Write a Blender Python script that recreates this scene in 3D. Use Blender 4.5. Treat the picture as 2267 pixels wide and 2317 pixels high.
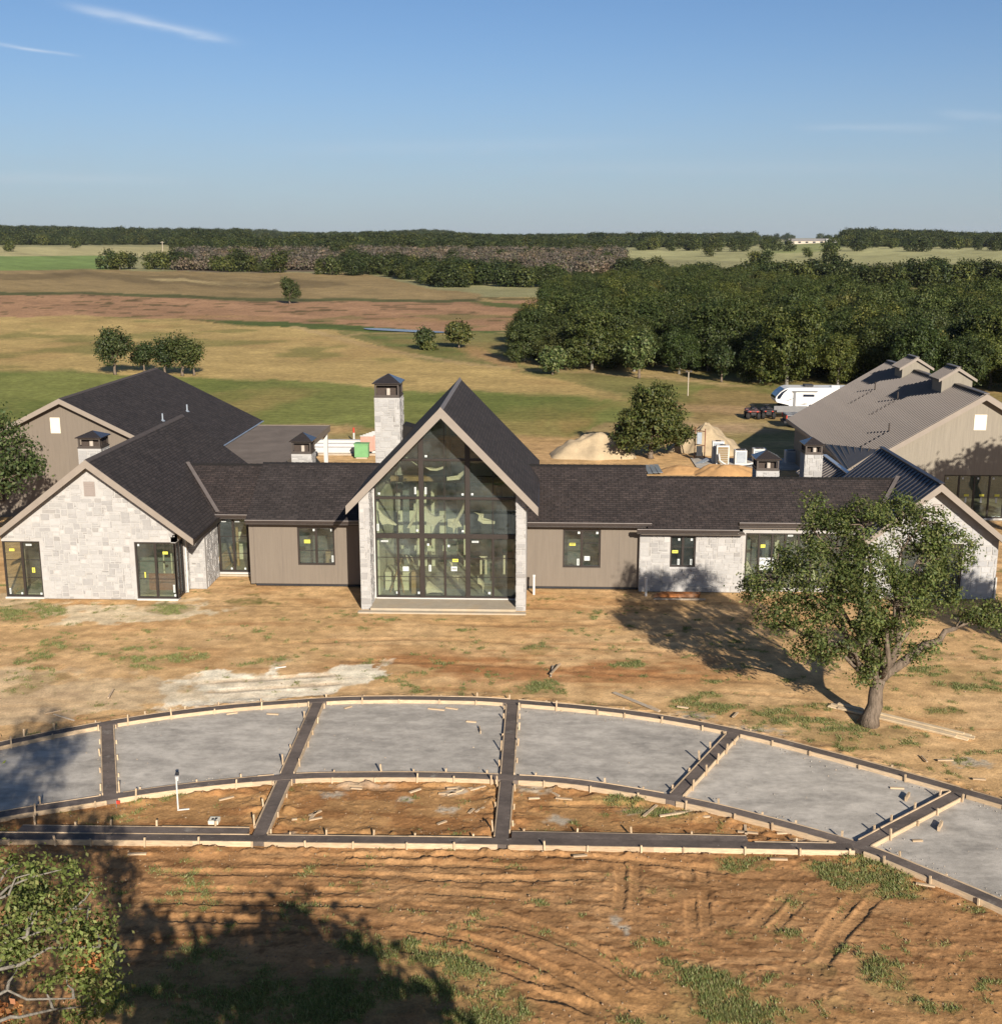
import bpy, bmesh, math, random
import numpy as np
from mathutils import Vector, Matrix
# ---------------------------------------------------------------- camera, sky, sun, exposure
for o in list(bpy.data.objects): bpy.data.objects.remove(o)
SC = bpy.context.scene
COL = SC.collection
R = math.radians
PITCH, YAW, CAMZ = R(12.7057), R(2.1184), 14.8
FPX, IW, IH = 2690.0, 2267.0, 2317.0
cam_d = bpy.data.cameras.new('camera'); cam = bpy.data.objects.new('camera', cam_d); COL.objects.link(cam)
cam_d.sensor_fit = 'HORIZONTAL'; cam_d.sensor_width = 36.0; cam_d.lens = 36.0 * FPX / IW
cam_d.clip_start = 0.5; cam_d.clip_end = 30000
cam.location = (0, 0, CAMZ); cam.rotation_euler = (R(90) - PITCH, 0, YAW)
SC.camera = cam
SUN_AZ, SUN_EL = R(18.5), R(22.8)      # shadows fall 18.5 degrees left of +Y
sun_d = bpy.data.lights.new('sun', 'SUN'); sun_d.energy = 5.0; sun_d.angle = R(0.55); sun_d.color = (1.0, 0.925, 0.82)
sun = bpy.data.objects.new('sun', sun_d); COL.objects.link(sun)
sun.rotation_euler = (R(90) - SUN_EL, 0, SUN_AZ); sun.location = (30, -60, 60)
SC.view_settings.view_transform = 'Standard'; SC.view_settings.look = 'None'
SC.view_settings.exposure = 0.84; SC.view_settings.gamma = 1.0; SC.view_settings.use_curve_mapping = False
world = bpy.data.worlds.new('World'); SC.world = world; world.use_nodes = True
wn = world.node_tree.nodes; wl = world.node_tree.links
for n in list(wn): wn.remove(n)
w_out = wn.new('ShaderNodeOutputWorld'); w_bg = wn.new('ShaderNodeBackground'); w_sky = wn.new('ShaderNodeTexSky')
w_sky.sky_type = 'NISHITA'; w_sky.sun_disc = False; w_sky.sun_elevation = SUN_EL; w_sky.sun_rotation = R(161.5)
w_sky.altitude = 250; w_sky.air_density = 0.85; w_sky.dust_density = 0.85; w_sky.ozone_density = 5.0
w_bg.inputs['Strength'].default_value = 0.055
# thin streaks of cirrus, laid out by compass direction and height above the horizon
def cirrus():
    N = wn.new
    tc = N('ShaderNodeTexCoord'); sep = N('ShaderNodeSeparateXYZ'); wl.new(tc.outputs['Generated'], sep.inputs[0])
    def M(op, a, b=None, c=None):
        m = N('ShaderNodeMath'); m.operation = op
        for i, v in enumerate((a, b, c)):
            if v is None: continue
            if isinstance(v, (int, float)): m.inputs[i].default_value = v
            else: wl.new(v, m.inputs[i])
        return m.outputs[0]
    az = M('DEGREES', M('ARCTAN2', sep.outputs[0], sep.outputs[1]))
    el = M('DEGREES', M('ARCSINE', sep.outputs[2]))
    cmb = N('ShaderNodeCombineXYZ'); wl.new(M('MULTIPLY', az, 0.5), cmb.inputs[0]); wl.new(M('MULTIPLY', el, 2.2), cmb.inputs[1])
    nz = N('ShaderNodeTexNoise'); nz.inputs['Scale'].default_value = 1.1; nz.inputs['Detail'].default_value = 7; wl.new(cmb.outputs[0], nz.inputs['Vector'])
    total = None
    # (azimuth, elevation, half length, half height, slope, opacity)
    for a0, e0, hl, hh, sl, op in ((-17.6, 9.33, 3.2, .20, -.157, .17), (-19.2, 9.60, 1.6, .17, -.12, .17), (-16.2, 9.05, 1.8, .15, -.175, .20), (-21.8, 7.98, 1.1, .06, -.085, .22), (-23.4, 8.15, 1.3, .07, -.12, .2),
                                   (14.6, 5.02, 2.9, .16, -.03, .13), (18.8, 5.36, 1.5, .17, -.12, .14), (-21.5, 2.8, 4.5, .22, .0, .12), (-4, 4.4, 8.0, .30, .02, .07), (8, 3.4, 9.0, .3, -.01, .06)):
        da = M('SUBTRACT', az, a0); de = M('SUBTRACT', M('SUBTRACT', el, e0), M('MULTIPLY', da, sl))
        wob = M('MULTIPLY', M('SUBTRACT', nz.outputs['Fac'], .5), hh * 1.6)
        u = M('DIVIDE', da, hl); v = M('DIVIDE', M('ADD', de, wob), hh)
        q = M('EXPONENT', M('MULTIPLY', M('ADD', M('POWER', M('ABSOLUTE', u), 4.0), M('MULTIPLY', v, v)), -1.0))
        q = M('MULTIPLY', q, M('MULTIPLY', M('ADD', M('MULTIPLY', nz.outputs['Fac'], 1.2), .3), op))
        total = q if total is None else M('ADD', total, q)
    mx = N('ShaderNodeMix'); mx.data_type = 'RGBA'; mx.clamp_factor = True
    wl.new(total, mx.inputs[0]); wl.new(w_sky.outputs[0], mx.inputs[6]); mx.inputs[7].default_value = (9.5, 9.8, 10.2, 1)
    # thin even veil low over the whole horizon
    veil = M('MULTIPLY', M('EXPONENT', M('MULTIPLY', M('POWER', M('DIVIDE', M('ABSOLUTE', el), 6.2), 2.0), -1.0)), .58)
    veil = M('MULTIPLY', veil, M('ADD', .82, M('MULTIPLY', nz.outputs['Fac'], .36)))
    mv = N('ShaderNodeMix'); mv.data_type = 'RGBA'; mv.clamp_factor = True; wl.new(veil, mv.inputs[0]); wl.new(mx.outputs[2], mv.inputs[6]); mv.inputs[7].default_value = (4.3, 4.85, 5.6, 1)
    wl.new(mv.outputs[2], w_bg.inputs['Color'])
cirrus()
wl.new(w_bg.outputs[0], w_out.inputs[0])
SC.cycles.max_bounces = 8; SC.cycles.transparent_max_bounces = 24; SC.cycles.diffuse_bounces = 3; SC.cycles.glossy_bounces = 3
SC.cycles.transmission_bounces = 4; SC.cycles.volume_bounces = 1; SC.cycles.caustics_reflective = False; SC.cycles.caustics_refractive = False
SC.cycles.sample_clamp_indirect = 6.0
SC.cycles.use_denoising = True

# ---------------------------------------------------------------- helpers
rng = np.random.default_rng(7); random.seed(7)
_f = np.array([-math.sin(YAW) * math.cos(PITCH), math.cos(YAW) * math.cos(PITCH), -math.sin(PITCH)])
_r = np.array([math.cos(YAW), math.sin(YAW), 0.0]); _u = np.cross(_r, _f)
S19 = IW / 1904.0
def ray(px, py):
    return _f + _r * ((px - IW / 2) / FPX) + _u * (-(py - IH / 2) / FPX)
def terrain(x, y):
    x = np.asarray(x, float); y = np.asarray(y, float)
    r = np.hypot(x, y); az = np.degrees(np.arctan2(x, y))
    z = np.interp(r, [0, 230, 320, 420, 600, 1000, 2000, 3500, 6000, 9000], [0, 0, .4, 1.6, 4.6, 9, 16.5, 26.5, 40, 48])
    z = z + 17.0 * np.clip((-az - 2) / 22, 0, 1.3) * np.clip((r - 900) / 2600, 0, 1.5)
    z = z + 7.5 * np.exp(-((az + 5.5) / 2.4) ** 2) * np.exp(-((r - 2400) / 700) ** 2) + 5.0 * np.exp(-((az - 14.5) / 3.5) ** 2) * np.exp(-((r - 1700) / 500) ** 2)
    z = z + 3.0 * np.sin(x / 410 + 1.3) * np.sin(y / 530 + .4) * np.clip((r - 450) / 900, 0, 1)
    return z
def G(x19, y19, z=None):
    """ground point seen at a spot of the photograph (1904-wide copy)"""
    d = ray(x19 * S19, y19 * S19)
    if z is not None:
        t = (z - CAMZ) / d[2]; return np.array([d[0] * t, d[1] * t, z])
    t = 10.0
    for _ in range(4000):
        p = d * t
        h = float(terrain(p[0], p[1]))
        if CAMZ + p[2] <= h + 1e-3: break
        t += max(.05, (CAMZ + p[2] - h) * 1.2)
        if t > 9000: break
    p = d * t
    return np.array([p[0], p[1], float(terrain(p[0], p[1]))])
def AT(x19, y19, Y):
    d = ray(x19 * S19, y19 * S19); t = Y / d[1]
    return np.array([d[0] * t, Y, CAMZ + d[2] * t])

def _hash(ix, iy, seed):
    h = (ix.astype(np.int64) * 374761393 + iy.astype(np.int64) * 668265263 + seed * 144665) & 0x7fffffff
    h = ((h ^ (h >> 13)) * 1274126177) & 0x7fffffff
    return ((h ^ (h >> 16)) & 0xffff) / 65535.0
def vnoise(x, y, seed=0):
    ix = np.floor(x); iy = np.floor(y); fx = x - ix; fy = y - iy
    fx = fx * fx * (3 - 2 * fx); fy = fy * fy * (3 - 2 * fy)
    a = _hash(ix, iy, seed); b = _hash(ix + 1, iy, seed); c = _hash(ix, iy + 1, seed); d = _hash(ix + 1, iy + 1, seed)
    return a + (b - a) * fx + (c - a) * fy + (a - b - c + d) * fx * fy
def fbm(x, y, octv=4, seed=0, gain=.5):
    s = 0; a = 1; t = 0
    for i in range(octv):
        s = s + a * vnoise(x, y, seed + i * 17); t += a; a *= gain; x = x * 2.03 + 11.3; y = y * 2.03 + 5.7
    return s / t

def lin(r, g, b):
    f = lambda c: ((c / 255 + .055) / 1.055) ** 2.4 if c > 10 else c / 255 / 12.92
    return (f(r), f(g), f(b))

def props(o, label=None, cat=None, group=None, kind=None):
    if label: o['label'] = label
    if cat: o['category'] = cat
    if group: o['group'] = group
    if kind: o['kind'] = kind
    return o
ROOTLOC = {}
def empty(name, loc, label, cat, group=None):
    o = bpy.data.objects.new(name, None); COL.objects.link(o); o.location = loc; o.empty_display_size = .3
    ROOTLOC[o.name] = np.array(loc, float)
    return props(o, label, cat, group)
def origin_of(p):
    v = np.zeros(3)
    while p is not None:
        v = v + np.array(p.location); p = p.parent
    return v

class MB:
    """collects faces in world coordinates and links them as one mesh object"""
    def __init__(s): s.v = []; s.f = []; s.c = []; s.uv = {}
    def add(s, vs, fs, col=None):
        b = len(s.v); s.v += [tuple(map(float, p)) for p in vs]; s.f += [tuple(i + b for i in f) for f in fs]
        s.c += [col or (1, 1, 1)] * len(vs); return b
    def box(s, x0, x1, y0, y1, z0, z1, col=None):
        s.add([(x0, y0, z0), (x1, y0, z0), (x1, y1, z0), (x0, y1, z0), (x0, y0, z1), (x1, y0, z1), (x1, y1, z1), (x0, y1, z1)],
              [(0, 3, 2, 1), (4, 5, 6, 7), (0, 1, 5, 4), (1, 2, 6, 5), (2, 3, 7, 6), (3, 0, 4, 7)], col); return s
    def fbox(s, F, u0, u1, v0, v1, n0, n1, col=None):
        """box in a wall frame F(u along, v up, n outward)"""
        P = [F(u, v, n) for n in (n1, n0) for (u, v) in ((u0, v0), (u1, v0), (u1, v1), (u0, v1))]
        s.add(P, [(0, 1, 2, 3), (7, 6, 5, 4), (0, 4, 5, 1), (1, 5, 6, 2), (2, 6, 7, 3), (3, 7, 4, 0)], col); return s
    def prism(s, poly, d, col=None):
        """poly: list of 3d points, extruded by vector d"""
        n = len(poly); P = [np.array(p, float) for p in poly]; d = np.array(d, float)
        vs = P + [p + d for p in P]
        fs = [tuple(range(n)), tuple(range(2 * n - 1, n - 1, -1))] + [(i, n + i, n + (i + 1) % n, (i + 1) % n) for i in range(n)]
        s.add(vs, fs, col); return s
    def beam(s, a, b, w, h, up=(0, 0, 1), col=None):
        a = np.array(a, float); b = np.array(b, float); d = b - a; L = np.linalg.norm(d); d = d / L
        r = np.cross(d, up); r = r / (np.linalg.norm(r) or 1); q = np.cross(r, d)
        P = []
        for e in (a, b):
            for (i, j) in ((-1, -1), (1, -1), (1, 1), (-1, 1)): P.append(e + r * i * w / 2 + q * j * h / 2)
        s.add(P, [(0, 3, 2, 1), (4, 5, 6, 7), (0, 1, 5, 4), (1, 2, 6, 5), (2, 3, 7, 6), (3, 0, 4, 7)], col); return s
    def tube(s, path, rad, n=8, col=None, cap=True):
        path = [np.array(p, float) for p in path]
        if not hasattr(rad, '__len__'): rad = [rad] * len(path)
        rings = []; b0 = len(s.v); prev = None
        for i, p in enumerate(path):
            d = path[min(i + 1, len(path) - 1)] - path[max(i - 1, 0)]; d = d / (np.linalg.norm(d) or 1)
            if prev is None: a = np.cross(d, (0, 0, 1) if abs(d[2]) < .9 else (1, 0, 0))
            else: a = prev - d * np.dot(prev, d)
            a = a / (np.linalg.norm(a) or 1); prev = a; c = np.cross(d, a)
            rings.append([p + (a * math.cos(t) + c * math.sin(t)) * rad[i] for t in np.arange(n) * 2 * math.pi / n])
        vs = [q for r_ in rings for q in r_]; fs = []
        for i in range(len(path) - 1):
            for j in range(n): fs.append((i * n + j, i * n + (j + 1) % n, (i + 1) * n + (j + 1) % n, (i + 1) * n + j))
        if cap: fs.append(tuple(range(n - 1, -1, -1))); fs.append(tuple((len(path) - 1) * n + j for j in range(n)))
        s.add(vs, fs, col); return s
    def lathe(s, c, prof, n=16, col=None):
        vs = []; fs = []
        for (r_, z) in prof:
            for j in range(n): t = 2 * math.pi * j / n; vs.append((c[0] + r_ * math.cos(t), c[1] + r_ * math.sin(t), c[2] + z))
        for i in range(len(prof) - 1):
            for j in range(n): fs.append((i * n + j, i * n + (j + 1) % n, (i + 1) * n + (j + 1) % n, (i + 1) * n + j))
        fs.append(tuple((len(prof) - 1) * n + j for j in range(n)))
        s.add(vs, fs, col); return s
    def build(s, name, mat, parent=None, smooth=False, colattr=False, bevel=0, uvs=None):
        org = origin_of(parent) if parent else np.zeros(3)
        me = bpy.data.meshes.new(name)
        me.from_pydata([tuple(np.array(p) - org) for p in s.v], [], s.f); me.update()
        if colattr:
            a = me.color_attributes.new('col', 'FLOAT_COLOR', 'POINT')
            a.data.foreach_set('color', np.array([list(c) + [1.0] for c in s.c], dtype=np.float32).ravel())
        if uvs is not None:
            L = me.uv_layers.new(name='UVMap')
            vi = np.empty(len(me.loops), dtype=np.int32); me.loops.foreach_get('vertex_index', vi)
            L.data.foreach_set('uv', np.array(uvs, dtype=np.float32)[vi].ravel())
        if smooth: me.polygons.foreach_set('use_smooth', [True] * len(me.polygons))
        o = bpy.data.objects.new(name, me); COL.objects.link(o)
        if mat: me.materials.append(mat)
        if parent is not None: o.parent = parent
        if bevel:
            m = o.modifiers.new('bevel', 'BEVEL'); m.width = bevel; m.segments = 2; m.limit_method = 'ANGLE'
        return o
def np_mesh(name, V, Fq, mat, parent=None, col=None, smooth=False):
    """fast mesh from arrays: V (n,3), Fq (m,k)"""
    me = bpy.data.meshes.new(name); V = np.asarray(V, np.float32)
    org = origin_of(parent) if parent else np.zeros(3)
    V = (V - org).astype(np.float32); Fq = np.asarray(Fq, np.int32); k = Fq.shape[1]
    me.vertices.add(len(V)); me.vertices.foreach_set('co', V.ravel())
    me.loops.add(Fq.size); me.loops.foreach_set('vertex_index', Fq.ravel())
    me.polygons.add(len(Fq)); me.polygons.foreach_set('loop_start', np.arange(0, Fq.size, k, dtype=np.int32))
    me.polygons.foreach_set('loop_total', np.full(len(Fq), k, dtype=np.int32))
    if smooth: me.polygons.foreach_set('use_smooth', np.ones(len(Fq), dtype=bool))
    me.update(calc_edges=True)
    if col is not None:
        a = me.color_attributes.new('col', 'FLOAT_COLOR', 'POINT')
        c = np.ones((len(V), 4), np.float32); c[:, :3] = col; a.data.foreach_set('color', c.ravel())
    o = bpy.data.objects.new(name, me); COL.objects.link(o)
    if mat: me.materials.append(mat)
    if parent is not None: o.parent = parent
    return o

# ---------------------------------------------------------------- materials
class NT:
    def __init__(s, name):
        s.m = bpy.data.materials.new(name); s.m.use_nodes = True; s.n = s.m.node_tree.nodes; s.l = s.m.node_tree.links
        for n in list(s.n): s.n.remove(n)
        s.out = s.n.new('ShaderNodeOutputMaterial')
    def N(s, t, **kw):
        n = s.n.new(t)
        for k, v in kw.items():
            if hasattr(n, k): setattr(n, k, v)
            else: s.set(n.inputs[k.replace('_', ' ')], v)
        return n
    def set(s, inp, v):
        if isinstance(v, bpy.types.NodeSocket): s.l.new(v, inp)
        elif isinstance(v, (tuple, list)) and len(v) == 3 and inp.type == 'RGBA': inp.default_value = (*v, 1)
        else: inp.default_value = v
    def math(s, op, a, b=0.0, c=0.0):
        n = s.n.new('ShaderNodeMath'); n.operation = op
        for i, v in enumerate((a, b, c)): s.set(n.inputs[i], v)
        return n.outputs[0]
    def mix(s, f, a, b, bt='MIX'):
        n = s.n.new('ShaderNodeMix'); n.data_type = 'RGBA'; n.blend_type = bt
        s.set(n.inputs[0], f); s.set(n.inputs[6], a); s.set(n.inputs[7], b); return n.outputs[2]
    def noise(s, vec, scale, detail=4, rough=.55):
        n = s.n.new('ShaderNodeTexNoise'); s.l.new(vec, n.inputs['Vector']); n.inputs['Scale'].default_value = scale
        n.inputs['Detail'].default_value = detail; n.inputs['Roughness'].default_value = rough; return n.outputs['Fac']
    def coord(s, which='Object', scale=None, rot=None):
        t = s.n.new('ShaderNodeTexCoord').outputs[which]
        if scale or rot:
            m = s.n.new('ShaderNodeMapping'); s.l.new(t, m.inputs[0])
            if scale: m.inputs['Scale'].default_value = scale
            if rot: m.inputs['Rotation'].default_value = rot
            return m.outputs[0]
        return t
    def ramp(s, f, stops):
        n = s.n.new('ShaderNodeValToRGB'); s.l.new(f, n.inputs[0]); e = n.color_ramp.elements
        while len(e) < len(stops): e.new(.5)
        for i, (p, c) in enumerate(stops): e[i].position = p; e[i].color = (*c, 1) if len(c) == 3 else c
        return n.outputs[0]
    def bump(s, h, strength=.3, dist=.02):
        n = s.n.new('ShaderNodeBump'); s.l.new(h, n.inputs['Height']); n.inputs['Strength'].default_value = strength
        n.inputs['Distance'].default_value = dist; return n.outputs[0]
    def attr(s, name='col'):
        n = s.n.new('ShaderNodeAttribute'); n.attribute_name = name; return n.outputs['Color']
    def principled(s, col, rough=.8, normal=None, metal=0.0, spec=.3, **kw):
        p = s.n.new('ShaderNodeBsdfPrincipled'); s.set(p.inputs['Base Color'], col); s.set(p.inputs['Roughness'], rough)
        p.inputs['Metallic'].default_value = metal; p.inputs['Specular IOR Level'].default_value = spec
        if normal is not None: s.l.new(normal, p.inputs['Normal'])
        s.l.new(p.outputs[0], s.out.inputs[0]); return p
def simple(name, col, rough=.8, var=.25, scale=3.0, bump=.15, metal=0.0, spec=.3, stretch=None, rnd=0.0, dirt=None):
    t = NT(name); c = t.coord('Object', scale=stretch)
    f = t.noise(c, scale, 5); g = t.noise(c, scale * 7.3, 3)
    v = t.math('ADD', t.math('MULTIPLY', f, .7), t.math('MULTIPLY', g, .3))
    lo = tuple(x * (1 - var) for x in col); hi = tuple(min(1, x * (1 + var)) for x in col)
    k = t.ramp(v, [(.3, lo), (.7, hi)])
    if rnd:
        oi = t.n.new('ShaderNodeObjectInfo').outputs['Random']
        k = t.mix(1.0, k, t.ramp(oi, [(0, (1 - rnd,) * 3), (1, (1, 1, 1))]), 'MULTIPLY')
    if dirt:
        k = t.mix(t.math('MULTIPLY', t.ramp(t.noise(c, scale * .4, 4), [(.5, (0, 0, 0)), (.75, (1, 1, 1))]), .5), k, dirt)
    t.principled(k, rough, t.bump(g, bump, .02) if bump else None, metal, spec)
    return t.m
M = {}
def attr_mat(name, rough=.9, nscale=9.0, var=.18, bump=.25, dist=.02, spec=.15):
    t = NT(name); c = t.coord('Object'); f = t.noise(c, nscale, 5); g = t.noise(c, nscale * 5, 3)
    v = t.math('ADD', t.math('MULTIPLY', f, .6), t.math('MULTIPLY', g, .4))
    k = t.mix(1.0, t.attr(), t.ramp(v, [(.3, (1 - var,) * 3), (.7, (1 + var,) * 3)]), 'MULTIPLY')
    t.principled(k, rough, t.bump(v, bump, dist), 0, spec); return t.m
M['stone'] = attr_mat('limestone', .9, 7, .10, .5, .015)
M['mortar'] = simple('white_mortar', (.345, .328, .305), .95, .08, 5, .4, dirt=(.315, .28, .24))
M['siding'] = simple('taupe_siding', (.150, .122, .094), .75, .09, 3.0, .25, stretch=(6, 6, .35), dirt=(.172, .142, .108))
M['siding_barn'] = simple('tan_siding', (.205, .178, .138), .75, .13, 3.0, .25, stretch=(6, 6, .35))
M['fascia'] = simple('fascia_paint', (.22, .182, .146), .55, .08, 2.5, .05, stretch=(1, 1, 1))
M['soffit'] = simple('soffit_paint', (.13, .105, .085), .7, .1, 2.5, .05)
M['bronze'] = simple('bronze_frame', (.026, .019, .015), .45, .2, 3, .03, spec=.4)
M['gutter'] = simple('bronze_gutter', (.034, .025, .021), .3, .15, 3, .02, spec=.6)
M['eave_highlight'] = simple('eave_highlight_metal', (.30, .27, .25), .35, .1, 3, .02, metal=.3)  # pale tone that paints the highlight lines along the dark gutters
M['flashing'] = simple('flashing_metal', (.15, .125, .11), .5, .15, 3, .03, metal=.2)
M['galv'] = simple('galvanised_metal', (.38, .42, .46), .35, .15, 4, .03, metal=.6)
M['cap_metal'] = simple('chimney_cap_metal', (.075, .060, .050), .5, .15, 4, .03, metal=.3)
M['cap_roof'] = simple('cap_roof_metal', (.11, .088, .075), .22, .12, 4, .02, metal=.75, spec=.6)
M['mesh_screen'] = simple('cap_screen', (.05, .036, .028), .8, .3, 30, .2)
M['clay'] = simple('clay_flue', (.40, .34, .28), .8, .15, 8, .1)
M['slab'] = simple('slab_concrete', (.34, .285, .21), .9, .12, 3, .2, dirt=(.40, .29, .17))
M['white'] = simple('white_trim', (.46, .44, .41), .6, .06, 4, .05)
M['pvc'] = simple('white_pvc', (.50, .485, .45), .4, .05, 6, .02, dirt=(.5, .42, .32))
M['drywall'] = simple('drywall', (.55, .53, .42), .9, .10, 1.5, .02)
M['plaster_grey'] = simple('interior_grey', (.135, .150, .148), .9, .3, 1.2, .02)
M['int_floor'] = simple('interior_floor', (.30, .28, .22), .8, .2, 1.2, .02)
M['int_wood'] = simple('interior_wood', (.30, .20, .11), .8, .25, 4, .05, stretch=(1, 1, .2))
M['brown_board'] = simple('brown_board', (.20, .075, .04), .7, .2, 3, .03)
M['sticker_y'] = simple('yellow_sticker', (.55, .52, .07), .6, .06, 4, 0)
M['sticker_w'] = simple('white_sticker', (.46, .48, .46), .6, .05, 4, 0)
M['sticker_k'] = simple('sticker_print', (.10, .10, .09), .7, .05, 4, 0)
M['vent_cover'] = simple('cream_vent', (.60, .54, .42), .7, .05, 3, .02)
M['louver'] = simple('louver_paint', (.24, .20, .175), .7, .06, 3, .02)
M['paper'] = simple('torn_paper', (.55, .47, .36), .9, .15, 5, .2)
M['black_wrap'] = simple('black_wrap', (.02, .02, .022), .6, .3, 5, .1)
def glass():
    t = NT('window_glass'); tr = t.N('ShaderNodeBsdfTransparent'); tr.inputs[0].default_value = (.82, .85, .78, 1)
    gl = t.N('ShaderNodeBsdfGlossy'); gl.inputs['Roughness'].default_value = .02; gl.inputs[0].default_value = (.85, .95, 1, 1)
    df = t.N('ShaderNodeBsdfDiffuse'); df.inputs[0].default_value = (.26, .29, .29, 1)
    c = t.coord('Object'); d = t.ramp(t.noise(c, 1.3, 5), [(.35, (.02, .02, .02)), (.7, (.11, .11, .11))])
    fr = t.N('ShaderNodeFresnel'); fr.inputs[0].default_value = 1.5
    a = t.N('ShaderNodeMixShader'); t.l.new(d, a.inputs[0]); t.l.new(tr.outputs[0], a.inputs[1]); t.l.new(df.outputs[0], a.inputs[2])
    b = t.N('ShaderNodeMixShader'); t.l.new(t.math('ADD', fr.outputs[0], .04), b.inputs[0]); t.l.new(a.outputs[0], b.inputs[1]); t.l.new(gl.outputs[0], b.inputs[2])
    t.l.new(b.outputs[0], t.out.inputs[0]); return t.m
M['glass'] = glass()
def film():
    t = NT('torn_film'); tr = t.N('ShaderNodeBsdfTransparent'); df = t.N('ShaderNodeBsdfDiffuse'); df.inputs[0].default_value = (.82, .74, .60, 1)
    tl = t.N('ShaderNodeBsdfTranslucent'); tl.inputs[0].default_value = (.75, .68, .52, 1)
    a = t.N('ShaderNodeMixShader'); a.inputs[0].default_value = .3; t.l.new(df.outputs[0], a.inputs[1]); t.l.new(tl.outputs[0], a.inputs[2])
    b = t.N('ShaderNodeMixShader'); t.l.new(t.ramp(t.noise(t.coord('Object'), 5, 4), [(.3, (.75,) * 3), (.5, (1,) * 3)]), b.inputs[0]); t.l.new(tr.outputs[0], b.inputs[1]); t.l.new(a.outputs[0], b.inputs[2])
    t.l.new(b.outputs[0], t.out.inputs[0]); return t.m
M['film'] = film()
def shingle(name, c1, c2, cm):
    t = NT(name); uv = t.coord('UV')
    b = t.N('ShaderNodeTexBrick'); t.l.new(uv, b.inputs['Vector']); b.offset = .5; b.squash = 1
    b.inputs['Scale'].default_value = 1.0; b.inputs['Brick Width'].default_value = .30; b.inputs['Row Height'].default_value = .14
    b.inputs['Mortar Size'].default_value = .016; b.inputs['Mortar Smooth'].default_value = .3; b.inputs['Bias'].default_value = 0
    t.set(b.inputs['Color1'], c1); t.set(b.inputs['Color2'], c2); t.set(b.inputs['Mortar'], cm)
    b2 = t.N('ShaderNodeTexBrick'); t.l.new(uv, b2.inputs['Vector']); b2.offset = .37; b2.inputs['Scale'].default_value = 1.0
    b2.inputs['Brick Width'].default_value = .19; b2.inputs['Row Height'].default_value = .14; b2.inputs['Mortar Size'].default_value = .0
    t.set(b2.inputs['Color1'], (.74,) * 3); t.set(b2.inputs['Color2'], (1.22,) * 3); t.set(b2.inputs['Mortar'], (1, 1, 1))
    n1 = t.noise(uv, 1.1, 5); n2 = t.noise(uv, 40, 2)
    k = t.mix(1.0, b.outputs['Color'], b2.outputs['Color'], 'MULTIPLY')
    k = t.mix(1.0, k, t.ramp(n1, [(.3, (.82,) * 3), (.7, (1.2,) * 3)]), 'MULTIPLY')
    k = t.mix(.5, k, t.mix(1.0, k, t.ramp(n2, [(.3, (.6,) * 3), (.7, (1.4,) * 3)]), 'MULTIPLY'))
    h = t.math('SUBTRACT', t.math('MULTIPLY', n2, .25), b.outputs['Fac'])
    t.principled(k, .85, t.bump(h, .6, .02), 0, .25); return t.m
M['shingle'] = shingle('brown_shingles', (.042, .031, .027), (.030, .023, .021), (.014, .012, .011))
M['shingle_dark'] = shingle('charcoal_shingles', (.038, .030, .027), (.030, .024, .022), (.016, .014, .014))
M['ridge_cap'] = simple('ridge_shingle', (.060, .049, .045), .8, .2, 6, .2)
M['metal_dark'] = simple('dark_metal_roof', (.030, .028, .034), .42, .12, 1.2, .02, metal=.35, spec=.5)
M['metal_taupe'] = simple('taupe_metal_roof', (.150, .128, .112), .48, .08, 1.0, .02, metal=.35, spec=.4)
M['metal_brown'] = simple('brown_metal_panel', (.115, .092, .068), .5, .1, 1.5, .03, metal=.3)
M['membrane'] = simple('roof_membrane', (.150, .122, .100), .9, .22, .7, .05, spec=.1)
def concrete(name, col, dark):
    t = NT(name); c = t.coord('Object'); st = t.coord('Object', scale=(.35, 1.3, 1))
    a = t.noise(st, .9, 6, .6); b = t.noise(c, 6, 5); d = t.noise(c, 45, 2)
    k = t.ramp(t.math('ADD', t.math('MULTIPLY', a, .75), t.math('MULTIPLY', b, .25)), [(.32, dark), (.5, col), (.68, tuple(x * 1.22 for x in col))])
    k = t.mix(1.0, k, t.ramp(d, [(.3, (.86,) * 3), (.7, (1.12,) * 3)]), 'MULTIPLY')
    e = t.ramp(t.noise(c, 1.7, 6, .7), [(.60, (0, 0, 0)), (.70, (1, 1, 1))])
    k = t.mix(t.math('MULTIPLY', e, .28), k, (.44, .40, .33))
    s = t.ramp(t.noise(t.coord('Object', scale=(.6, 1, 1)), .55, 5, .65), [(.62, (0, 0, 0)), (.70, (1, 1, 1))])
    k = t.mix(t.math('MULTIPLY', s, .45), k, tuple(x * .45 for x in dark))
    oi = t.n.new('ShaderNodeObjectInfo').outputs['Random']; k = t.mix(1.0, k, t.ramp(oi, [(0, (.80,) * 3), (.5, (.97,) * 3), (1, (1.05,) * 3)]), 'MULTIPLY')
    w_ = t.ramp(t.noise(t.coord('Object', scale=(.8, 1.2, 1)), 1.6, 7, .7), [(.40, (.80,) * 3), (.62, (1.10,) * 3)]); k = t.mix(1.0, k, w_, 'MULTIPLY')
    sp = t.ramp(t.noise(c, 9, 3, .6), [(.68, (0, 0, 0)), (.74, (1, 1, 1))]); k = t.mix(t.math('MULTIPLY', sp, .35), k, (.46, .42, .35))
    t.principled(k, .88, t.bump(t.math('ADD', b, t.math('MULTIPLY', d, .6)), .35, .02), 0, .25); return t.m
M['concrete'] = concrete('drive_concrete', (.40, .36, .305), (.265, .24, .205))
M['band'] = concrete('dark_band_concrete', (.130, .102, .084), (.080, .064, .054))
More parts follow.
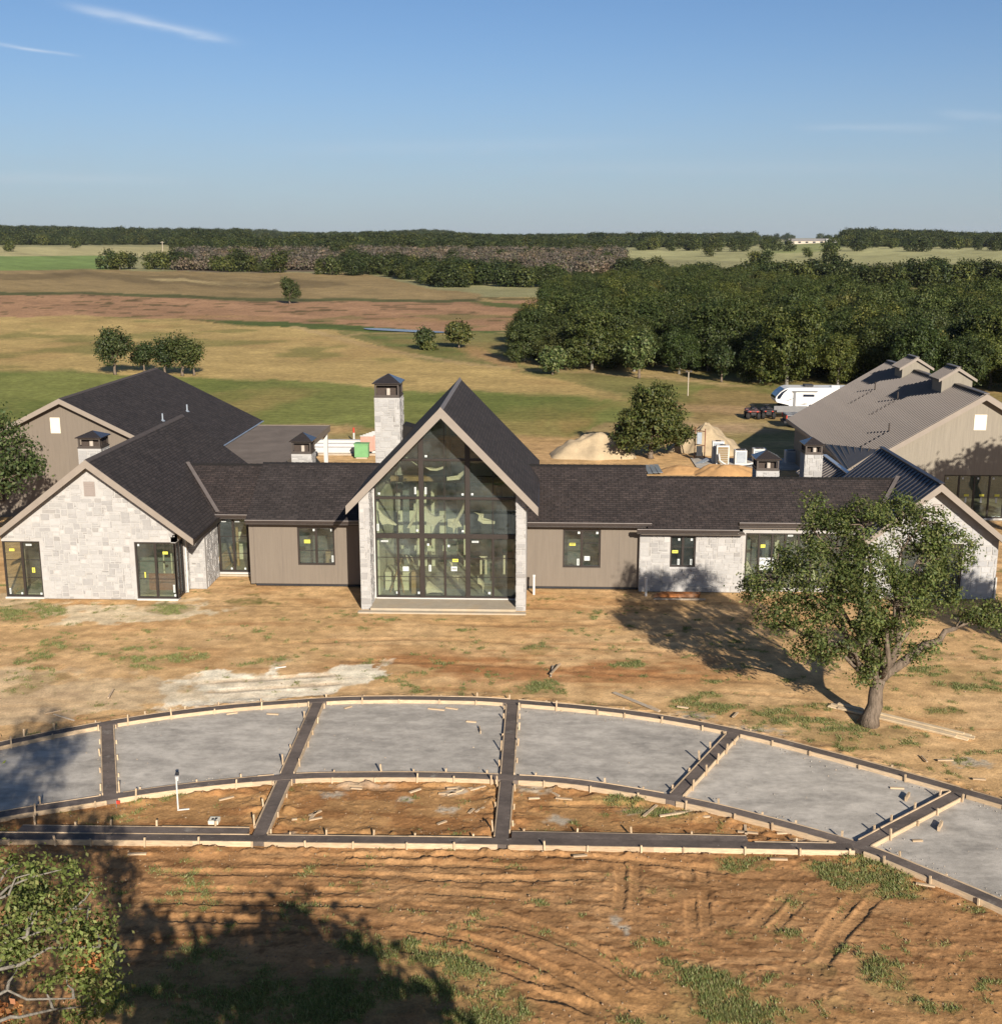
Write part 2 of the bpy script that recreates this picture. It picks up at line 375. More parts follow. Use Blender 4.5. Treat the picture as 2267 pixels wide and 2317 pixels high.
def wood(name, col, var=.22):
    t = NT(name); oi = t.n.new('ShaderNodeObjectInfo').outputs['Random']
    c = t.coord('Object', scale=(2, 2, 14)); f = t.noise(c, 2.2, 5)
    k = t.ramp(f, [(.3, tuple(x * (1 - var) for x in col)), (.7, tuple(x * (1 + var) for x in col))])
    k = t.mix(1.0, k, t.ramp(oi, [(0, (.78, .74, .68)), (1, (1.08, 1.05, 1.0))]), 'MULTIPLY')
    dn = t.noise(t.coord('Object'), 2.5, 4); k = t.mix(t.math('MULTIPLY', t.ramp(dn, [(.5, (0, 0, 0)), (.7, (1, 1, 1))]), .45), k, (.33, .26, .19))
    t.principled(k, .8, t.bump(f, .2, .01), 0, .2); return t.m
M['pine'] = wood('pine_board', (.46, .35, .235)); M['pine_new'] = wood('new_pine', (.60, .48, .32), .12); M['old_wood'] = wood('grey_wood', (.36, .31, .25)); M['red_wood'] = wood('stained_board', (.33, .13, .045))
def bark(name, col):
    t = NT(name); c = t.coord('Object', scale=(6, 6, 1.6)); f = t.noise(c, 2.2, 6, .65)
    k = t.ramp(f, [(.3, tuple(x * .45 for x in col)), (.55, col), (.75, tuple(x * 1.35 for x in col))])
    t.principled(k, .95, t.bump(f, .9, .05), 0, .1); return t.m
M['bark'] = bark('oak_bark', (.155, .118, .086)); M['bark_grey'] = bark('grey_branch', (.19, .17, .14))
def leaf(name, gain=1.0, tr=.28):
    t = NT(name); a = t.attr(); oi = t.n.new('ShaderNodeObjectInfo').outputs['Random']
    k = t.mix(1.0, a, t.ramp(oi, [(0, (.62 * gain, .72 * gain, .66 * gain)), (.5, (gain, gain, gain)), (.85, (1.25 * gain, 1.18 * gain, .95 * gain)), (1, (1.5 * gain, 1.28 * gain, 1.05 * gain))]), 'MULTIPLY')
    d = t.N('ShaderNodeBsdfPrincipled'); t.set(d.inputs['Base Color'], k); d.inputs['Roughness'].default_value = .55; d.inputs['Specular IOR Level'].default_value = .22
    l = t.N('ShaderNodeBsdfTranslucent'); t.set(l.inputs[0], t.mix(1.0, k, (1.3, 1.5, .6), 'MULTIPLY'))
    m = t.N('ShaderNodeMixShader'); m.inputs[0].default_value = tr
    t.l.new(d.outputs[0], m.inputs[1]); t.l.new(l.outputs[0], m.inputs[2]); t.l.new(m.outputs[0], t.out.inputs[0]); return t.m
M['leaf'] = leaf('oak_leaves'); M['leaf_far'] = leaf('wood_leaves', 1.0, .2); M['blade'] = leaf('grass_blades', 1.0, .3)
# ---------------------------------------------------------------- layout of the concrete drive (metres)
OUTER = [(-20.6, 28.3), (-19.2, 29.8), (-18.0, 31.2), (-16.25, 32.7), (-13.67, 34.38), (-10.71, 35.70), (-7.45, 36.54), (-5.4, 36.81), (-2.8, 36.85), (-1.05, 36.69), (2.86, 35.85), (5.99, 34.49), (8.77, 32.67), (11.21, 30.85), (12.9, 29.5), (14.6, 27.9), (16.2, 26.1)]
INNER = [(-18.5, 24.7), (-17.3, 26.0), (-16.1, 27.1), (-14.21, 28.25), (-12.29, 29.1), (-9.88, 30.07), (-7.1, 30.80), (-4.89, 31.0), (-2.8, 31.06), (-1.03, 30.98), (1.04, 30.72), (3.85, 29.75), (5.79, 28.75), (7.84, 27.45), (9.15, 26.2), (10.47, 24.8), (12.0, 22.9), (13.0, 21.6)]
STRAIGHT = [(-17.0, 27.05), (-13.7, 27.1), (-7.16, 27.22), (-0.91, 27.30), (7.75, 27.33)]
CROSS = [[(-13.62, 34.4), (-11.7, 29.35)], [(-7.35, 36.55), (-7.22, 30.8)], [(-7.22, 30.8), (-7.16, 27.22)], [(-0.98, 36.7), (-0.97, 30.98)], [(-0.97, 30.98), (-1.0, 27.3)], [(5.95, 34.5), (3.55, 29.85)], [(11.55, 30.6), (7.9, 27.4)]]
EXTRA = [[(-13.4, 27.55), (-7.5, 27.62)], [(-0.75, 27.68), (5.2, 27.66)]]
def spline(pts, step=.5):
    P = np.array(pts, float); d = np.r_[0, np.cumsum(np.hypot(*np.diff(P, axis=0).T))]; n = max(2, int(d[-1] / step) + 1)
    t = np.linspace(0, d[-1], n); out = []
    for tt in t:
        i = min(max(np.searchsorted(d, tt) - 1, 0), len(P) - 2); u = (tt - d[i]) / (d[i + 1] - d[i])
        p0 = P[max(i - 1, 0)]; p1 = P[i]; p2 = P[i + 1]; p3 = P[min(i + 2, len(P) - 1)]
        out.append(.5 * ((2 * p1) + (-p0 + p2) * u + (2 * p0 - 5 * p1 + 4 * p2 - p3) * u * u + (-p0 + 3 * p1 - 3 * p2 + p3) * u ** 3))
    return np.array(out)
OUT_S = spline(OUTER, .4); INN_S = spline(INNER, .4); STR_S = spline(STRAIGHT, .5)

def in_poly(x, y, poly):
    P = np.asarray(poly, float); r = np.zeros(x.shape, bool); j = len(P) - 1
    for i in range(len(P)):
        xi, yi = P[i]; xj, yj = P[j]
        c = ((yi > y) != (yj > y)); r ^= c & (x < (xj - xi) * (y - yi) / ((yj - yi) or 1e-12) + xi); j = i
    return r
def dist_line(x, y, pl):
    best = np.full(x.shape, 1e9)
    for a, b in zip(pl[:-1], pl[1:]):
        ax, ay = a[0], a[1]; dx, dy = b[0] - ax, b[1] - ay; L = dx * dx + dy * dy or 1e-9
        t = np.clip(((x - ax) * dx + (y - ay) * dy) / L, 0, 1)
        best = np.minimum(best, np.hypot(x - ax - t * dx, y - ay - t * dy))
    return best
def ss(a, b, x):
    t = np.clip((x - a) / (b - a), 0, 1); return t * t * (3 - 2 * t)

# ---------------------------------------------------------------- ground: one sheet from under the camera to the horizon
KALB = .80
def alb(r, g, b): return np.array(lin(r, g, b)) * np.array((1.0, 1.07, 1.10)) * KALB
def W2(px): return [tuple(G(*p)[:2]) for p in px]
GRASS = [  # green patches in the yard: (x, y, half width, half height) in the 1904-wide picture, density
    (55, 1165, 80, 24, .9), (320, 1156, 62, 13, 1), (470, 1143, 42, 9, 1), (300, 1255, 110, 18, .7), (150, 1240, 170, 34, .45), (90, 1290, 60, 16, .8), (50, 1308, 42, 13, 1),
    (520, 1256, 52, 11, .7), (1020, 1236, 42, 13, .7), (1195, 1263, 38, 10, .8), (1030, 1306, 52, 17, 1), (1340, 1335, 90, 26, .7), (1480, 1362, 90, 28, .75), (1600, 1395, 120, 30, .8),
    (1830, 1290, 100, 34, .7), (1760, 1250, 70, 14, .5), (1690, 1400, 90, 24, .7), (1800, 1355, 50, 12, .6), (1180, 1522, 80, 9, 1.1), (1270, 1546, 80, 13, 1), (310, 1515, 80, 9, .6),
    (1640, 1655, 110, 30, 1), (1560, 1650, 60, 16, .8), (1700, 1675, 50, 22, 1), (1400, 1645, 60, 18, .6), (1730, 1700, 60, 20, .5), (1640, 1700, 80, 20, .35),
    (820, 1850, 190, 60, .95), (700, 1800, 90, 25, .8), (900, 1915, 150, 50, 1), (650, 1900, 220, 70, .9), (380, 1890, 260, 100, .8), (1330, 1870, 90, 45, 1), (1390, 1930, 190, 40, 1), (1270, 1950, 120, 30, .9),
    (1685, 1868, 75, 52, 1), (1560, 1850, 50, 30, .6), (1490, 1770, 40, 20, .4), (1740, 1910, 45, 22, .8), (1810, 1915, 25, 14, .7), (1600, 1900, 60, 25, .5), (1850, 1720, 50, 25, .35), (1780, 1790, 50, 20, .35),
    (1500, 1712, 60, 16, .4), (760, 1318, 60, 8, .5), (1100, 1340, 80, 8, .4), (1560, 1345, 80, 10, .5)]
TRACKS = [  # wheel ruts: polyline, width, depth
    ([(240, 1712), (560, 1716), (760, 1722), (940, 1742), (1080, 1785), (1190, 1840), (1300, 1910)], .34, .05), ([(240, 1745), (560, 1752), (740, 1760), (880, 1782), (1000, 1822), (1110, 1880), (1200, 1940)], .34, .06),
    ([(270, 1660), (600, 1662), (900, 1672), (1160, 1668)], .30, .045), ([(300, 1690), (620, 1694), (850, 1697), (1020, 1712)], .28, .04), ([(420, 1640), (800, 1645), (1180, 1655)], .25, .035),
    ([(150, 1800), (500, 1796), (760, 1802), (930, 1832), (1060, 1885), (1150, 1946)], .36, .05), ([(560, 1632), (900, 1630), (1150, 1634), (1420, 1664)], .28, .035), ([(820, 1735), (1000, 1770), (1140, 1825), (1260, 1905)], .30, .04),
    ([(1178, 1618), (1180, 1690), (1170, 1760)], .30, .045), ([(1207, 1618), (1208, 1700), (1205, 1740)], .26, .035), ([(1305, 1632), (1312, 1720), (1320, 1800)], .30, .045), ([(1335, 1632), (1340, 1740), (1345, 1800)], .26, .035),
    ([(1500, 1690), (1455, 1740), (1405, 1790)], .34, .025), ([(1545, 1690), (1495, 1740), (1440, 1800)], .32, .025), ([(1640, 1690), (1590, 1750), (1530, 1840)], .36, .035), ([(1680, 1690), (1630, 1745), (1575, 1815), (1560, 1860)], .34, .04),
    ([(980, 1885), (1080, 1905), (1170, 1935)], .4, .12), ([(970, 1850), (1030, 1868), (1130, 1880)], .2, .07), ([(740, 1690), (742, 1735)], .24, .05), ([(640, 1665), (642, 1700)], .24, .05), ([(780, 1668), (782, 1735)], .26, .05), ([(860, 1740), (850, 1790)], .3, .05), ([(905, 1650), (905, 1700)], .3, .05),
    ([(500, 1225), (800, 1215), (1100, 1230), (1400, 1250)], .4, .03), ([(600, 1255), (900, 1262), (1250, 1285), (1500, 1300)], .4, .03), ([(760, 1180), (1000, 1190), (1200, 1180)], .5, .025),
    ([(360, 1300), (520, 1290), (700, 1280)], .4, .03), ([(360, 1318), (520, 1308), (680, 1298)], .35, .03), ([(1250, 1310), (1450, 1320), (1600, 1330)], .35, .03), ([(1500, 1560), (1250, 1535), (1000, 1530)], .3, .05), ([(560, 1500), (760, 1500), (940, 1495)], .3, .03)]
ZONES = [  # (polygon in the 1904-wide picture, colour, edge wander)
    ([(-400, 430), (2400, 430), (2400, 560), (-400, 560)], (150, 140, 98), .0),
    ([(-400, 470), (330, 468), (330, 486), (-400, 487)], (176, 160, 112), .01), ([(-400, 487), (195, 486), (220, 513), (-400, 518)], (124, 138, 76), .008),
    ([(1180, 470), (1440, 468), (1640, 455), (2400, 452), (2400, 500), (1440, 498), (1180, 488)], (166, 156, 108), .02), ([(1440, 460), (1590, 456), (1590, 474), (1440, 482)], (140, 138, 86), .02),
    ([(470, 455), (690, 452), (690, 474), (480, 478)], (182, 166, 116), .03),
    ([(330, 480), (700, 478), (1200, 480), (1200, 520), (650, 516), (330, 514)], (108, 92, 76), .02),
    ([(1620, 545), (1820, 540), (1904, 548), (2400, 548), (2400, 566), (1820, 566), (1640, 558)], (140, 126, 80), .01), ([(1060, 528), (1300, 528), (1300, 544), (1070, 545)], (168, 148, 104), .01),
    ([(-400, 515), (200, 513), (560, 517), (700, 521), (905, 560), (900, 576), (560, 573), (250, 564), (-400, 558)], (150, 124, 84), .012),
    ([(-400, 519), (300, 521), (560, 528), (720, 548), (520, 545), (200, 533), (-400, 528)], (126, 104, 70), .03), ([(260, 526), (480, 532), (560, 537), (300, 533)], (176, 150, 104), .03),
    ([(-400, 549), (300, 558), (560, 566), (900, 569), (905, 577), (560, 575), (250, 566), (-400, 560)], (92, 88, 52), .008),
    ([(-400, 557), (250, 563), (400, 567), (560, 573), (900, 574), (1048, 566), (1035, 582), (990, 605), (960, 626), (860, 632), (760, 630), (620, 622), (480, 612), (330, 605), (-400, 600)], (168, 126, 92), .010),
    ([(880, 574), (1010, 575), (1020, 584), (900, 582)], (98, 98, 52), .02),
    ([(-400, 600), (330, 604), (480, 612), (640, 626), (700, 650), (800, 680), (1000, 706), (1150, 736), (1185, 749), (1000, 747), (700, 737), (560, 722), (300, 713), (-400, 703)], (184, 152, 96), .012),
    ([(370, 605), (480, 607), (690, 620), (860, 631), (985, 627), (992, 640), (800, 637), (650, 629), (480, 617)], (88, 96, 48), .008),
    ([(645, 632), (995, 634), (985, 690), (1250, 716), (1500, 735), (2400, 760), (2400, 790), (1460, 765), (1200, 748), (1000, 706), (800, 679), (690, 648)], (134, 122, 72), .012),
    ([(700, 640), (850, 640), (900, 680), (760, 668)], (104, 108, 56), .02), ([(860, 660), (960, 680), (985, 700), (880, 685)], (168, 132, 88), .03),
    ([(-400, 703), (300, 712), (560, 722), (700, 737), (1000, 748), (1185, 750), (1300, 730), (1420, 742), (1380, 780), (1170, 800), (1080, 826), (700, 812), (560, 806), (350, 802), (-400, 806)], (128, 126, 66), .010),
    ([(1020, 770), (1190, 765), (1150, 800), (1050, 815)], (140, 124, 66), .03), ([(1100, 745), (1180, 757), (1260, 750), (1180, 742)], (160, 134, 84), .02),
    ([(1300, 735), (1480, 748), (1500, 800), (1330, 800)], (150, 124, 78), .03)]
PATHS = [([(560, 620), (690, 655), (760, 670), (860, 688), (1000, 702), (1150, 709), (1260, 718), (1420, 735), (1500, 742)], 1.5, (184, 152, 104)), ([(640, 640), (700, 632), (860, 634), (980, 632)], 1.2, (176, 146, 98)), ([(1290, 775), (1400, 780), (1500, 785)], 4.0, (176, 140, 98)),
         ([(1330, 815), (1420, 815), (1520, 812)], 3.5, (186, 150, 112)), ([(560, 815), (700, 818), (1050, 838), (1330, 815)], 1.6, (188, 148, 98))]
def make_ground():
    # radial rows, denser near; columns by bearing, denser inside the view
    rows = np.concatenate([np.arange(6, 16.5, .5), np.arange(16.5, 38, .052), np.arange(38, 58, .11), np.arange(58, 75, .3), 75 * 1.0145 ** np.arange(0, 325)])
    rows = rows[rows < 7800]
    a = np.concatenate([np.linspace(-62, -27, 36)[:-1], np.linspace(-27, 24, 500), np.linspace(24, 60, 36)[1:]])
    A, Rr = np.meshgrid(np.radians(a), rows); X = Rr * np.sin(A); Y = Rr * np.cos(A)
    Z = terrain(X, Y); x = X.ravel(); y = Y.ravel(); r = Rr.ravel(); n = len(x)
    col = np.tile(alb(206, 162, 112), (n, 1)); far = r > 92
    col[far] = alb(168, 140, 92)
    # wandering of edges: world noise in proportion to distance
    wx = (fbm(x / (r * .05 + .5), y / (r * .12 + .5), 4, 3) - .5) * r; wy = (fbm(x / (r * .05 + .5) + 40, y / (r * .12 + .5), 4, 5) - .5) * r
    for poly, c, wander in ZONES:
        P = np.array(W2(poly)); m = np.zeros(n)
        box = (x > P[:, 0].min() - 80) & (x < P[:, 0].max() + 80) & (y > P[:, 1].min() - 80) & (y < P[:, 1].max() + 80)
        idx = np.where(box)[0]
        if len(idx) == 0: continue
        acc = np.zeros(len(idx))
        for k in range(3):
            s = (.7 + .6 * k) * wander * 2.2
            acc += in_poly(x[idx] + wx[idx] * s, y[idx] + wy[idx] * s * 2.2, P)
        w = (acc / 3)[:, None]; col[idx] = col[idx] * (1 - w) + alb(*c) * w
    for pl, wd, c in PATHS:
        P = W2(pl); idx = np.where((r > 60) & (r < 400))[0]
        d = dist_line(x[idx], y[idx], P) + (fbm(x[idx] / 3, y[idx] / 3, 3, 9) - .5) * wd
        w = (1 - ss(wd * .5, wd, d))[:, None] * .85; col[idx] = col[idx] * (1 - w) + alb(*c) * w
    rf_ = np.where((r > 210) & (r < 420) & (x < 40))[0]; cl_ = fbm(x[rf_] / 9, y[rf_] / 2.2, 4, 41); isred = np.abs(col[rf_] - alb(168, 126, 92)).max(1) < .05; w = (ss(.64, .70, cl_) * isred)[:, None] * .8; col[rf_] = col[rf_] * (1 - w) + alb(88, 76, 44) * w
    # streaks and mottling of the fields
    st = fbm(x / (r * .03 + 2), y / (r * .006 + .4), 5, 21); f1 = fbm(x / 9, y / 9, 4, 33)
    far2 = r > 60
    st2 = fbm(x / (r * .008 + .6), y / (r * .0022 + .2), 4, 25)
    fac = np.where(far2, .74 + .52 * st, 1.0) * np.where(far2, .88 + .24 * f1, 1.0) * np.where(far2, .80 + .40 * st2, 1.0); col *= fac[:, None]
    # greener and balder spots in the lawn and meadows
    g2 = fbm(x / 14, y / 20, 4, 51); sel = (r > 80) & (r < 260); w = (ss(.55, .72, g2) * .45 * sel)[:, None]; col = col * (1 - w) + alb(168, 132, 84) * w
    w = (ss(.56, .7, fbm(x / 11 + 9, y / 13, 4, 57)) * .5 * sel)[:, None]; col = col * (1 - w) + alb(96, 104, 48) * w
    # ------------- the yard
    near = np.where(r < 60)[0]; xn = x[near]; yn = y[near]; c = col[near].copy(); h = np.zeros(len(near))
    big = fbm(xn / 3.2, yn / 1.6, 5, 61); med = fbm(xn / .9, yn / .5, 4, 67); fine = fbm(xn / .18, yn / .18, 4, 71); streak = fbm(xn / 2.6, yn / .22, 5, 75)
    def blend(mask, rgb, amt=1.0):
        w = (np.clip(mask, 0, 1) * amt)[:, None]; c[:] = c * (1 - w) + alb(*rgb) * w
    blend(ss(.52, .72, big), (198, 148, 98), .6); blend(ss(.48, .66, fbm(xn / 2.4 + 7, yn / 1.4, 4, 81)), (220, 176, 126), .7)
    blend(ss(.54, .70, streak) * ss(.45, .6, big), (172, 118, 74), .35)
    blend(ss(1.0, 0.2, np.abs(yn - 40.3) / 2.4) * ss(.38, .6, fbm(xn / 2.4, yn / .8, 4, 83)) * ss(-10, -4, xn) * ss(9, 4, xn), (158, 98, 56), .75)
    low = ss(28.2, 26.6, yn) ; blend(low, (168, 120, 78), .92)
    blend(low * ss(.48, .66, big), (182, 136, 92), .8); blend(low * ss(.52, .66, streak), (138, 96, 60), .5); blend(low * ss(.60, .68, fbm(xn / .5, yn / .12, 4, 77)), (104, 68, 40), .6)  # darkest streaks paint crack shadows into the soil colour
    blend(ss(22.5, 20.5, yn + (big - .5) * 3) * ss(-2, 3, xn), (178, 132, 84), .7)
    bay = in_poly(xn, yn, np.vstack([INN_S[6:-16], STR_S[::-1]])); blend(bay.astype(float), (172, 126, 80), .9); blend(bay * ss(.5, .65, med), (142, 92, 54), .6)
    # spilled limestone fines
    def patch(px, rgb, amt, sc=.8, sd=91):
        P = W2(px); w_ = (fbm(xn / sc, yn / sc, 5, sd) - .5)
        m = np.mean([in_poly(xn + w_ * k, yn + w_ * k * 1.1, P) for k in (1.6, 2.6, 3.6)], axis=0); blend(m * (.75 + .25 * ss(.3, .55, streak)), rgb, amt)
    patch([(320, 1292), (420, 1270), (560, 1280), (700, 1264), (738, 1274), (690, 1303), (600, 1322), (440, 1345), (330, 1338)], (246, 226, 196), .95)
    patch([(80, 1150), (380, 1145), (430, 1165), (240, 1185), (120, 1180)], (232, 208, 172), .75, .7, 95)
    patch([(-40, 1275), (300, 1290), (420, 1330), (250, 1345), (-40, 1385)], (216, 186, 148), .6, 1.2, 97)
    patch([(0, 1128), (60, 1135), (140, 1145), (60, 1158), (-40, 1150)], (228, 200, 160), .6, .7, 99)
    for (px, py, w_, h_) in ((640, 1512, 30, 6), (690, 1495, 60, 5), (860, 1505, 30, 8), (540, 1590, 25, 5), (770, 1520, 20, 5), (850, 1540, 20, 6), (1010, 1500, 40, 8), (1060, 1560, 25, 8), (1170, 1755, 14, 12), (1190, 1775, 10, 10), (1240, 1545, 60, 5), (1560, 1600, 60, 5), (1320, 1365, 40, 12), (1440, 1390, 60, 8), (1780, 1640, 60, 12), (1840, 1450, 50, 8)):
        p = G(px, py); d = np.hypot((xn - p[0]) / (w_ * S19 * p[1] / FPX), (yn - p[1]) / (abs(G(px, py + h_)[1] - p[1]) + .05)); blend(ss(1.2, .3, d + (fine - .5) * 2.2), (186, 172, 152), .75)
    # grass cover
    gm = np.zeros(len(near))
    for (px, py, w_, h_, den) in GRASS:
        p = G(px, py); rx = w_ * S19 * p[1] / FPX; ry = abs(G(px, py + h_)[1] - G(px, py - h_)[1]) / 2 + .05
        d = np.hypot((xn - p[0]) / rx, (yn - p[1]) / ry); gm = np.maximum(gm, den * ss(1.25, .35, d))
    gn = fbm(xn / .7, yn / .55, 5, 111); gn2 = fbm(xn / .16, yn / .16, 3, 113); gsel = ss(.36, .74, gm * .64 + (gn - .5) * 1.7 + (gn2 - .5) * 1.3)
    blend(gsel, (128, 118, 66), .75); blend(gsel * ss(.5, .7, med), (104, 106, 52), .7); blend(ss(.25, .5, gm + (gn - .5)) * (1 - gsel), (150, 122, 78), .5)
    drive = in_poly(xn, yn, np.vstack([OUT_S, INN_S[::-1]]))
    house = (yn > 47.3) & (yn < 58) & (xn > -23) & (xn < 19)
    # relief: trodden lumps, ruts with pushed-up edges, spoil against the forms
    rough = .35 + .65 * low + .5 * bay
    h += (fine - .5) * .014 * rough + (med - .5) * .009 * rough + (big - .5) * .022
    h += (fbm(xn / .5, yn / .10, 3, 121) - .5) * .007 * low; cl = fbm(xn / .22, yn / .16, 3, 123); h += np.maximum(cl - .60, 0) * .16 * (low + bay) * ss(.45, .6, big)
    crumb = fbm(xn / .10, yn / .10, 2, 131); h += np.maximum(crumb - .60, 0) * .16 * rough
    h *= .70
    dband = np.full(len(near), 9.0)
    for L_ in (OUT_S, INN_S, STR_S): dband = np.minimum(dband, dist_line(xn, yn, L_))
    for L_ in CROSS[2:3] + CROSS[4:5]: dband = np.minimum(dband, dist_line(xn, yn, L_))
    spoil = ss(1.1, .25, dband) * (~drive); h += spoil * (.02 + .16 * np.maximum(fbm(xn / .45, yn / .35, 4, 141) - .42, 0) * 2)
    blend(spoil * ss(.4, .6, med), (178, 126, 80), .5)
    for pl, wd, dp in TRACKS:
        P = W2(pl); P = [tuple(q) for q in spline(P, .35)]
        bx = (xn > min(p[0] for p in P) - 1) & (xn < max(p[0] for p in P) + 1) & (yn > min(p[1] for p in P) - 1) & (yn < max(p[1] for p in P) + 1); ii = np.where(bx)[0]
        d = dist_line(xn[ii], yn[ii], P) + (fine[ii] - .5) * .10; wear = ss(.30, .52, fbm(xn[ii] / 1.6, yn[ii] / 1.2, 3, 151) + .05)
        ends = np.minimum(np.hypot(xn[ii] - P[0][0], yn[ii] - P[0][1]), np.hypot(xn[ii] - P[-1][0], yn[ii] - P[-1][1])); wear = wear * ss(.0, 1.1, ends + (fine[ii] - .5) * .6)
        inn = ss(wd * .5, wd * .40, d); edge = np.exp(-((d - wd * .56) / (wd * .11)) ** 2)
        dp *= .75; h[ii] = h[ii] * (1 - .75 * inn * wear) + wear * (-dp * inn + dp * .40 * edge)
        tread = np.sin(xn[ii] * 34 + yn[ii] * 29); h[ii] += .008 * inn * tread * wear
        w = (inn * wear * .35)[:, None]; c[ii] = c[ii] * (1 - w) + alb(176, 130, 86) * w
    h = np.where(drive, -.06, h); h = np.where(house, np.minimum(h, 0) * .2 - .03, h)
    h *= ss(60, 52, r[near])
    # narrow strip under forms stays low
    h = np.where(dband < .30, np.minimum(h, .03), h)
    c *= (.86 + .28 * fine)[:, None]
    col[near] = c; z = Z.ravel().copy(); z[near] += h
    z[r > 60] += (fbm(x[r > 60] / 2, y[r > 60] / 2, 3, 161) - .5) * .03 * ss(60, 80, r[r > 60])
    nr, nc = X.shape; i = np.arange((nr - 1) * (nc - 1)); q = i // (nc - 1) * nc + i % (nc - 1)
    Fq = np.stack([q, q + 1, q + nc + 1, q + nc], 1)
    t = NT('soil_and_fields'); cc = t.coord('Object'); f = t.noise(cc, 14, 5); g = t.noise(cc, 70, 3); f2 = t.noise(cc, 1.7, 5)
    k = t.mix(1.0, t.attr(), t.ramp(t.math('ADD', t.math('MULTIPLY', f, .6), t.math('MULTIPLY', g, .4)), [(.36, (.76,) * 3), (.5, (1.0,) * 3), (.64, (1.20,) * 3)]), 'MULTIPLY')
    k = t.mix(1.0, k, t.ramp(f2, [(.36, (.80,) * 3), (.64, (1.18,) * 3)]), 'MULTIPLY')
    k = t.mix(1.0, k, t.ramp(t.noise(t.coord('Object', scale=(.35, 1.2, 1)), .8, 8, .7), [(.35, (.84,) * 3), (.65, (1.16,) * 3)]), 'MULTIPLY')
    t.principled(k, .95, t.bump(t.math('ADD', f, t.math('MULTIPLY', g, .5)), .5, .03), 0, .08)
    o = np_mesh('ground', np.stack([x, y, z], 1), Fq, t.m, None, col, True); props(o, kind='structure')
    return (xn, yn, z[near], gsel * (~drive) * (~house), low, bay, spoil, drive, house, dband)
NEAR = make_ground()
# pond beyond the red field
def make_pond():
    P = W2([(690, 625), (720, 625), (780, 628), (842, 631.5), (838, 633.5), (790, 632.5), (740, 630), (700, 627.5)]); P = spline(P + [P[0]], 1.0)[:-1]
    t = NT('pond_water'); n = t.noise(t.coord('Object'), 1.5, 3)
    t.principled((.16, .15, .14), .22, t.bump(n, .12, .03), 0, .35)
    b = MB(); b.add([(p[0], p[1], .16) for p in P], [tuple(range(len(P)))]); o = b.build('pond_water', t.m); props(o, kind='structure')
make_pond()

# ---------------------------------------------------------------- concrete drive with bands, form boards and stakes
drive = empty('driveway', (-4, 31, 0), None, None); props(drive, kind='structure')
def ribbon(line, w, z0, z1, shift=0.0):
    """solid strip of width w along a line, sideways shift"""
    P = np.array(line, float)[:, :2]; T = np.gradient(P, axis=0); T /= np.linalg.norm(T, axis=1)[:, None]; Nn = np.stack([-T[:, 1], T[:, 0]], 1)
    L = P + Nn * (shift + w / 2); Q = P + Nn * (shift - w / 2); b = MB(); vs = []
    for l, q in zip(L, Q): vs += [(l[0], l[1], z1), (q[0], q[1], z1), (q[0], q[1], z0), (l[0], l[1], z0)]
    fs = []
    for i in range(len(P) - 1):
        for j in range(4): fs.append((i * 4 + j, i * 4 + (j + 1) % 4, (i + 1) * 4 + (j + 1) % 4, (i + 1) * 4 + j))
    fs += [(3, 2, 1, 0), tuple((len(P) - 1) * 4 + j for j in range(4))]
    b.add(vs, fs); return b
BZ, BW = .15, .34
def cut(line, i0, i1): return line[i0:i1]
def nearest(line, p): return int(np.argmin(np.hypot(line[:, 0] - p[0], line[:, 1] - p[1])))
# panels of the curved drive between the cross bands
cuts = [(-19.6, 29.4, -17.0, 26.3)] + [(c_[0][0], c_[0][1], c_[1][0], c_[1][1]) for c_ in (CROSS[0], CROSS[1], CROSS[3], CROSS[5], CROSS[6])] + [(15.9, 26.4, 12.9, 21.7)]
for a_, b_ in zip(cuts[:-1], cuts[1:]):
    o0, o1 = nearest(OUT_S, a_[:2]), nearest(OUT_S, b_[:2]); i0, i1 = nearest(INN_S, a_[2:]), nearest(INN_S, b_[2:])
    poly = [(p[0], p[1], .045) for p in OUT_S[o0:o1 + 1]] + [(p[0], p[1], .045) for p in INN_S[i0:i1 + 1][::-1]]
    b = MB(); b.prism(poly, (0, 0, -.11)); b.build('concrete_panel', M['concrete'], drive)
bands = [(OUT_S, 1), (INN_S, 1), (STR_S, 1)] + [(spline(c_, .5), 0) for c_ in CROSS] + [(spline(c_, .5), 2) for c_ in EXTRA]
for bi, (L_, kind) in enumerate(bands):
    ribbon(L_, BW, .0 if kind != 0 else .002, BZ + (.003 * (bi % 4)) - (.01 if kind == 0 else 0) - (.02 if kind == 2 else 0)).build('concrete_band', M['band'], drive)
forms = empty('formwork', (-4, 36.9, 0), 'pale pine form boards and stakes lining the dark bands of the concrete drive', 'formwork')
stake_me = MB().box(-.022, .022, -.02, .02, -.1, .32).build('stake', M['pine'], forms); stake_me.location = (0, 0, 0); ST = [stake_me]
st_first = [True]
def place_stake(x, y, h, rz, tilt):
    o = stake_me if st_first[0] else stake_me.copy()
    if not st_first[0]: COL.objects.link(o)
    st_first[0] = False; o.parent = forms
    o.location = (x - forms.location[0], y - forms.location[1], 0); o.scale = (1, 1, h); o.rotation_euler = (tilt[0], tilt[1], rz)
stake_me.data.transform(Matrix.Translation(Vector(forms.location)))
def crossing(x, y, skip):
    for j, (L_, k) in enumerate(bands):
        if j == skip: continue
        if dist_line(np.array([x]), np.array([y]), L_)[0] < BW / 2 + .03: return True
    return False
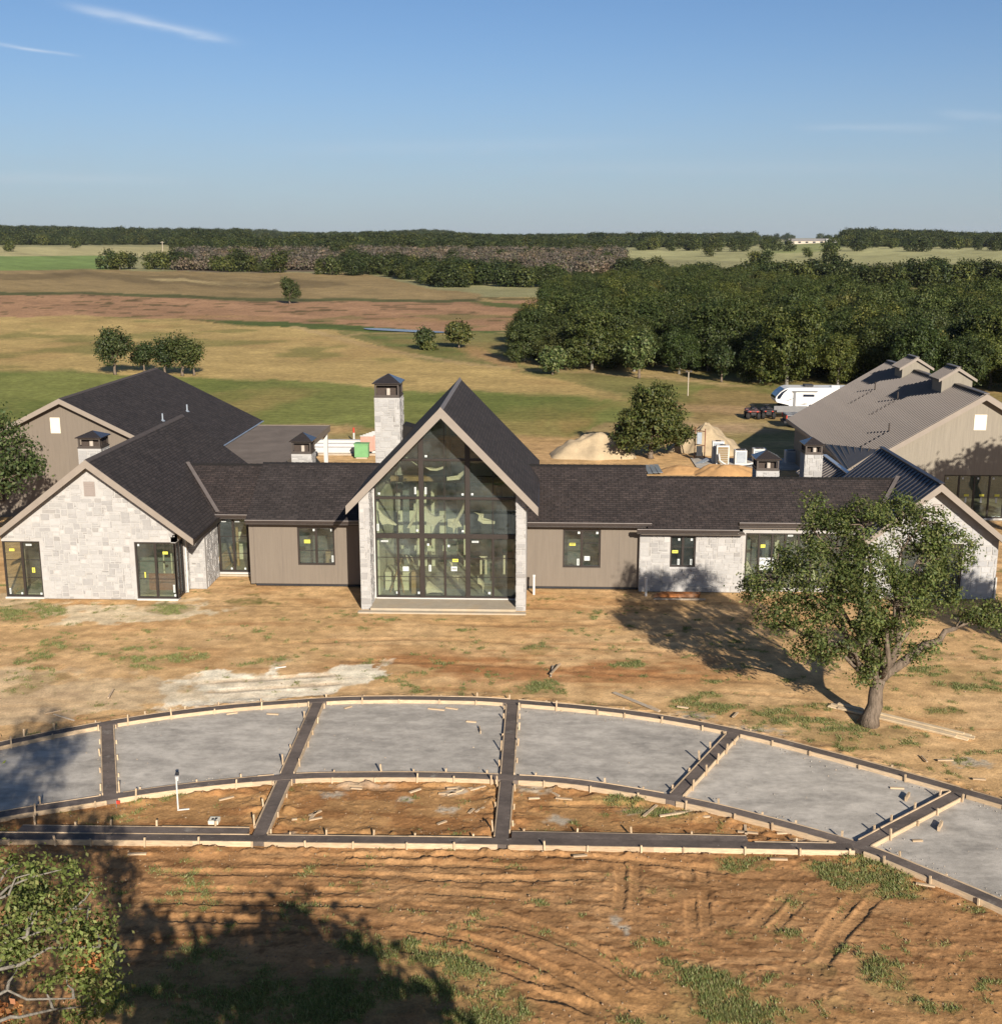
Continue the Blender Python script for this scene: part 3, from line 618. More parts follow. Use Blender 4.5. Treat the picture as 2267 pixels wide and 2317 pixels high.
for bi, (L_, kind) in enumerate(bands):
    seg = 3.66
    P = np.array(L_); d = np.r_[0, np.cumsum(np.hypot(*np.diff(P, axis=0).T))]
    for sd in (-1, 1):
        # boards: about twelve feet each, butted end to end, broken where another band crosses
        fine_l = spline([tuple(p) for p in P], .15); run = []
        T = np.gradient(fine_l, axis=0); T /= np.linalg.norm(T, axis=1)[:, None]; Nn = np.stack([-T[:, 1], T[:, 0]], 1)
        off = fine_l + Nn * sd * (BW / 2 + .02); runs = []
        for i, p in enumerate(off):
            if crossing(p[0], p[1], bi):
                if len(run) > 3: runs.append(run)
                run = []
            else:
                run.append(i)
                if len(run) > 24: runs.append(run); run = [i]
        if len(run) > 3: runs.append(run)
        for rn in runs:
            zt = BZ + .012 + random.uniform(-.008, .012) - (.02 if kind == 2 else 0)
            gap = .006
            ribbon(off[rn], .032, -.06, zt).build('form_board', M['pine'], forms)
        # stakes on the outer face of the board
        so = fine_l + Nn * sd * (BW / 2 + .075); t = random.uniform(.3, .8); tot = d[-1]
        while t < tot:
            k = min(int(t / .15), len(so) - 1); p = so[k]
            if not crossing(p[0], p[1], bi) and abs(p[0]) < 22:
                place_stake(p[0] + random.uniform(-.01, .01), p[1] + random.uniform(-.01, .01), random.choice([.55, .62, .7, .75, .85, 1.0, 1.3]) * (.9 if sd > 0 else 1), math.atan2(T[k][1], T[k][0]), (random.uniform(-.08, .08), random.uniform(-.08, .08)))
            t += random.uniform(.9, 1.6) if kind != 0 else random.uniform(.8, 1.35)
# ---------------------------------------------------------------- the house
def front(x0, y):            # wall frame facing the camera (-Y): u to +X
    return lambda u, v, n: (x0 + u, y - n, v)
def east(x, y0):             # wall frame facing +X: u to +Y
    return lambda u, v, n: (x + n, y0 + u, v)
def west(x, y0):             # wall frame facing -X: u to -Y
    return lambda u, v, n: (x - n, y0 - u, v)
STONES = {}
def holes_to_cells(w, h, holes):
    us = sorted({0, w} | {max(0, min(w, q)) for a in holes for q in (a[0], a[1])}); vs = sorted({0, h} | {max(0, min(h, q)) for a in holes for q in (a[2], a[3])})
    out = []
    for u0, u1 in zip(us[:-1], us[1:]):
        run = None
        for v0, v1 in zip(vs[:-1], vs[1:]):
            inside = any(u0 >= a[0] - 1e-6 and u1 <= a[1] + 1e-6 and v0 >= a[2] - 1e-6 and v1 <= a[3] + 1e-6 for a in holes)
            if inside:
                if run: out.append(run); run = None
            else: run = (u0, u1, run[2], v1) if run else (u0, u1, v0, v1)
        if run: out.append(run)
    return out
def wall(parent, F, w, h, holes, mat, thick=.28, gable=None, name='wall', z0=0.0):
    """wall panel with openings; gable = (centre u, peak v, slope) closes it under a pitched roof"""
    b = MB()
    for (u0, u1, v0, v1) in holes_to_cells(w, h, [(a[0], a[1], a[2] - z0, a[3] - z0) for a in holes]): b.fbox(F, u0, u1, v0 + z0, v1 + z0, -thick, 0)
    if gable:
        cu, pv, sl = gable; top = z0 + h; P = [(0, top), (w, top)]
        def lim(u): return pv - sl * abs(u - cu)
        pts = [(0.0, max(top, lim(0))), (w, max(top, lim(w)))]
        poly = [(0, top), (w, top), (w, max(top + .001, lim(w))), (cu, pv), (0, max(top + .001, lim(0)))]
        b.prism([F(u, v, 0) for u, v in poly], np.array(F(0, 0, -thick)) - np.array(F(0, 0, 0)))
    return b.build(name, mat, parent)
def lay_stones(parent, wall_o, F, w, h, holes, gable=None, seed=1, unit=.1, thick=.022, z0=0.0, pale=0.0, thing=None):
    """random ashlar: courses and jumpers of uneven, roughly squared blocks standing proud of the mortar"""
    rd = random.Random(seed); nu = int(w / unit); top = max(h, gable[1] if gable else h); nv = int(top / unit)
    used = [[False] * (nu + 8) for _ in range(nv + 8)]; du = w / nu
    def inside(u, v):
        if u < -.01 or u > w + .01 or v > top: return False
        if gable and v > h and v > gable[1] - gable[2] * abs(u - gable[0]) - .03: return False
        if not gable and v > h: return False
        return True
    for j in range(nv):
        for i in range(nu):
            if used[j][i]: continue
            big = rd.random()
            hh = 1 if big < .38 else (2 if big < .86 else 3); ww = rd.choice([2, 2, 3, 3, 4, 4, 5, 6]) if hh > 1 else rd.choice([1, 2, 3, 3, 4, 5])
            if hh == 3: ww = rd.choice([3, 4, 4, 5])
            k = 0
            while k < ww and i + k < nu and not used[j][i + k]: k += 1
            ww = k; hh_ = 1
            while hh_ < hh and j + hh_ < nv and all(not used[j + hh_][i + q] for q in range(ww)): hh_ += 1
            hh = hh_
            for a in range(hh):
                for q in range(ww): used[j + a][i + q] = True
            g = .017; u0, u1, v0, v1 = i * du + g, (i + ww) * du - g, j * unit + g * .8, (j + hh) * unit - g * .8
            jt = lambda: rd.uniform(-.014, .014)
            C4 = [(u0 + jt(), v0 + jt()), (u1 + jt(), v0 + jt()), (u1 + jt(), v1 + jt()), (u0 + jt(), v1 + jt())]
            if u1 - u0 < .05: continue
            if any(not inside(*p) for p in C4): continue
            if any(u1 > a[0] - .015 and u0 < a[1] + .015 and v1 + z0 > a[2] - .015 and v0 + z0 < a[3] + .015 for a in holes): continue
            t = thick * rd.uniform(.4, 1.3); e = .012
            cu = sum(p[0] for p in C4) / 4; cv = sum(p[1] for p in C4) / 4
            top4 = [(p[0] + (e if p[0] < cu else -e), p[1] + (e if p[1] < cv else -e)) for p in C4]
            tone = rd.random(); q = rd.uniform(.80, .98)
            c = (.362, .346, .326) if tone < .38 else (.318, .303, .287) if tone < .66 else (.395, .377, .355) if tone < .94 else (.275, .258, .240)
            c = tuple(min(.47, x * q * (1 - pale) + .34 * pale) for x in c)
            vs = [F(p[0], p[1] + z0, -.004) for p in C4] + [F(p[0], p[1] + z0, t + rd.uniform(-.004, .004)) for p in top4]
            fs = [(4, 5, 6, 7), (0, 1, 5, 4), (1, 2, 6, 5), (2, 3, 7, 6), (3, 0, 4, 7)]
            ctr = np.mean(vs[4:], axis=0); nrm = np.array(F(0, 0, 1)) - np.array(F(0, 0, 0)); to = np.array([0, 0, CAMZ]) - ctr
            vis = max(.02, float(np.dot(nrm, to) / np.linalg.norm(to)))
            STONES.setdefault((thing or parent).name, []).append(((u1 - u0) * (v1 - v0) * vis / np.dot(to, to), vs, fs, c, wall_o))
def finish_stones(root, limit=300):
    L = sorted(STONES[root.name], key=lambda s: -s[0]); rest = MB()
    for k, (a, vs, fs, c, wo) in enumerate(L):
        if k < limit: MB_ = MB(); MB_.add(vs, fs, c); MB_.build('stone', M['stone'], wo, colattr=True)
        else: rest.add(vs, fs, c)
    if rest.v: props(rest.build('small_stones', M['stone'], root, colattr=True), kind='stuff')

def slope(name, poly, up, mat, parent, thick=.16):
    """one roof plane: poly of top points (eave first), up = up-slope unit vector guess"""
    P = [np.array(p, float) for p in poly]; e1 = P[1] - P[0]; e1 /= np.linalg.norm(e1)
    n = np.cross(e1, np.array(up, float)); n /= np.linalg.norm(n)
    if n[2] < 0: n = -n
    e2 = np.cross(n, e1); b = MB(); b.prism(P, -n * thick)
    uv = [((np.dot(p, e1)), np.dot(p, e2)) for p in b.v]
    return b.build(name, mat, parent, uvs=uv)
def gable_y(parent, xr, zr, half, sl, y0, y1, mat, thick=.16, over=None, name='roof', hl=None, hr=None):
    """pitched roof with its ridge along Y"""
    hl = hl or half; hr = hr or half
    l = slope(name, [(xr - hl, y1, zr - sl * hl), (xr - hl, y0, zr - sl * hl), (xr, y0, zr), (xr, y1, zr)], (1, 0, sl), mat, parent, thick)
    r = slope(name, [(xr + hr, y0, zr - sl * hr), (xr + hr, y1, zr - sl * hr), (xr, y1, zr), (xr, y0, zr)], (-1, 0, sl), mat, parent, thick)
    return l, r
def rake(parent, xr, zr, hl, hr, sl, y, depth=.05, h=.27, mat=None, drop=.0, ev=True):
    """fascia boards on a front gable: two boards mitred at the peak"""
    k = h * math.sqrt(1 + sl * sl)
    for sgn, half in ((-1, hl), (1, hr)):
        zt = zr + .012 - drop; e = (xr + sgn * half, zt - sl * half)
        poly = [(xr, zt), e, (e[0], e[1] - k * .82), (xr, zt - k)]
        b = MB(); b.prism([(p[0], y, p[1]) for p in poly], (0, depth, 0)); b.build('fascia', mat or M['fascia'], parent)
def ridge_cap(parent, a, b_, w=.26, mat=None, sl=.7):
    a = np.array(a, float); b_ = np.array(b_, float); d = b_ - a; L = np.linalg.norm(d); d /= L; r = np.cross(d, (0, 0, 1)); b = MB(); k = w / 2
    vs = []; 
    for e in (a, b_): vs += [e + r * k + (0, 0, -sl * k + .012), e + (0, 0, .034), e - r * k + (0, 0, -sl * k + .012), e + r * k + (0, 0, -sl * k - .03), e - r * k + (0, 0, -sl * k - .03)]
    b.add(vs, [(0, 5, 6, 1), (1, 6, 7, 2), (0, 3, 8, 5), (2, 7, 9, 4), (0, 1, 2, 4, 3), (5, 8, 9, 7, 6)]); return b.build('ridge_cap', mat or M['ridge_cap'], parent)
def gutter(parent, x0, x1, y, z):
    b = MB(); b.box(x0, x1, y - .11, y + .015, z - .15, z - .02); b.build('gutter', M['gutter'], parent)
    b = MB(); b.box(x0, x1, y - .128, y - .105, z - .035, z - .012); b.build('gutter_lip_highlight', M['eave_highlight'], parent)  # lip paler than its gutter: the highlight is put into the colour
    b = MB(); b.box(x0, x1, y + .02, y + .06, z - .26, z - .06); b.build('fascia', M['bronze'], parent)
    b = MB(); b.box(x0, x1, y + .005, y + .045, z - .205, z - .185); b.build('eave_highlight_strip', M['eave_highlight'], parent)  # pale strip paints the lower highlight line along the eave

def clip(poly, a, b, c):
    """keep a*x + b*y <= c"""
    out = []
    for i in range(len(poly)):
        p, q = poly[i], poly[(i + 1) % len(poly)]; dp = a * p[0] + b * p[1] - c; dq = a * q[0] + b * q[1] - c
        if dp <= 0: out.append(p)
        if dp * dq < 0: t = dp / (dp - dq); out.append((p[0] + (q[0] - p[0]) * t, p[1] + (q[1] - p[1]) * t))
    return out
def sticker(par, F, u, v, w, h, mat, n=.012, print_=True):
    b = MB(); b.fbox(F, u, u + w, v, v + h, n, n + .004); o = b.build('sticker', M[mat], par)
    if print_:
        b = MB()
        if w > h: b.fbox(F, u + w * .12, u + w * .88, v + h * .38, v + h * .60, n + .005, n + .008)
        else: b.fbox(F, u + w * .38, u + w * .60, v + h * .12, v + h * .88, n + .005, n + .008)
        b.build('sticker_print', M['sticker_k'], par)
def window(parent, F, u0, u1, v0, v1, cols=2, rows=(1 / 3, 2 / 3), fw=.07, mw=.10, sill=True, label=None, rec=.06, name='window'):
    """bronze unit of tall lights with thin bars, set back in its opening"""
    b = MB(); n0, n1 = -rec - .09, -rec
    b.fbox(F, u0, u1, v0, v0 + fw, n0, n1); b.fbox(F, u0, u1, v1 - fw, v1, n0, n1)
    b.fbox(F, u0, u0 + fw, v0 + fw, v1 - fw, n0, n1); b.fbox(F, u1 - fw, u1, v0 + fw, v1 - fw, n0, n1)
    win = b.build(name, M['bronze'], parent)
    if label: win['label'] = label
    W = (u1 - u0 - 2 * fw - (cols - 1) * mw) / cols
    for k in range(cols):
        a = u0 + fw + k * (W + mw); z_ = a + W
        if k < cols - 1: MB().fbox(F, z_, z_ + mw, v0 + fw, v1 - fw, n0 - .002, n1 - .006).build('mullion', M['bronze'], win)
        MB().fbox(F, a, z_, v0 + fw, v1 - fw, n0 + .03, n0 + .038).build('pane', M['glass'], win)
        for r_ in rows:
            vv = v0 + fw + (v1 - v0 - 2 * fw) * r_; MB().fbox(F, a, z_, vv - .011, vv + .011, n0 + .040, n0 + .062).build('glazing_bar', M['bronze'], win)
    if sill:
        MB().fbox(F, u0 - .02, u1 + .02, v0 - .07, v0 - .004, -.2, .035).build('sill', M['white'], win)
    SF = lambda u, v, n: F(u, v, n + n0 + .04)
    return win, SF
def chimney(root, x0, x1, y0, y1, zb, zt, cap_h, roof_h, seed, name='chimney'):
    b = MB(); b.box(x0, x1, y0, y1, zb, zt); c = b.build(name, M['mortar'], root)
    F = front(x0, y0); lay_stones(root, c, F, x1 - x0, zt - zb, [], None, seed, z0=zb, thing=root)
    E_ = east(x1, y0); lay_stones(root, c, E_, y1 - y0, zt - zb, [], None, seed + 1, z0=zb, thing=root)
    cx, cy = (x0 + x1) / 2, (y0 + y1) / 2; a, d = (x1 - x0) / 2 - .02, (y1 - y0) / 2 - .02; z = zt
    MB().box(x0 - .02, x1 + .02, y0 - .02, y1 + .02, z, z + .05).build('cap_base', M['cap_metal'], c)
    b = MB(); p = .07
    for sx in (-1, 1):
        for sy in (-1, 1): b.box(cx + sx * a - (p if sx > 0 else 0), cx + sx * a + (0 if sx > 0 else p), cy + sy * d - (p if sy > 0 else 0), cy + sy * d + (0 if sy > 0 else p), z + .05, z + cap_h)
    for zz in (z + .05, z + cap_h - .07):
        b.box(cx - a + p, cx + a - p, cy - d, cy - d + .03, zz, zz + .068); b.box(cx - a + p, cx + a - p, cy + d - .03, cy + d, zz, zz + .068)
        b.box(cx - a, cx - a + .03, cy - d + p, cy + d - p, zz, zz + .068); b.box(cx + a - .03, cx + a, cy - d + p, cy + d - p, zz, zz + .068)
    b.build('cap_frame', M['cap_metal'], c)
    b = MB(); b.box(cx - a + .05, cx + a - .05, cy - d + .3, cy + d - .05, z + .052, z + cap_h - .002); b.build('cap_screen', M['mesh_screen'], c)
    MB().lathe((cx + .05, cy - d + .16, z + .05), [(.09, 0), (.09, cap_h * .55), (.07, cap_h * .58)], 12).build('flue', M['clay'], c)
    o_ = .1; zr = z + cap_h; b = MB(); q = [(cx - a - o_, cy - d - o_, zr), (cx + a + o_, cy - d - o_, zr), (cx + a + o_, cy + d + o_, zr), (cx - a - o_, cy + d + o_, zr)]; top = (cx, cy, zr + roof_h)
    b.add(q + [tuple(np.array(p_) + (0, 0, .04)) for p_ in q] + [top], [(3, 2, 1, 0), (0, 1, 5, 4), (1, 2, 6, 5), (2, 3, 7, 6), (3, 0, 4, 7), (4, 5, 8), (5, 6, 8), (6, 7, 8), (7, 4, 8)])
    b.build('cap_roof', M['cap_roof'], c)
    return c

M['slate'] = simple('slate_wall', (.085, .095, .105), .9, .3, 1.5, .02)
H = empty('main_house', (-4.1, 47.0, 0), 'long unfinished ranch house of white stone and taupe siding with a tall glazed gable', 'house')
# ---- left stone wing
LX, LZ, LS, LH = -18.87, 6.13, .77, 4.30
Fl = front(-22.97, 48.05); wl_ = 22.97 - 15.5
lh = [(0, 1.64, .06, 2.52), (5.69, wl_, .04, 2.53)]
lg = (LX + 22.97, LZ - .26, LS)
w0 = wall(H, Fl, wl_, 2.86, lh, M['mortar'], .28, lg, 'gable_wall'); lay_stones(H, w0, Fl, wl_, 2.86, lh + [(3.72, 4.22, 4.47, 5.15)], lg, 11, .098)
for k, (a, b_, c_) in enumerate(((0, 1.64, .06), (5.69, wl_ - .06, .04))):
    win, SF = window(H, Fl, a, b_, c_, 2.525, 2, label=('tall corner window with two yellow stickers at the far end of the stone gable' if k == 0 else 'tall corner window beside the downspout with a brown board behind it'))
    if k == 0:
        sticker(win, SF, .27, 2.06, .22, .11, 'sticker_y'); sticker(win, SF, 1.18, 1.12, .13, .22, 'sticker_y'); sticker(win, SF, 1.0, 2.3, .25, .08, 'sticker_w')
        sticker(win, SF, .12, .16, .07, .26, 'sticker_w'); sticker(win, SF, .62, .15, .08, .09, 'sticker_w', print_=False); sticker(win, SF, 1.45, .14, .09, .09, 'sticker_w', print_=False)
    else:
        sticker(win, SF, 6.86, 1.98, .22, .12, 'sticker_y'); sticker(win, SF, 6.02, .95, .06, .24, 'sticker_y'); sticker(win, SF, 5.80, 2.33, .08, .09, 'sticker_w', print_=False)
        sticker(win, SF, 7.22, .3, .08, .34, 'sticker_w'); sticker(win, SF, 7.25, .12, .08, .1, 'sticker_w', print_=False)
louver = MB(); louver.fbox(Fl, 3.74, 4.2, 4.5, 5.12, .0, .03); lv = louver.build('gable_vent', M['louver'], H)
for k in range(6): MB().fbox(Fl, 3.78, 4.16, 4.55 + k * .093, 4.585 + k * .093, .031, .05).build('slat', M['louver'], lv)
# side of the wing: glazed corner, stone return, pier and recess
Fe = east(-15.5, 48.05)
wall(H, Fe, 1.08, .36, [], M['mortar'], .2, None, 'wall', 2.5)
window(H, Fe, .06, 1.04, .04, 2.5, 2, rows=(1 / 3, 2 / 3), mw=.06, rec=.02, sill=False)
Fe2 = east(-15.5, 49.13); w1 = wall(H, Fe2, .62, 2.9, [], M['mortar'], .25, None, 'wall'); lay_stones(H, w1, Fe2, .62, 2.86, [], None, 21, .1)
Fp = front(-15.5 + .002, 49.75); w2 = wall(H, Fp, .72, 2.85, [], M['mortar'], .25, None, 'pier'); lay_stones(H, w2, Fp, .72, 2.8, [], None, 22, .1)
Fe3 = east(-14.78, 50.0); w3 = wall(H, Fe3, 1.9, 2.75, [], M['mortar'], .25, None, 'wall'); lay_stones(H, w3, Fe3, 1.85, 2.72, [], None, 23, .1)
MB().tube([(-15.44, 49.16, .02), (-15.44, 49.16, 2.72)], .045, 10).build('downspout', M['pvc'], H)
MB().box(-22.7, -15.72, 48.4, 60.6, .0, .12).build('floor', M['int_floor'], H)
MB().box(-22.9, -22.65, 49.7, 60.5, 0, 2.75).build('wall', M['siding'], H)
MB().box(-22.6, -14.9, 60.3, 60.55, 0, 2.6).build('wall', M['siding'], H)
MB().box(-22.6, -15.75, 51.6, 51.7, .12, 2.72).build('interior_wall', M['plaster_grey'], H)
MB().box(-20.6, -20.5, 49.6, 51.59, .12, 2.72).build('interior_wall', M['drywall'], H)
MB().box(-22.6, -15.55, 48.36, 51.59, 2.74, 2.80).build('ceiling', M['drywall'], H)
for x_ in (-22.35, -22.05, -21.78): MB().box(x_, x_ + .1, 50.2 + (x_ + 22.4), 50.3 + (x_ + 22.4), .12, 2.7).build('stud', M['int_wood'], H)
MB().box(-17.1, -15.85, 49.1, 49.14, .12, .86).build('leaning_board', M['brown_board'], H)
for x_ in (-16.9, -16.55, -16.2): MB().box(x_, x_ + .05, 50.5, 50.6, .12, 2.7).build('stud', M['drywall'], H)
l0, r0 = gable_y(H, LX, LZ, LH, LS, 47.5, 60.9, M['shingle_dark'])
rake(H, LX, LZ, LH, LH, LS, 47.45)
ridge_cap(H, (LX, 47.5, LZ), (LX, 60.9, LZ), .24, sl=LS)
MB().box(LX + LH - .005, LX + LH + .03, 47.51, 51.75, LZ - LS * LH - .19, LZ - LS * LH - .02).build('eave_fascia', M['bronze'], H)
# soffits under the overhangs
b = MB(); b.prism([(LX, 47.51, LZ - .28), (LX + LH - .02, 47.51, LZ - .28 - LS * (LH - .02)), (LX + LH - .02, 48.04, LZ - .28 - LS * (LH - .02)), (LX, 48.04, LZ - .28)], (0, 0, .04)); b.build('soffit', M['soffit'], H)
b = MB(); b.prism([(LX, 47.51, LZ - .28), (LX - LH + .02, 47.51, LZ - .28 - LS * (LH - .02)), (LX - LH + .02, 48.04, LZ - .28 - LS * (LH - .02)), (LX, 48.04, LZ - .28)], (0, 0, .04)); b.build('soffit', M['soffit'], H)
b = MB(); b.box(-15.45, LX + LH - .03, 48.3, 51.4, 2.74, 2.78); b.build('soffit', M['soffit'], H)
# ---- left link (recessed glass) and taupe walls
def link(x0, x1, ye, ze, yr, zr, mat, x0r=None, x1r=None):
    a0 = x0 if x0r is None else x0r; a1 = x1 if x1r is None else x1r
    slope('roof', [(x0, ye, ze), (x1, ye, ze), (a1, yr, zr), (a0, yr, zr)], (0, 1, .5), mat, H)
    slope('roof', [(a1, 2 * yr - ye, ze), (a0, 2 * yr - ye, ze), (a0, yr, zr), (a1, yr, zr)], (0, -1, .5), mat, H)
    b = MB(); n = int((a1 - a0) / .3)
    for i in range(n):
        xa = a0 + i * .3; b.add([(xa, yr - .14, zr - .07 + .015), (xa + .29, yr - .14, zr - .07 + .008), (xa + .29, yr, zr + .02), (xa, yr, zr + .032), (xa + .29, yr + .14, zr - .06), (xa, yr + .14, zr - .05)], [(0, 1, 2, 3), (3, 2, 4, 5)])
    b.build('ridge_cap', mat, H)
def flash(a, b_, w=.16, up=.03):
    b = MB(); b.beam(np.array(a) + (0, 0, up), np.array(b_) + (0, 0, up), w, .03); b.build('flashing', M['flashing'], H)
S_ = .5
link(-16.9, -12.95, 51.5, 2.98, 54.85, 4.655, M['shingle']); gutter(H, -14.72, -12.92, 51.5, 3.0)
flash((-14.62, 51.5, 3.06), (-16.88, 54.85, 4.70), .17)
Fr = front(-14.78, 51.9); win, SF = window(H, Fr, .02, 2.02, .17, 2.70, 3, rows=(1 / 3, 2 / 3), mw=.09)
sticker(win, SF, .16, 2.5, .22, .08, 'sticker_w'); sticker(win, SF, .78, 2.5, .22, .08, 'sticker_w'); sticker(win, SF, .5, .27, .08, .09, 'sticker_w', print_=False); sticker(win, SF, 1.12, .27, .08, .09, 'sticker_w', print_=False)
MB().box(-14.76, -12.76, 51.78, 52.3, .0, .09).build('plinth', M['slab'], H)
MB().box(-14.7, -7.6, 52.1, 56.0, .0, .12).build('floor', M['int_floor'], H)
MB().box(-14.7, -7.6, 54.4, 54.5, .12, 2.8).build('interior_wall', M['drywall'], H)
MB().box(-13.7, -13.6, 52.9, 54.38, .12, 2.8).build('interior_wall', M['int_wood'], H); MB().box(-13.35, -13.2, 53.4, 53.5, .12, 2.4).build('stud', M['drywall'], H); MB().box(-14.3, -14.2, 53.2, 53.3, .12, 2.7).build('stud', M['int_wood'], H)
MB().box(-14.7, -7.6, 52.1, 54.3, 2.78, 2.84).build('ceiling', M['plaster_grey'], H)
link(-12.93, -7.44, 49.8, 3.15, 53.47, 4.985, M['shingle_dark']); gutter(H, -12.95, -8.0, 49.8, 3.16)
Fs = front(-12.75, 50.3); wsl = [(1.94, 3.58, .98, 2.70)]
wall(H, Fs, 5.2, 2.80, wsl, M['siding'], .2, None, 'siding_wall', .12)
for k in range(5): MB().fbox(Fs, .02 + k * 1.22, .035 + k * 1.22, .125, 2.9, .001, .006).build('siding_joint', M['soffit'], H) if not (1.94 < .02 + k * 1.22 < 3.58) else None
MB().box(-12.72, -7.55, 50.36, 50.5, 0, .14).build('dark_gap_strip', M['black_wrap'], H)  # black strip paints the dark gap under the floating siding
MB().box(-12.95, -12.76, 50.32, 51.88, .1, 2.9).build('siding_wall', M['siding'], H)
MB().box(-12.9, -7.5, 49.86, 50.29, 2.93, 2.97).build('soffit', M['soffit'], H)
win, SF = window(H, Fs, 1.94, 3.58, .98, 2.70, 2, rows=(.36,), sill=False, label='square taupe wall window with yellow sticker between link and tall gable')
sticker(win, SF, 2.22, 1.95, .27, .16, 'sticker_y', print_=False); sticker(win, SF, 2.62, 2.5, .1, .1, 'sticker_w', print_=False); sticker(win, SF, 3.40, 2.5, .1, .1, 'sticker_w', print_=False); sticker(win, SF, 3.42, 1.1, .08, .3, 'sticker_w')
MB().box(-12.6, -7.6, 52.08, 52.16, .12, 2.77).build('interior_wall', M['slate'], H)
MB().box(-9.75, -9.2, 51.2, 51.6, .12, 1.35).build('interior_crate', M['int_wood'], H)
# ---- tall glazed hall
HX, HZ, HS = -4.10, 8.52, 1.035
def hz(x): return HZ - HS * abs(x - HX)
gable_y(H, HX, HZ, 3.87, HS, 46.45, 57.1, M['shingle_dark'], .18)
rake(H, HX, HZ, 3.87, 3.87, HS, 46.40, .06, .30)
MB().prism([(HX + 3.87, 46.47, hz(HX + 3.87) - .01), (HX + 3.90, 46.47, hz(HX + 3.87) - .03), (HX + 3.90, 46.47, hz(HX + 3.87) - .27), (HX + 3.87, 46.47, hz(HX + 3.87) - .25)], (0, 7.4, 0)).build('eave_fascia', M['bronze'], H)
ridge_cap(H, (HX, 46.42, HZ), (HX, 57.1, HZ), .2, M['flashing'], HS)
for sgn in (-1, 1):
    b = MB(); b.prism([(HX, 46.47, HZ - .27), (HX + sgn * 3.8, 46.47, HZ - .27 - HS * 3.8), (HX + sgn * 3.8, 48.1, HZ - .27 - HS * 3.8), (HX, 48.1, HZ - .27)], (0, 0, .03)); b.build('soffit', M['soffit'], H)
for x0, x1, nm, sd in ((-7.53, -7.12, 'pier', 31), (-1.12, -.72, 'pier', 33)):
    b = MB(); zl, zr_ = hz(x0) - .3, hz(x1) - .3
    b.prism([(x0, 47.0, 0), (x1, 47.0, 0), (x1, 47.0, zr_), (x0, 47.0, zl)], (0, 9.6, 0)); p_ = b.build('pier', M['mortar'], H)
    lay_stones(H, p_, front(x0, 47.0), x1 - x0, min(zl, zr_) - .02, [], None, sd, .1)
    if sd == 31: lay_stones(H, p_, east(x1, 47.0), 1.1, zr_ - .05, [], None, sd + 1, .1)
    else: lay_stones(H, p_, west(x0, 48.1), 1.1, zl - .05, [], None, sd + 1, .1)
MB().box(-7.11, -7.05, 48.12, 48.3, .15, 4.9).build('jamb', M['white'], H)
MB().box(-7.115, -1.125, 46.72, 48.5, -.05, .15).build('slab', M['slab'], H); MB().box(-7.6, -.7, 46.45, 46.715, -.05, .06).build('footing', M['slab'], H)
MB().box(-7.04, -1.14, 48.08, 48.16, .152, .20).build('threshold', M['white'], H)
MB().box(-7.08, -1.14, 48.5, 56.5, -.02, .14).build('floor', M['int_floor'], H)
# glazing: three bays, door height, transom row, then raking lights
Fh = front(0, 48.2); bays = [(-7.02, -5.19), (-4.99, -3.27), (-3.07, -1.16)]; gl = empty('x', (0, 0, 0), None, None); bpy.data.objects.remove(gl)
gw = MB()
for x in (-7.05, -5.19, -3.27, -1.19):
    w_ = .2 if -6 < x < -2 else .06; x1 = x + w_; t0, t1 = hz(x) - .33, hz(x1) - .33
    gw.prism([(x, 48.10, .2), (x1, 48.10, .2), (x1, 48.10, t1), (x, 48.10, t0)], (0, .16, 0))
win = gw.build('glazed_gable', M['bronze'], H); win['label'] = 'tall bronze framed glass gable with raking upper lights'
for (z0, z1, x0, x1) in ((.2, .27, -7.0, -1.19), (2.78, 2.98, -7.0, -1.19), (4.45, 4.56, -7.0, -1.19), (6.08, 6.17, -6.3, -1.9)):
    for (a, b_) in ((-6.99, -5.19), (-4.99, -3.27), (-3.07, -1.19)):
        lo = [(a, z0), (b_, z0), (b_, z1), (a, z1)]; lo = clip(lo, HS, 1, HZ - .33 + HS * HX); lo = clip(lo, -HS, 1, HZ - .33 - HS * HX)
        if len(lo) > 2: MB().prism([(p[0], 48.12, p[1]) for p in lo], (0, .12, 0)).build('rail', M['bronze'], win)
b = MB()
for sgn in (-1, 1):
    b.prism([(HX, 48.105, HZ - .34), (HX + sgn * 2.93, 48.105, hz(HX + 2.93) - .34), (HX + sgn * 2.93, 48.105, hz(HX + 2.93) - .5), (HX, 48.105, HZ - .5)], (0, .13, 0))
b.build('raking_frame', M['bronze'], win)
for (a, b_) in bays:
    mid = (a + b_) / 2
    for (z0, z1, bar) in ((.27, 2.78, 'door'), (2.98, 4.45, 'light'), (4.56, 6.08, 'light'), (6.17, 8.2, 'light')):
        for (u0, u1) in ((a, mid), (mid, b_)):
            P = [(u0, z0), (u1, z0), (u1, z1), (u0, z1)]; P = clip(P, HS, 1, HZ - .4 + HS * HX); P = clip(P, -HS, 1, HZ - .4 - HS * HX)
            if len(P) > 2: MB().prism([(p[0], 48.19, p[1]) for p in P], (0, .008, 0)).build('pane', M['glass'], win)
        zt = min(z1, hz(mid) - .4)
        if zt > z0 + .05:
            wd = .045 if bar == 'door' else .012
            MB().box(mid - wd, mid + wd, 48.13 if bar == 'door' else 48.165, 48.186, z0, zt).build('stile' if bar == 'door' else 'glazing_bar', M['bronze'], win)
        if bar == 'door':
            for zz in (1.1, 1.94):
                for (u0, u1) in ((a + .02, mid - wd - .002), (mid + wd + .002, b_ - .02)): MB().box(u0, u1, 48.163, 48.186, zz - .012, zz + .012).build('glazing_bar', M['bronze'], win)
SF = lambda u, v, n: (u, 48.186 - n, v)
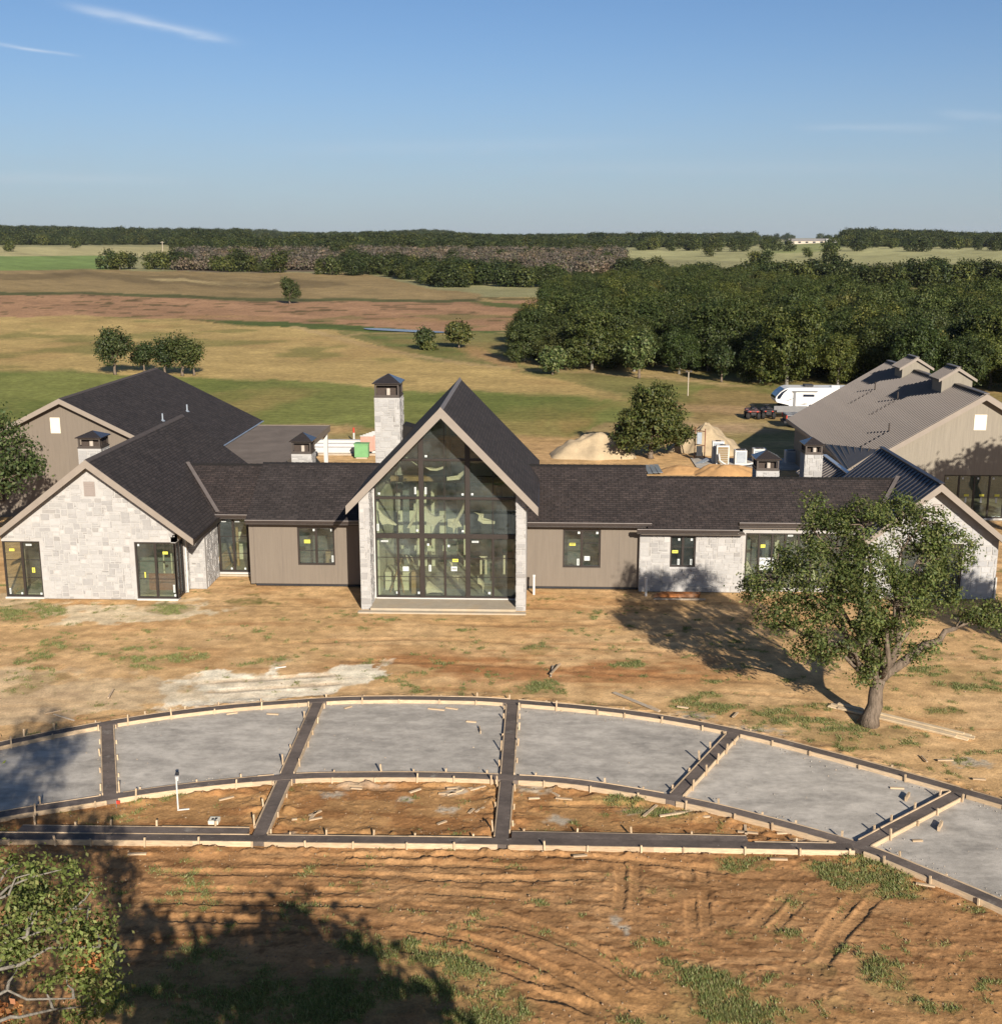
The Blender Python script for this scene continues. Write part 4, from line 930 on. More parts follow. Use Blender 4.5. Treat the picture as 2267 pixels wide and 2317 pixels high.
for (u, v, w_, h_, m_, pr_) in ((-5.38, 4.66, .08, .3, 'sticker_w', 1), (-4.95, 4.66, .08, .3, 'sticker_w', 1), (-6.9, 4.63, .09, .09, 'sticker_w', 0), (-3.42, 4.62, .09, .09, 'sticker_w', 0), (-3.02, 4.63, .09, .09, 'sticker_w', 0), (-6.98, 3.08, .09, .3, 'sticker_w', 1), (-5.33, 3.06, .09, .09, 'sticker_w', 0), (-3.42, 3.05, .09, .09, 'sticker_w', 0),
        (-6.82, 2.60, .3, .07, 'sticker_w', 1), (-3.0, 2.6, .28, .08, 'sticker_w', 1), (-4.88, 2.45, .09, .1, 'sticker_w', 0), (-4.02, 2.40, .09, .1, 'sticker_w', 0), (-4.82, 1.34, .1, .28, 'sticker_w', 1), (-3.82, 1.76, .24, .13, 'sticker_y', 1), (-5.92, 1.34, .25, .2, 'sticker_w', 0), (-3.88, 1.36, .25, .2, 'sticker_w', 1),
        (-6.22, .34, .1, .1, 'sticker_w', 0), (-5.3, .34, .1, .1, 'sticker_w', 0), (-2.32, .36, .1, .1, 'sticker_w', 0), (-4.93, 6.22, .1, .09, 'sticker_w', 0)):
    sticker(win, SF, u, v, w_, h_, m_, .003, bool(pr_))
# torn protective film and paper still hanging on the inside of the glass
rf = random.Random(5)
def torn(pts, mat='film', y=48.26, cup=.06):
    """sheet hung by its upper edge, bellied towards the room"""
    c = np.mean(pts, axis=0); n = len(pts); b = MB(); vs = [(p[0], y + rf.uniform(0, .02), p[1]) for p in pts]; mid = []
    for p in pts: q = c + (np.array(p) - c) * .5; mid.append((q[0], y + cup + rf.uniform(-.02, .05), q[1]))
    b.add(vs + mid + [(c[0], y + cup * 1.4, c[1])], [(i, (i + 1) % n, n + (i + 1) % n, n + i) for i in range(n)] + [(n + i, n + (i + 1) % n, 2 * n) for i in range(n)]); b.build('torn_sheet', M[mat], win)
def g6(x, y): p = AT((760 + x / 3.243) / S19, (820 + y / 3.243) / S19, 48.25); return (p[0], p[2])
for pts in ([(310, 1070), (345, 1110), (400, 1150), (448, 1190), (440, 1198), (380, 1185), (340, 1192), (320, 1160)], [(608, 1010), (600, 1080), (575, 1160), (540, 1218), (520, 1215), (560, 1150), (585, 1080)], [(660, 1060), (690, 1110), (740, 1130), (800, 1120), (800, 1140), (760, 1165), (720, 1210), (665, 1195), (656, 1120)],
            [(955, 990), (962, 1020), (930, 1110), (890, 1180), (925, 1205), (880, 1215), (862, 1258), (858, 1215), (820, 1205), (818, 1150), (860, 1180), (890, 1130), (930, 1060)], [(655, 770), (700, 778), (760, 775), (800, 760), (790, 780), (740, 797), (690, 793)], [(955, 780), (950, 810), (905, 860), (815, 868), (812, 842), (880, 850), (905, 815)],
            [(1012, 1100), (1085, 1110), (1060, 1120), (1075, 1155), (1168, 1168), (1165, 1188), (1080, 1185), (1040, 1160), (1050, 1120)], [(670, 1612), (690, 1608), (790, 1690), (700, 1690), (665, 1700), (658, 1660)], [(1040, 1565), (1085, 1610), (1090, 1640), (1080, 1700), (1072, 1640), (1040, 1625)],
            [(850, 1565), (905, 1562), (915, 1580), (900, 1590), (897, 1640), (890, 1590)], [(510, 1415), (525, 1418), (540, 1480), (530, 1470)], [(540, 1415), (560, 1425), (575, 1475), (555, 1445)], [(830, 1460), (860, 1470), (860, 1510), (845, 1490)], [(1050, 1420), (1112, 1422), (1100, 1450), (1070, 1440)], [(320, 1262), (375, 1266), (390, 1305), (365, 1290)], [(1085, 1272), (1112, 1300), (1095, 1295)]):
    torn([g6(*p) for p in pts])
for (u0, v0, u1, v1) in ((1058, 1450, 1072, 1555), (1094, 1450, 1108, 1555), (1228, 1415, 1242, 1555)):
    a = g6(u0, v0); c_ = g6(u1, v1); MB().box(a[0], c_[0], 48.24, 48.245, c_[1], a[1]).build('film_strip', M['film'], win)
for (a, b_) in (((515, 695), (600, 755)),):
    pa, pb = g6(*a), g6(*b_); MB().beam((pa[0], 48.25, pa[1]), (pb[0], 48.25, pb[1]), .02, .05, (0, 1, 0)).build('tape', M['drywall'], win)
# inside of the hall: back wall, framing, a platform and crates
MB().box(-7.1, -1.14, 56.2, 56.5, .14, 4.6).build('interior_wall', M['drywall'], H)
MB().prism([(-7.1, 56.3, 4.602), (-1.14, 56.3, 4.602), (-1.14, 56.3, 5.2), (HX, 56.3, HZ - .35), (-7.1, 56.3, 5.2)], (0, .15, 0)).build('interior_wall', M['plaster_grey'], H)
MB().box(-7.09, -6.95, 48.6, 56.1, .14, 4.3).build('interior_wall', M['drywall'], H); MB().box(-1.3, -1.15, 48.6, 56.1, .14, 4.3).build('interior_wall', M['plaster_grey'], H)
MB().box(-6.9, -1.35, 52.2, 52.5, 4.35, 4.62).build('beam', M['int_wood'], H); MB().box(-6.0, -2.2, 54.6, 54.85, 5.9, 6.1).build('beam', M['int_wood'], H)
MB().box(-4.35, -4.15, 52.0, 52.2, 4.6, 7.9).build('post', M['int_wood'], H)
for k, x_ in enumerate((-6.5, -5.9, -5.2, -4.5, -3.7, -2.9, -2.2)): MB().box(x_, x_ + .28 + .2 * (k % 2), 53.4, 53.5, .14, 4.2).build('stud', M['drywall' if k % 3 else 'plaster_grey'], H)
MB().box(-6.8, -4.0, 53.52, 53.6, 1.6, 2.75).build('drywall_sheet', M['drywall'], H); MB().box(-3.9, -1.5, 53.55, 53.62, 1.9, 2.7).build('drywall_sheet', M['plaster_grey'], H)
MB().box(-6.85, -5.6, 49.4, 50.6, .14, .95).build('drywall_stack', M['drywall'], H); MB().box(-5.65, -5.25, 48.9, 49.3, .14, 1.1).build('interior_crate', M['int_wood'], H); MB().box(-2.6, -1.6, 50.2, 50.9, .14, 1.25).build('interior_crate', M['plaster_grey'], H)
MB().beam((-6.6, 49.0, .14), (-6.1, 49.3, 1.6), .05, .05).build('prop', M['int_wood'], H); MB().beam((-6.0, 49.0, .14), (-6.3, 49.3, 1.6), .05, .05).build('prop', M['int_wood'], H)
# ---- right link: taupe wall, then stone
link(-.78, 4.62, 49.8, 3.15, 53.45, 4.975, M['shingle']); gutter(H, -.70, 4.62, 49.8, 3.16)
Fs = front(-.72, 50.3); wall(H, Fs, 4.87, 2.80, [(1.56, 3.20, .98, 2.70)], M['siding'], .2, None, 'siding_wall', .12)
for k in range(4): MB().fbox(Fs, .34 + k * 1.22, .355 + k * 1.22, .125, 2.9, .001, .006).build('siding_joint', M['soffit'], H) if not (1.5 < .34 + k * 1.22 < 3.25) else None
MB().box(-.7, 4.1, 50.36, 50.5, 0, .14).build('dark_gap_strip', M['black_wrap'], H); MB().box(-.7, 4.6, 49.86, 50.29, 2.93, 2.97).build('soffit', M['soffit'], H)  # first box: black strip painting the dark gap below this siding
win, SF = window(H, Fs, 1.56, 3.20, .98, 2.70, 2, rows=(.64,), sill=False, label='square taupe wall window with yellow sticker between tall gable and stone wall')
sticker(win, SF, 1.84, 1.95, .27, .13, 'sticker_y'); sticker(win, SF, 2.2, 2.48, .1, .1, 'sticker_w', print_=False); sticker(win, SF, 3.0, 2.48, .1, .1, 'sticker_w', print_=False); sticker(win, SF, 2.5, 1.28, .24, .2, 'sticker_w', print_=False); sticker(win, SF, 2.18, 1.06, .1, .3, 'sticker_w')
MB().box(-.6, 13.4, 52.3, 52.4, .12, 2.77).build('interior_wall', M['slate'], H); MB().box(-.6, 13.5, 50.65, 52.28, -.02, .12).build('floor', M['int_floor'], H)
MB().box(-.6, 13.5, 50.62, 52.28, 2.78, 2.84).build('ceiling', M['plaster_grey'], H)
for k in range(9): MB().box(9.0 + k * .42, 9.18 + k * .42, 51.6, 51.66, .12, 2.7).build('stud', M['drywall' if k % 2 else 'plaster_grey'], H)
slope('roof', [(4.45, 49.5, 2.95), (8.3, 49.5, 2.95), (8.3, 49.95, 3.175), (15.95, 49.95, 3.175), (15.95, 52.78, 4.59), (4.45, 52.78, 4.59)], (0, 1, .5), M['shingle'], H)
slope('roof', [(15.9, 56.06, 2.95), (4.45, 56.06, 2.95), (4.45, 52.78, 4.59), (15.9, 52.78, 4.59)], (0, -1, .5), M['shingle'], H)
b = MB()
for i in range(37):
    xa = 4.45 + i * .3; b.add([(xa, 52.64, 4.59 - .07 + .015), (xa + .29, 52.64, 4.528), (xa + .29, 52.78, 4.61), (xa, 52.78, 4.622), (xa + .29, 52.92, 4.53), (xa, 52.92, 4.54)], [(0, 1, 2, 3), (3, 2, 4, 5)])
b.build('ridge_cap', M['shingle'], H)
gutter(H, 3.98, 8.3, 49.5, 2.97); gutter(H, 8.36, 13.6, 49.95, 3.19)
Fa = front(4.15, 50.05); ha = [(1.32, 2.42, 1.12, 2.50)]; wa = wall(H, Fa, 4.45, 2.66, ha, M['mortar'], .25, None, 'stone_wall'); lay_stones(H, wa, Fa, 4.45, 2.66, ha, None, 41, .1)
MB().box(4.16, 8.6, 49.56, 50.04, 2.67, 2.71).build('soffit', M['soffit'], H)
win, SF = window(H, Fa, 1.32, 2.42, 1.12, 2.50, 2, rows=(.64,), label='small window in the sunlit stone wall with tree shadow below it')
for (u, v, w_, h_, m_, p_) in ((1.42, 1.72, .25, .13, 'sticker_y', 1), (1.66, 2.28, .09, .1, 'sticker_w', 0), (2.2, 2.28, .09, .1, 'sticker_w', 0), (1.66, 1.2, .09, .26, 'sticker_w', 1), (2.2, 1.2, .09, .26, 'sticker_w', 1)): sticker(win, SF, u, v, w_, h_, m_, print_=bool(p_))
Fb = front(8.6, 50.25); hb = [(.13, 4.7, .16, 2.62)]; wb = wall(H, Fb, 5.3, 2.85, hb, M['mortar'], .25, None, 'stone_wall'); lay_stones(H, wb, Fb, 5.3, 2.85, hb, None, 43, .1)
MB().box(8.4, 13.7, 50.0, 50.24, 2.87, 2.91).build('soffit', M['soffit'], H)
win, SF = window(H, Fb, .13, 4.7, .16, 2.62, 8, rows=(.5,), mw=.07, label='wide row of window lights behind the oak crown')
sticker(win, SF, .8, 1.95, .2, .14, 'sticker_y', print_=False); sticker(win, SF, .78, .95, .62, .55, 'sticker_w', print_=False); sticker(win, SF, 1.95, 2.46, .22, .07, 'sticker_w')
torn_b = MB(); torn_b.add([(8.85, 50.44, 1.5), (8.95, 50.46, 1.2), (9.2, 50.5, .75), (8.82, 50.44, .72)], [(0, 1, 2, 3)]); torn_b.build('torn_sheet', M['film'], win)
# ---- right stone wing under dark standing seam metal
RX, RZ, RS, RH = 16.44, 5.11, .82, 3.08
Fg = front(13.66, 49.4); hg = [(1.5, 4.09, .02, 2.44)]; gg = (RX - 13.66, RZ - .24, RS)
wg = wall(H, Fg, 5.54, 2.5, hg, M['mortar'], .28, gg, 'gable_wall'); lay_stones(H, wg, Fg, 5.54, 2.5, hg + [(2.62, 3.15, 3.7, 4.2)], gg, 47, .13, pale=.45)
win, SF = window(H, Fg, 1.5, 4.09, .02, 2.44, 3, rows=(.5,), label='tall window at the foot of the far stone gable behind the oak')
b = MB(); b.fbox(Fg, 2.66, 3.11, 3.74, 4.14, 0, .03); lv = b.build('gable_vent', M['louver'], H)
for k in range(4): MB().fbox(Fg, 2.7, 3.07, 3.79 + k * .09, 3.82 + k * .09, .031, .05).build('slat', M['white'], lv)
MB().tube([(19.2, 49.33, .02), (19.2, 49.33, 1.0)], .04, 8).build('downspout', M['pvc'], H)
MB().box(13.68, 19.18, 49.7, 58.0, -.02, .1).build('floor', M['int_floor'], H); MB().box(18.95, 19.18, 49.7, 57.9, 0, 2.55).build('wall', M['mortar'], H); MB().box(13.7, 18.9, 53.0, 53.1, .1, 2.5).build('interior_wall', M['plaster_grey'], H); MB().box(13.7, 18.9, 57.6, 57.85, .0, 2.7).build('wall', M['siding'], H)
gable_y(H, RX, RZ, RH, RS, 48.88, 58.0, M['metal_dark'], .12)
rake(H, RX, RZ, RH, RH, RS, 48.82, .05, .25)
for sgn in (-1, 1):
    b = MB(); b.prism([(RX, 48.9, RZ - .25), (RX + sgn * 3.0, 48.9, RZ - .25 - RS * 3.0), (RX + sgn * 3.0, 49.39, RZ - .25 - RS * 3.0), (RX, 49.39, RZ - .25)], (0, 0, .03)); b.build('soffit', M['soffit'], H)
for k in range(20):
    y_ = 49.15 + k * .45
    MB().beam((RX - .1, y_, RZ - RS * .1 + .02), (RX - RH + .02, y_, RZ - RS * RH + .035), .035, .05).build('seam', M['metal_dark'], H)
MB().beam((RX, 48.86, RZ + .03), (RX, 58.0, RZ + .03), .22, .04).build('ridge_cap', M['metal_dark'], H)
flash((14.15, 50.1, 3.32), (15.80, 52.78, 4.66), .17)
# ---- rear left wing with taupe gable
QX, QZ, QH = -26.15, 6.67, 7.1
Fq_ = front(QX - 6.6, 63.35); wq = wall(H, Fq_, 12.6, 3.0, [], M['siding'], .25, (6.6, QZ - .2, .5), 'gable_wall')
for k in range(10): MB().fbox(Fq_, .6 + k * 1.22, .615 + k * 1.22, .02, QZ - .45 - .5 * abs(.6 + k * 1.22 - 6.6), .001, .006).build('siding_joint', M['soffit'], H)
MB().fbox(Fq_, 5.82, 6.36, 4.72, 5.58, .0, .03).build('gable_vent', M['vent_cover'], H)
window(H, front(QX - 6.6, 63.33), .9, 2.9, .9, 2.6, 3, sill=False, rec=-.12)
gable_y(H, QX, QZ, QH, .5, 62.85, 79.3, M['shingle_dark']); rake(H, QX, QZ, QH, QH, .5, 62.8, .05, .25); ridge_cap(H, (QX, 62.85, QZ), (QX, 79.3, QZ), .24, sl=.5)
MB().box(QX - 6.5, -19.3, 63.7, 79.0, 0, 2.9).build('wall', M['siding'], H)
for (x_, y_, z_) in ((-22.29, 68.13, 4.74), (-22.17, 72.57, 4.68)):
    v_ = MB().tube([(x_, y_, z_ - .1), (x_, y_, z_ + .42)], .05, 8).build('roof_vent', M['galv'], H); MB().lathe((x_, y_, z_ - .03), [(.16, 0), (.07, .09)], 10).build('vent_collar', M['galv'], v_)
# flat porch roof between the wings
MB().box(-18.95, -14.2, 61.2, 77.4, 2.86, 3.08).build('porch_roof', M['membrane'], H); MB().box(-14.2, -14.16, 61.2, 77.4, 2.72, 3.13).build('porch_fascia', M['siding'], H); MB().box(-19.0, -14.16, 77.4, 77.45, 2.72, 3.13).build('porch_fascia', M['siding'], H)
MB().beam((-19.02, 66.4, 3.11), (-19.02, 79.2, 3.11), .10, .04).build('flashing', M['galv'], H)
for y_ in (76.7, 70.5): MB().box(-14.5, -14.25, y_, y_ + .25, 0, 2.85).build('post', M['white'], H)
# ---- chimneys
chimney(H, -7.81, -6.65, 54.0, 55.5, 2.0, 7.94, .62, .42, 101); chimney(H, -21.76, -20.67, 54.0, 55.1, 2.4, 5.49, .48, .30, 103)
chimney(H, -12.6, -11.6, 58.0, 59.1, 0.0, 4.6, .60, .42, 105); chimney(H, 9.90, 10.96, 55.0, 56.1, 0.0, 4.47, .52, .38, 107); chimney(H, 12.55, 13.4, 57.0, 58.0, 0.0, 4.90, .45, .34, 109)
MB().prism([(-6.7, 54.9, 5.4), (-6.1, 54.9, 6.4), (-6.62, 54.9, 6.55)], (0, 1.2, 0)).build('cricket', M['shingle'], H)
finish_stones(H)

# ---------------------------------------------------------------- metal roofed barn
B = empty('barn', (23.5, 64.0, 0), 'tan barn with ribbed taupe metal roof and two gabled cupolas', 'barn')
BX, BZr, BS, BH = 23.5, 7.0, .604, 6.72
Fk = front(BX - 6.3, 64.35); hk = [(4.55, 12.0, .15, 2.56)]
wall(B, Fk, 12.6, 3.0, hk, M['siding_barn'], .25, (6.3, BZr - .22, BS), 'gable_wall'); MB().fbox(Fk, 5.88, 6.54, 5.02, 5.86, 0, .03).build('gable_vent', M['vent_cover'], B)
win, SF = window(B, Fk, 4.55, 12.0, .15, 2.56, 9, rows=(), mw=.08, name='window')
for k in range(9):
    u = 4.62 + k * .823
    sticker(win, SF, u + .28, 1.35, .26, .12, 'sticker_y', print_=False); sticker(win, SF, u + .34, 1.0, .09, .28, 'sticker_w', print_=False); sticker(win, SF, u + .1, 2.3, .09, .1, 'sticker_w', print_=False)
MB().box(BX - 6.25, BX - 6.05, 64.65, 82.0, 0, 2.95).build('wall', M['siding_barn'], B); MB().box(BX + 6.05, BX + 6.25, 64.65, 82.0, 0, 2.95).build('wall', M['siding_barn'], B); MB().box(BX - 6.0, BX + 6.0, 81.8, 82.0, 0, 3.0).build('wall', M['siding_barn'], B)
MB().box(BX - 6.0, BX + 6.0, 64.7, 81.7, -.02, .1).build('floor', M['int_floor'], B); MB().box(BX - 5.9, BX + 5.9, 70, 70.1, .1, 3.0).build('interior_wall', M['plaster_grey'], B)
gable_y(B, BX, BZr, BH, BS, 64.0, 82.7, M['metal_taupe'], .14); rake(B, BX, BZr, BH, BH, BS, 63.94, .05, .28)
MB().box(BX - BH - .03, BX - BH + .0, 64.0, 82.7, BZr - BS * BH - .2, BZr - BS * BH - .01).build('eave_fascia', M['fascia'], B)
b0 = None
for sgn in (-1, 1):
    for k in range(62):
        y_ = 64.12 + k * .301
        if b0 is None:
            b0 = MB().beam((BX + sgn * .1, y_, BZr - BS * .1 + .015), (BX + sgn * (BH - .01), y_, BZr - BS * (BH - .01) + .015), .06, .075).build('roof_rib', M['metal_taupe'], B); b1 = None; bl = b0; yl = y_
        elif sgn == 1 and b1 is None:
            b1 = MB().beam((BX + sgn * .1, y_, BZr - BS * .1 + .015), (BX + sgn * (BH - .01), y_, BZr - BS * (BH - .01) + .015), .06, .075).build('roof_rib', M['metal_taupe'], B); bl = b1; yl = y_
        else:
            o = bl.copy(); COL.objects.link(o); o.parent = B; o.location = (0, y_ - yl, 0)
MB().beam((BX, 63.97, BZr + .03), (BX, 82.7, BZr + .03), .3, .05).build('ridge_cap', M['metal_taupe'], B)
for (y0, y1, za) in ((68.6, 70.5, 7.95), (76.3, 78.15, 7.80)):
    c = MB().box(BX - .86, BX + .86, y0 + .12, y1 - .1, 6.2, za - .62).build('cupola', M['siding_barn'], B)
    MB().prism([(BX - .86, y0 + .12, za - .62), (BX + .86, y0 + .12, za - .62), (BX, y0 + .12, za - .1)], (0, y1 - y0 - .22, 0)).build('cupola_gable', M['siding_barn'], c)
    slope('cupola_roof', [(BX - 1.08, y1, za - .68), (BX - 1.08, y0, za - .68), (BX, y0, za), (BX, y1, za)], (1, 0, .63), M['metal_taupe'], c, .08); slope('cupola_roof', [(BX + 1.08, y0, za - .68), (BX + 1.08, y1, za - .68), (BX, y1, za), (BX, y0, za)], (-1, 0, .63), M['metal_taupe'], c, .08)
    rake(c, BX, za, 1.08, 1.08, .63, y0 - .04, .04, .16)
    for k in range(8): MB().beam((BX - .05, y0 + .1 + k * .24, za - .02), (BX - 1.07, y0 + .1 + k * .24, za - .66), .04, .04).build('roof_rib', M['metal_taupe'], c)
    MB().beam((BX, y0, za + .03), (BX, y1, za + .03), .24, .05).build('ridge_cap', M['metal_taupe'], c)
for (x_, y_, z_) in ((21.25, 77.3, 5.64), (21.24, 72.22, 5.63), (19.35, 66.99, 4.49)):
    v_ = MB().tube([(x_, y_, z_ - .1), (x_, y_, z_ + .5)], .045, 8).build('roof_vent', M['cap_metal'], B)
    for k in range(6): MB().box(x_ - .28 - k * .24, x_ - .18 - k * .24, y_ - .05, y_ + .05, z_ - .6 * (.23 + k * .24) - .02, z_ - .6 * (.23 + k * .24) + .07).build('snow_guard', M['cap_metal'], v_)
# low brown standing seam roof where the barn meets the house, and the small link roof behind the chimney
slope('low_roof', [(16.15, 63.3, 2.95), (16.9, 63.45, 2.98), (18.0, 63.9, 4.0), (16.7, 71.1, 3.12)], (0, 1, .2), M['metal_brown'], B, .08)
for k in range(8):
    t = k / 7.0; a = np.array([16.15, 63.3, 2.98]) * (1 - t) + np.array([17.2, 63.5, 3.3]) * t; c_ = np.array([16.75, 70.8, 3.17]) * (1 - t) + np.array([18.0, 64.1, 4.04]) * t
    MB().beam(a, c_, .04, .05).build('seam', M['metal_brown'], B)
gable_y(B, 15.2, 3.6, 1.5, .62, 58.2, 64.3, M['metal_taupe'], .08)
for k in range(14): MB().beam((15.15, 58.4 + k * .44, 3.6), (13.72, 58.4 + k * .44, 2.72), .04, .045).build('seam', M['metal_taupe'], B)
MB().beam((15.2, 58.2, 3.63), (15.2, 64.3, 3.63), .24, .05).build('ridge_cap', M['galv'], B)
MB().box(14.0, 16.6, 58.4, 64.2, 0, 2.7).build('wall', M['siding_barn'], B)
# ---------------------------------------------------------------- trees
def unit(v): return v / (np.linalg.norm(v, axis=-1, keepdims=True) + 1e-9)
def leaf_quads(P, Nrm, size, r_, aspect=.62, fold=True):
    """one small leaf-spray face per point"""
    n = len(P); Nn = unit(Nrm); t = r_.normal(size=(n, 3)); t = unit(t - Nn * np.sum(t * Nn, 1, keepdims=True)); b = np.cross(Nn, t)
    s = size[:, None]
    V = np.stack([P - t * s * .55, P + b * s * aspect * .5 + Nn * s * .10, P + t * s * .55, P - b * s * aspect * .5 + Nn * s * .10], 1).reshape(-1, 3)
    F = np.arange(4 * n).reshape(n, 4); return V, F
LEAF_COLS = np.array([(.070, .092, .026), (.052, .074, .022), (.092, .108, .036), (.040, .058, .020), (.110, .118, .046)])
def crown(blobs, r_, clump_step=.55, clump_r=.28, per=26, size=.13, cols=LEAF_COLS, bright=1.0, out=.9, upb=.35, keep=1.0):
    """blobs: (x,y,z,rx,ry,rz); sprays of leaves cluster on the shells of the blobs"""
    Ps, Ns, Cs, anchors = [], [], [], []
    for (x, y, z, rx, ry, rz) in blobs:
        area = 4 * math.pi * ((rx * ry + ry * rz + rx * rz) / 3); k = max(6, int(area / clump_step ** 2 * keep))
        d = unit(r_.normal(size=(k, 3))); rad = 1 - .42 * r_.random(k) ** 1.6
        c = np.array([x, y, z]) + d * rad[:, None] * np.array([rx, ry, rz]); anchors.append(c)
        tone = r_.random(k)
        for ci, di, tn in zip(c, d, tone):
            m = int(per * r_.uniform(.5, 1.4)); g = r_.normal(size=(m, 3)) * clump_r * np.array([1, 1, .75]) * r_.uniform(.7, 1.25)
            Ps.append(ci + g); Ns.append(r_.normal(size=(m, 3)) * .75 + di * out + np.array([0, 0, upb]) + unit(g) * .5)
            base = cols[r_.integers(0, len(cols), m)] * (.72 + .56 * tn); Cs.append(base)
    P = np.concatenate(Ps); N_ = np.concatenate(Ns); C_ = np.concatenate(Cs) * bright * r_.uniform(.8, 1.2, (len(P), 1))
    V, F = leaf_quads(P, N_, size * r_.uniform(.65, 1.3, len(P)), r_)
    return V, F, np.repeat(C_, 4, 0), np.concatenate(anchors)
def branch_path(a, b, r_, sag=.0, n=6, wob=.12):
    a = np.array(a, float); b = np.array(b, float); L = np.linalg.norm(b - a); out = []
    w = r_.normal(size=(n, 3)) * wob * L * .5; w[0] = w[-1] = 0
    for i in range(n):
        t = i / (n - 1); p = a + (b - a) * t + w[i] * math.sin(math.pi * t); p[2] += sag * L * math.sin(math.pi * t); out.append(p)
    return out
def limbs(mb, base, fork, r0, r1, targets, r_, twigs=None, ntw=60, tw_r=.018):
    """tapered trunk, limbs to the crown masses, twigs to some of the leaf sprays"""
    tp = branch_path(base, fork, r_, 0, 6, .06); rr = np.linspace(r0, r1, 6); rr[0] *= 1.35; mb.tube(tp, rr, 10)
    paths = []
    for t in targets:
        p = branch_path(fork, t, r_, .06, 7, .14); paths.append(p); R0 = r1 * r_.uniform(.45, .75)
        mb.tube(p, np.linspace(R0, max(R0 * .22, .012), 7), 7)
    if twigs is not None and len(twigs):
        allp = np.array([q for p in paths for q in p[2:]])
        for q in twigs[r_.choice(len(twigs), min(ntw, len(twigs)), replace=False)]:
            s = allp[np.argmin(np.sum((allp - q) ** 2, 1) + .3 * (allp[:, 2] > q[2]))]; np.linalg.norm(s - q) < 1.1 and mb.tube(branch_path(s, q, r_, .03, 4, .16), np.linspace(tw_r * 1.6, tw_r * .5, 4), 5, cap=False)
def place_tree(name, base, label, group, blobs, fork, r0, r1, seed, size, per, clump_step, clump_r, ntw=60, cat='tree', cols=LEAF_COLS, bright=1.0, mat='leaf', bark_='bark', targets=None, extra=None, out=.9, keep=1.0):
    r_ = np.random.default_rng(seed); t = empty(name, tuple(base), label, cat, group)
    V, F, C_, A = crown(blobs, r_, clump_step, clump_r, per, size, cols, bright, out, keep=keep)
    mb = MB(); limbs(mb, base, fork, r0, r1, targets if targets is not None else [np.array(b[:3]) for b in blobs], r_, A, ntw)
    if extra: extra(mb, r_)
    mb.build('trunk', M[bark_], t, smooth=True); np_mesh('crown', V, F, M[mat], t, C_)
    return t
def auto_blobs(c, R_, H_, r_, n=9, flat=.75):
    """rounded crown of uneven masses about centre c"""
    out = [(c[0], c[1], c[2], R_ * .72, R_ * .72, H_ * .62)]
    for k in range(n):
        a = 2 * math.pi * (k + r_.uniform(-.3, .3)) / n; e = r_.uniform(-.45, .75); q = R_ * r_.uniform(.5, .68)
        out.append((c[0] + q * math.cos(a) * math.cos(e), c[1] + q * math.sin(a) * math.cos(e), c[2] + H_ * .62 * math.sin(e), R_ * r_.uniform(.3, .46), R_ * r_.uniform(.3, .46), H_ * r_.uniform(.28, .42)))
    return out
# -- the leaning oak in front of the right-hand wing
OY = 35.62
def ob(x19, y19, dy, rx, ry, rz): p = AT(x19, y19, OY + dy); return (p[0], p[1], p[2], rx, ry, rz)
oak_blobs = [ob(1480, 1105, .2, .95, 1.0, .55), ob(1440, 1125, .6, .55, .6, .4), ob(1560, 1010, .5, .8, .9, .65), ob(1590, 985, 1.2, .6, .7, .45), ob(1640, 1000, .0, .9, 1.0, .8), ob(1700, 975, .8, .8, .9, .5), ob(1755, 990, .2, .75, .9, .55), ob(1790, 1020, -.4, .6, .7, .5),
             ob(1560, 1080, -.6, 1.0, 1.1, .75), ob(1650, 1080, -.9, 1.1, 1.2, .9), ob(1740, 1070, -.5, 1.0, 1.1, .85), ob(1800, 1060, .3, .6, .8, .7), ob(1835, 1045, .5, .30, .4, .45), ob(1530, 1160, -.4, .95, 1.0, .6), ob(1470, 1170, .2, .7, .8, .4), ob(1620, 1160, -1.0, 1.0, 1.1, .8), ob(1700, 1150, -.8, .9, 1.1, .75),
             ob(1770, 1130, -.2, .8, .9, .55), ob(1575, 1215, -.6, .7, .8, .45), ob(1530, 1230, -.2, .45, .6, .3), ob(1650, 1220, -.5, .7, .7, .55), ob(1690, 1215, .2, .55, .6, .4), ob(1660, 1270, -.3, .42, .45, .36), ob(1640, 1290, -.3, .3, .35, .22), ob(1770, 1225, .2, .38, .45, .26), ob(1740, 1240, .1, .3, .4, .22),
             ob(1870, 1170, .4, .45, .6, .32), ob(1900, 1165, .6, .55, .7, .4), ob(1890, 1185, .6, .4, .5, .3), ob(1840, 1160, .3, .3, .4, .22), ob(1545, 955, 1.0, .3, .4, .3), ob(1500, 1060, .8, .45, .5, .4), ob(1570, 1250, -.3, .3, .3, .22)]
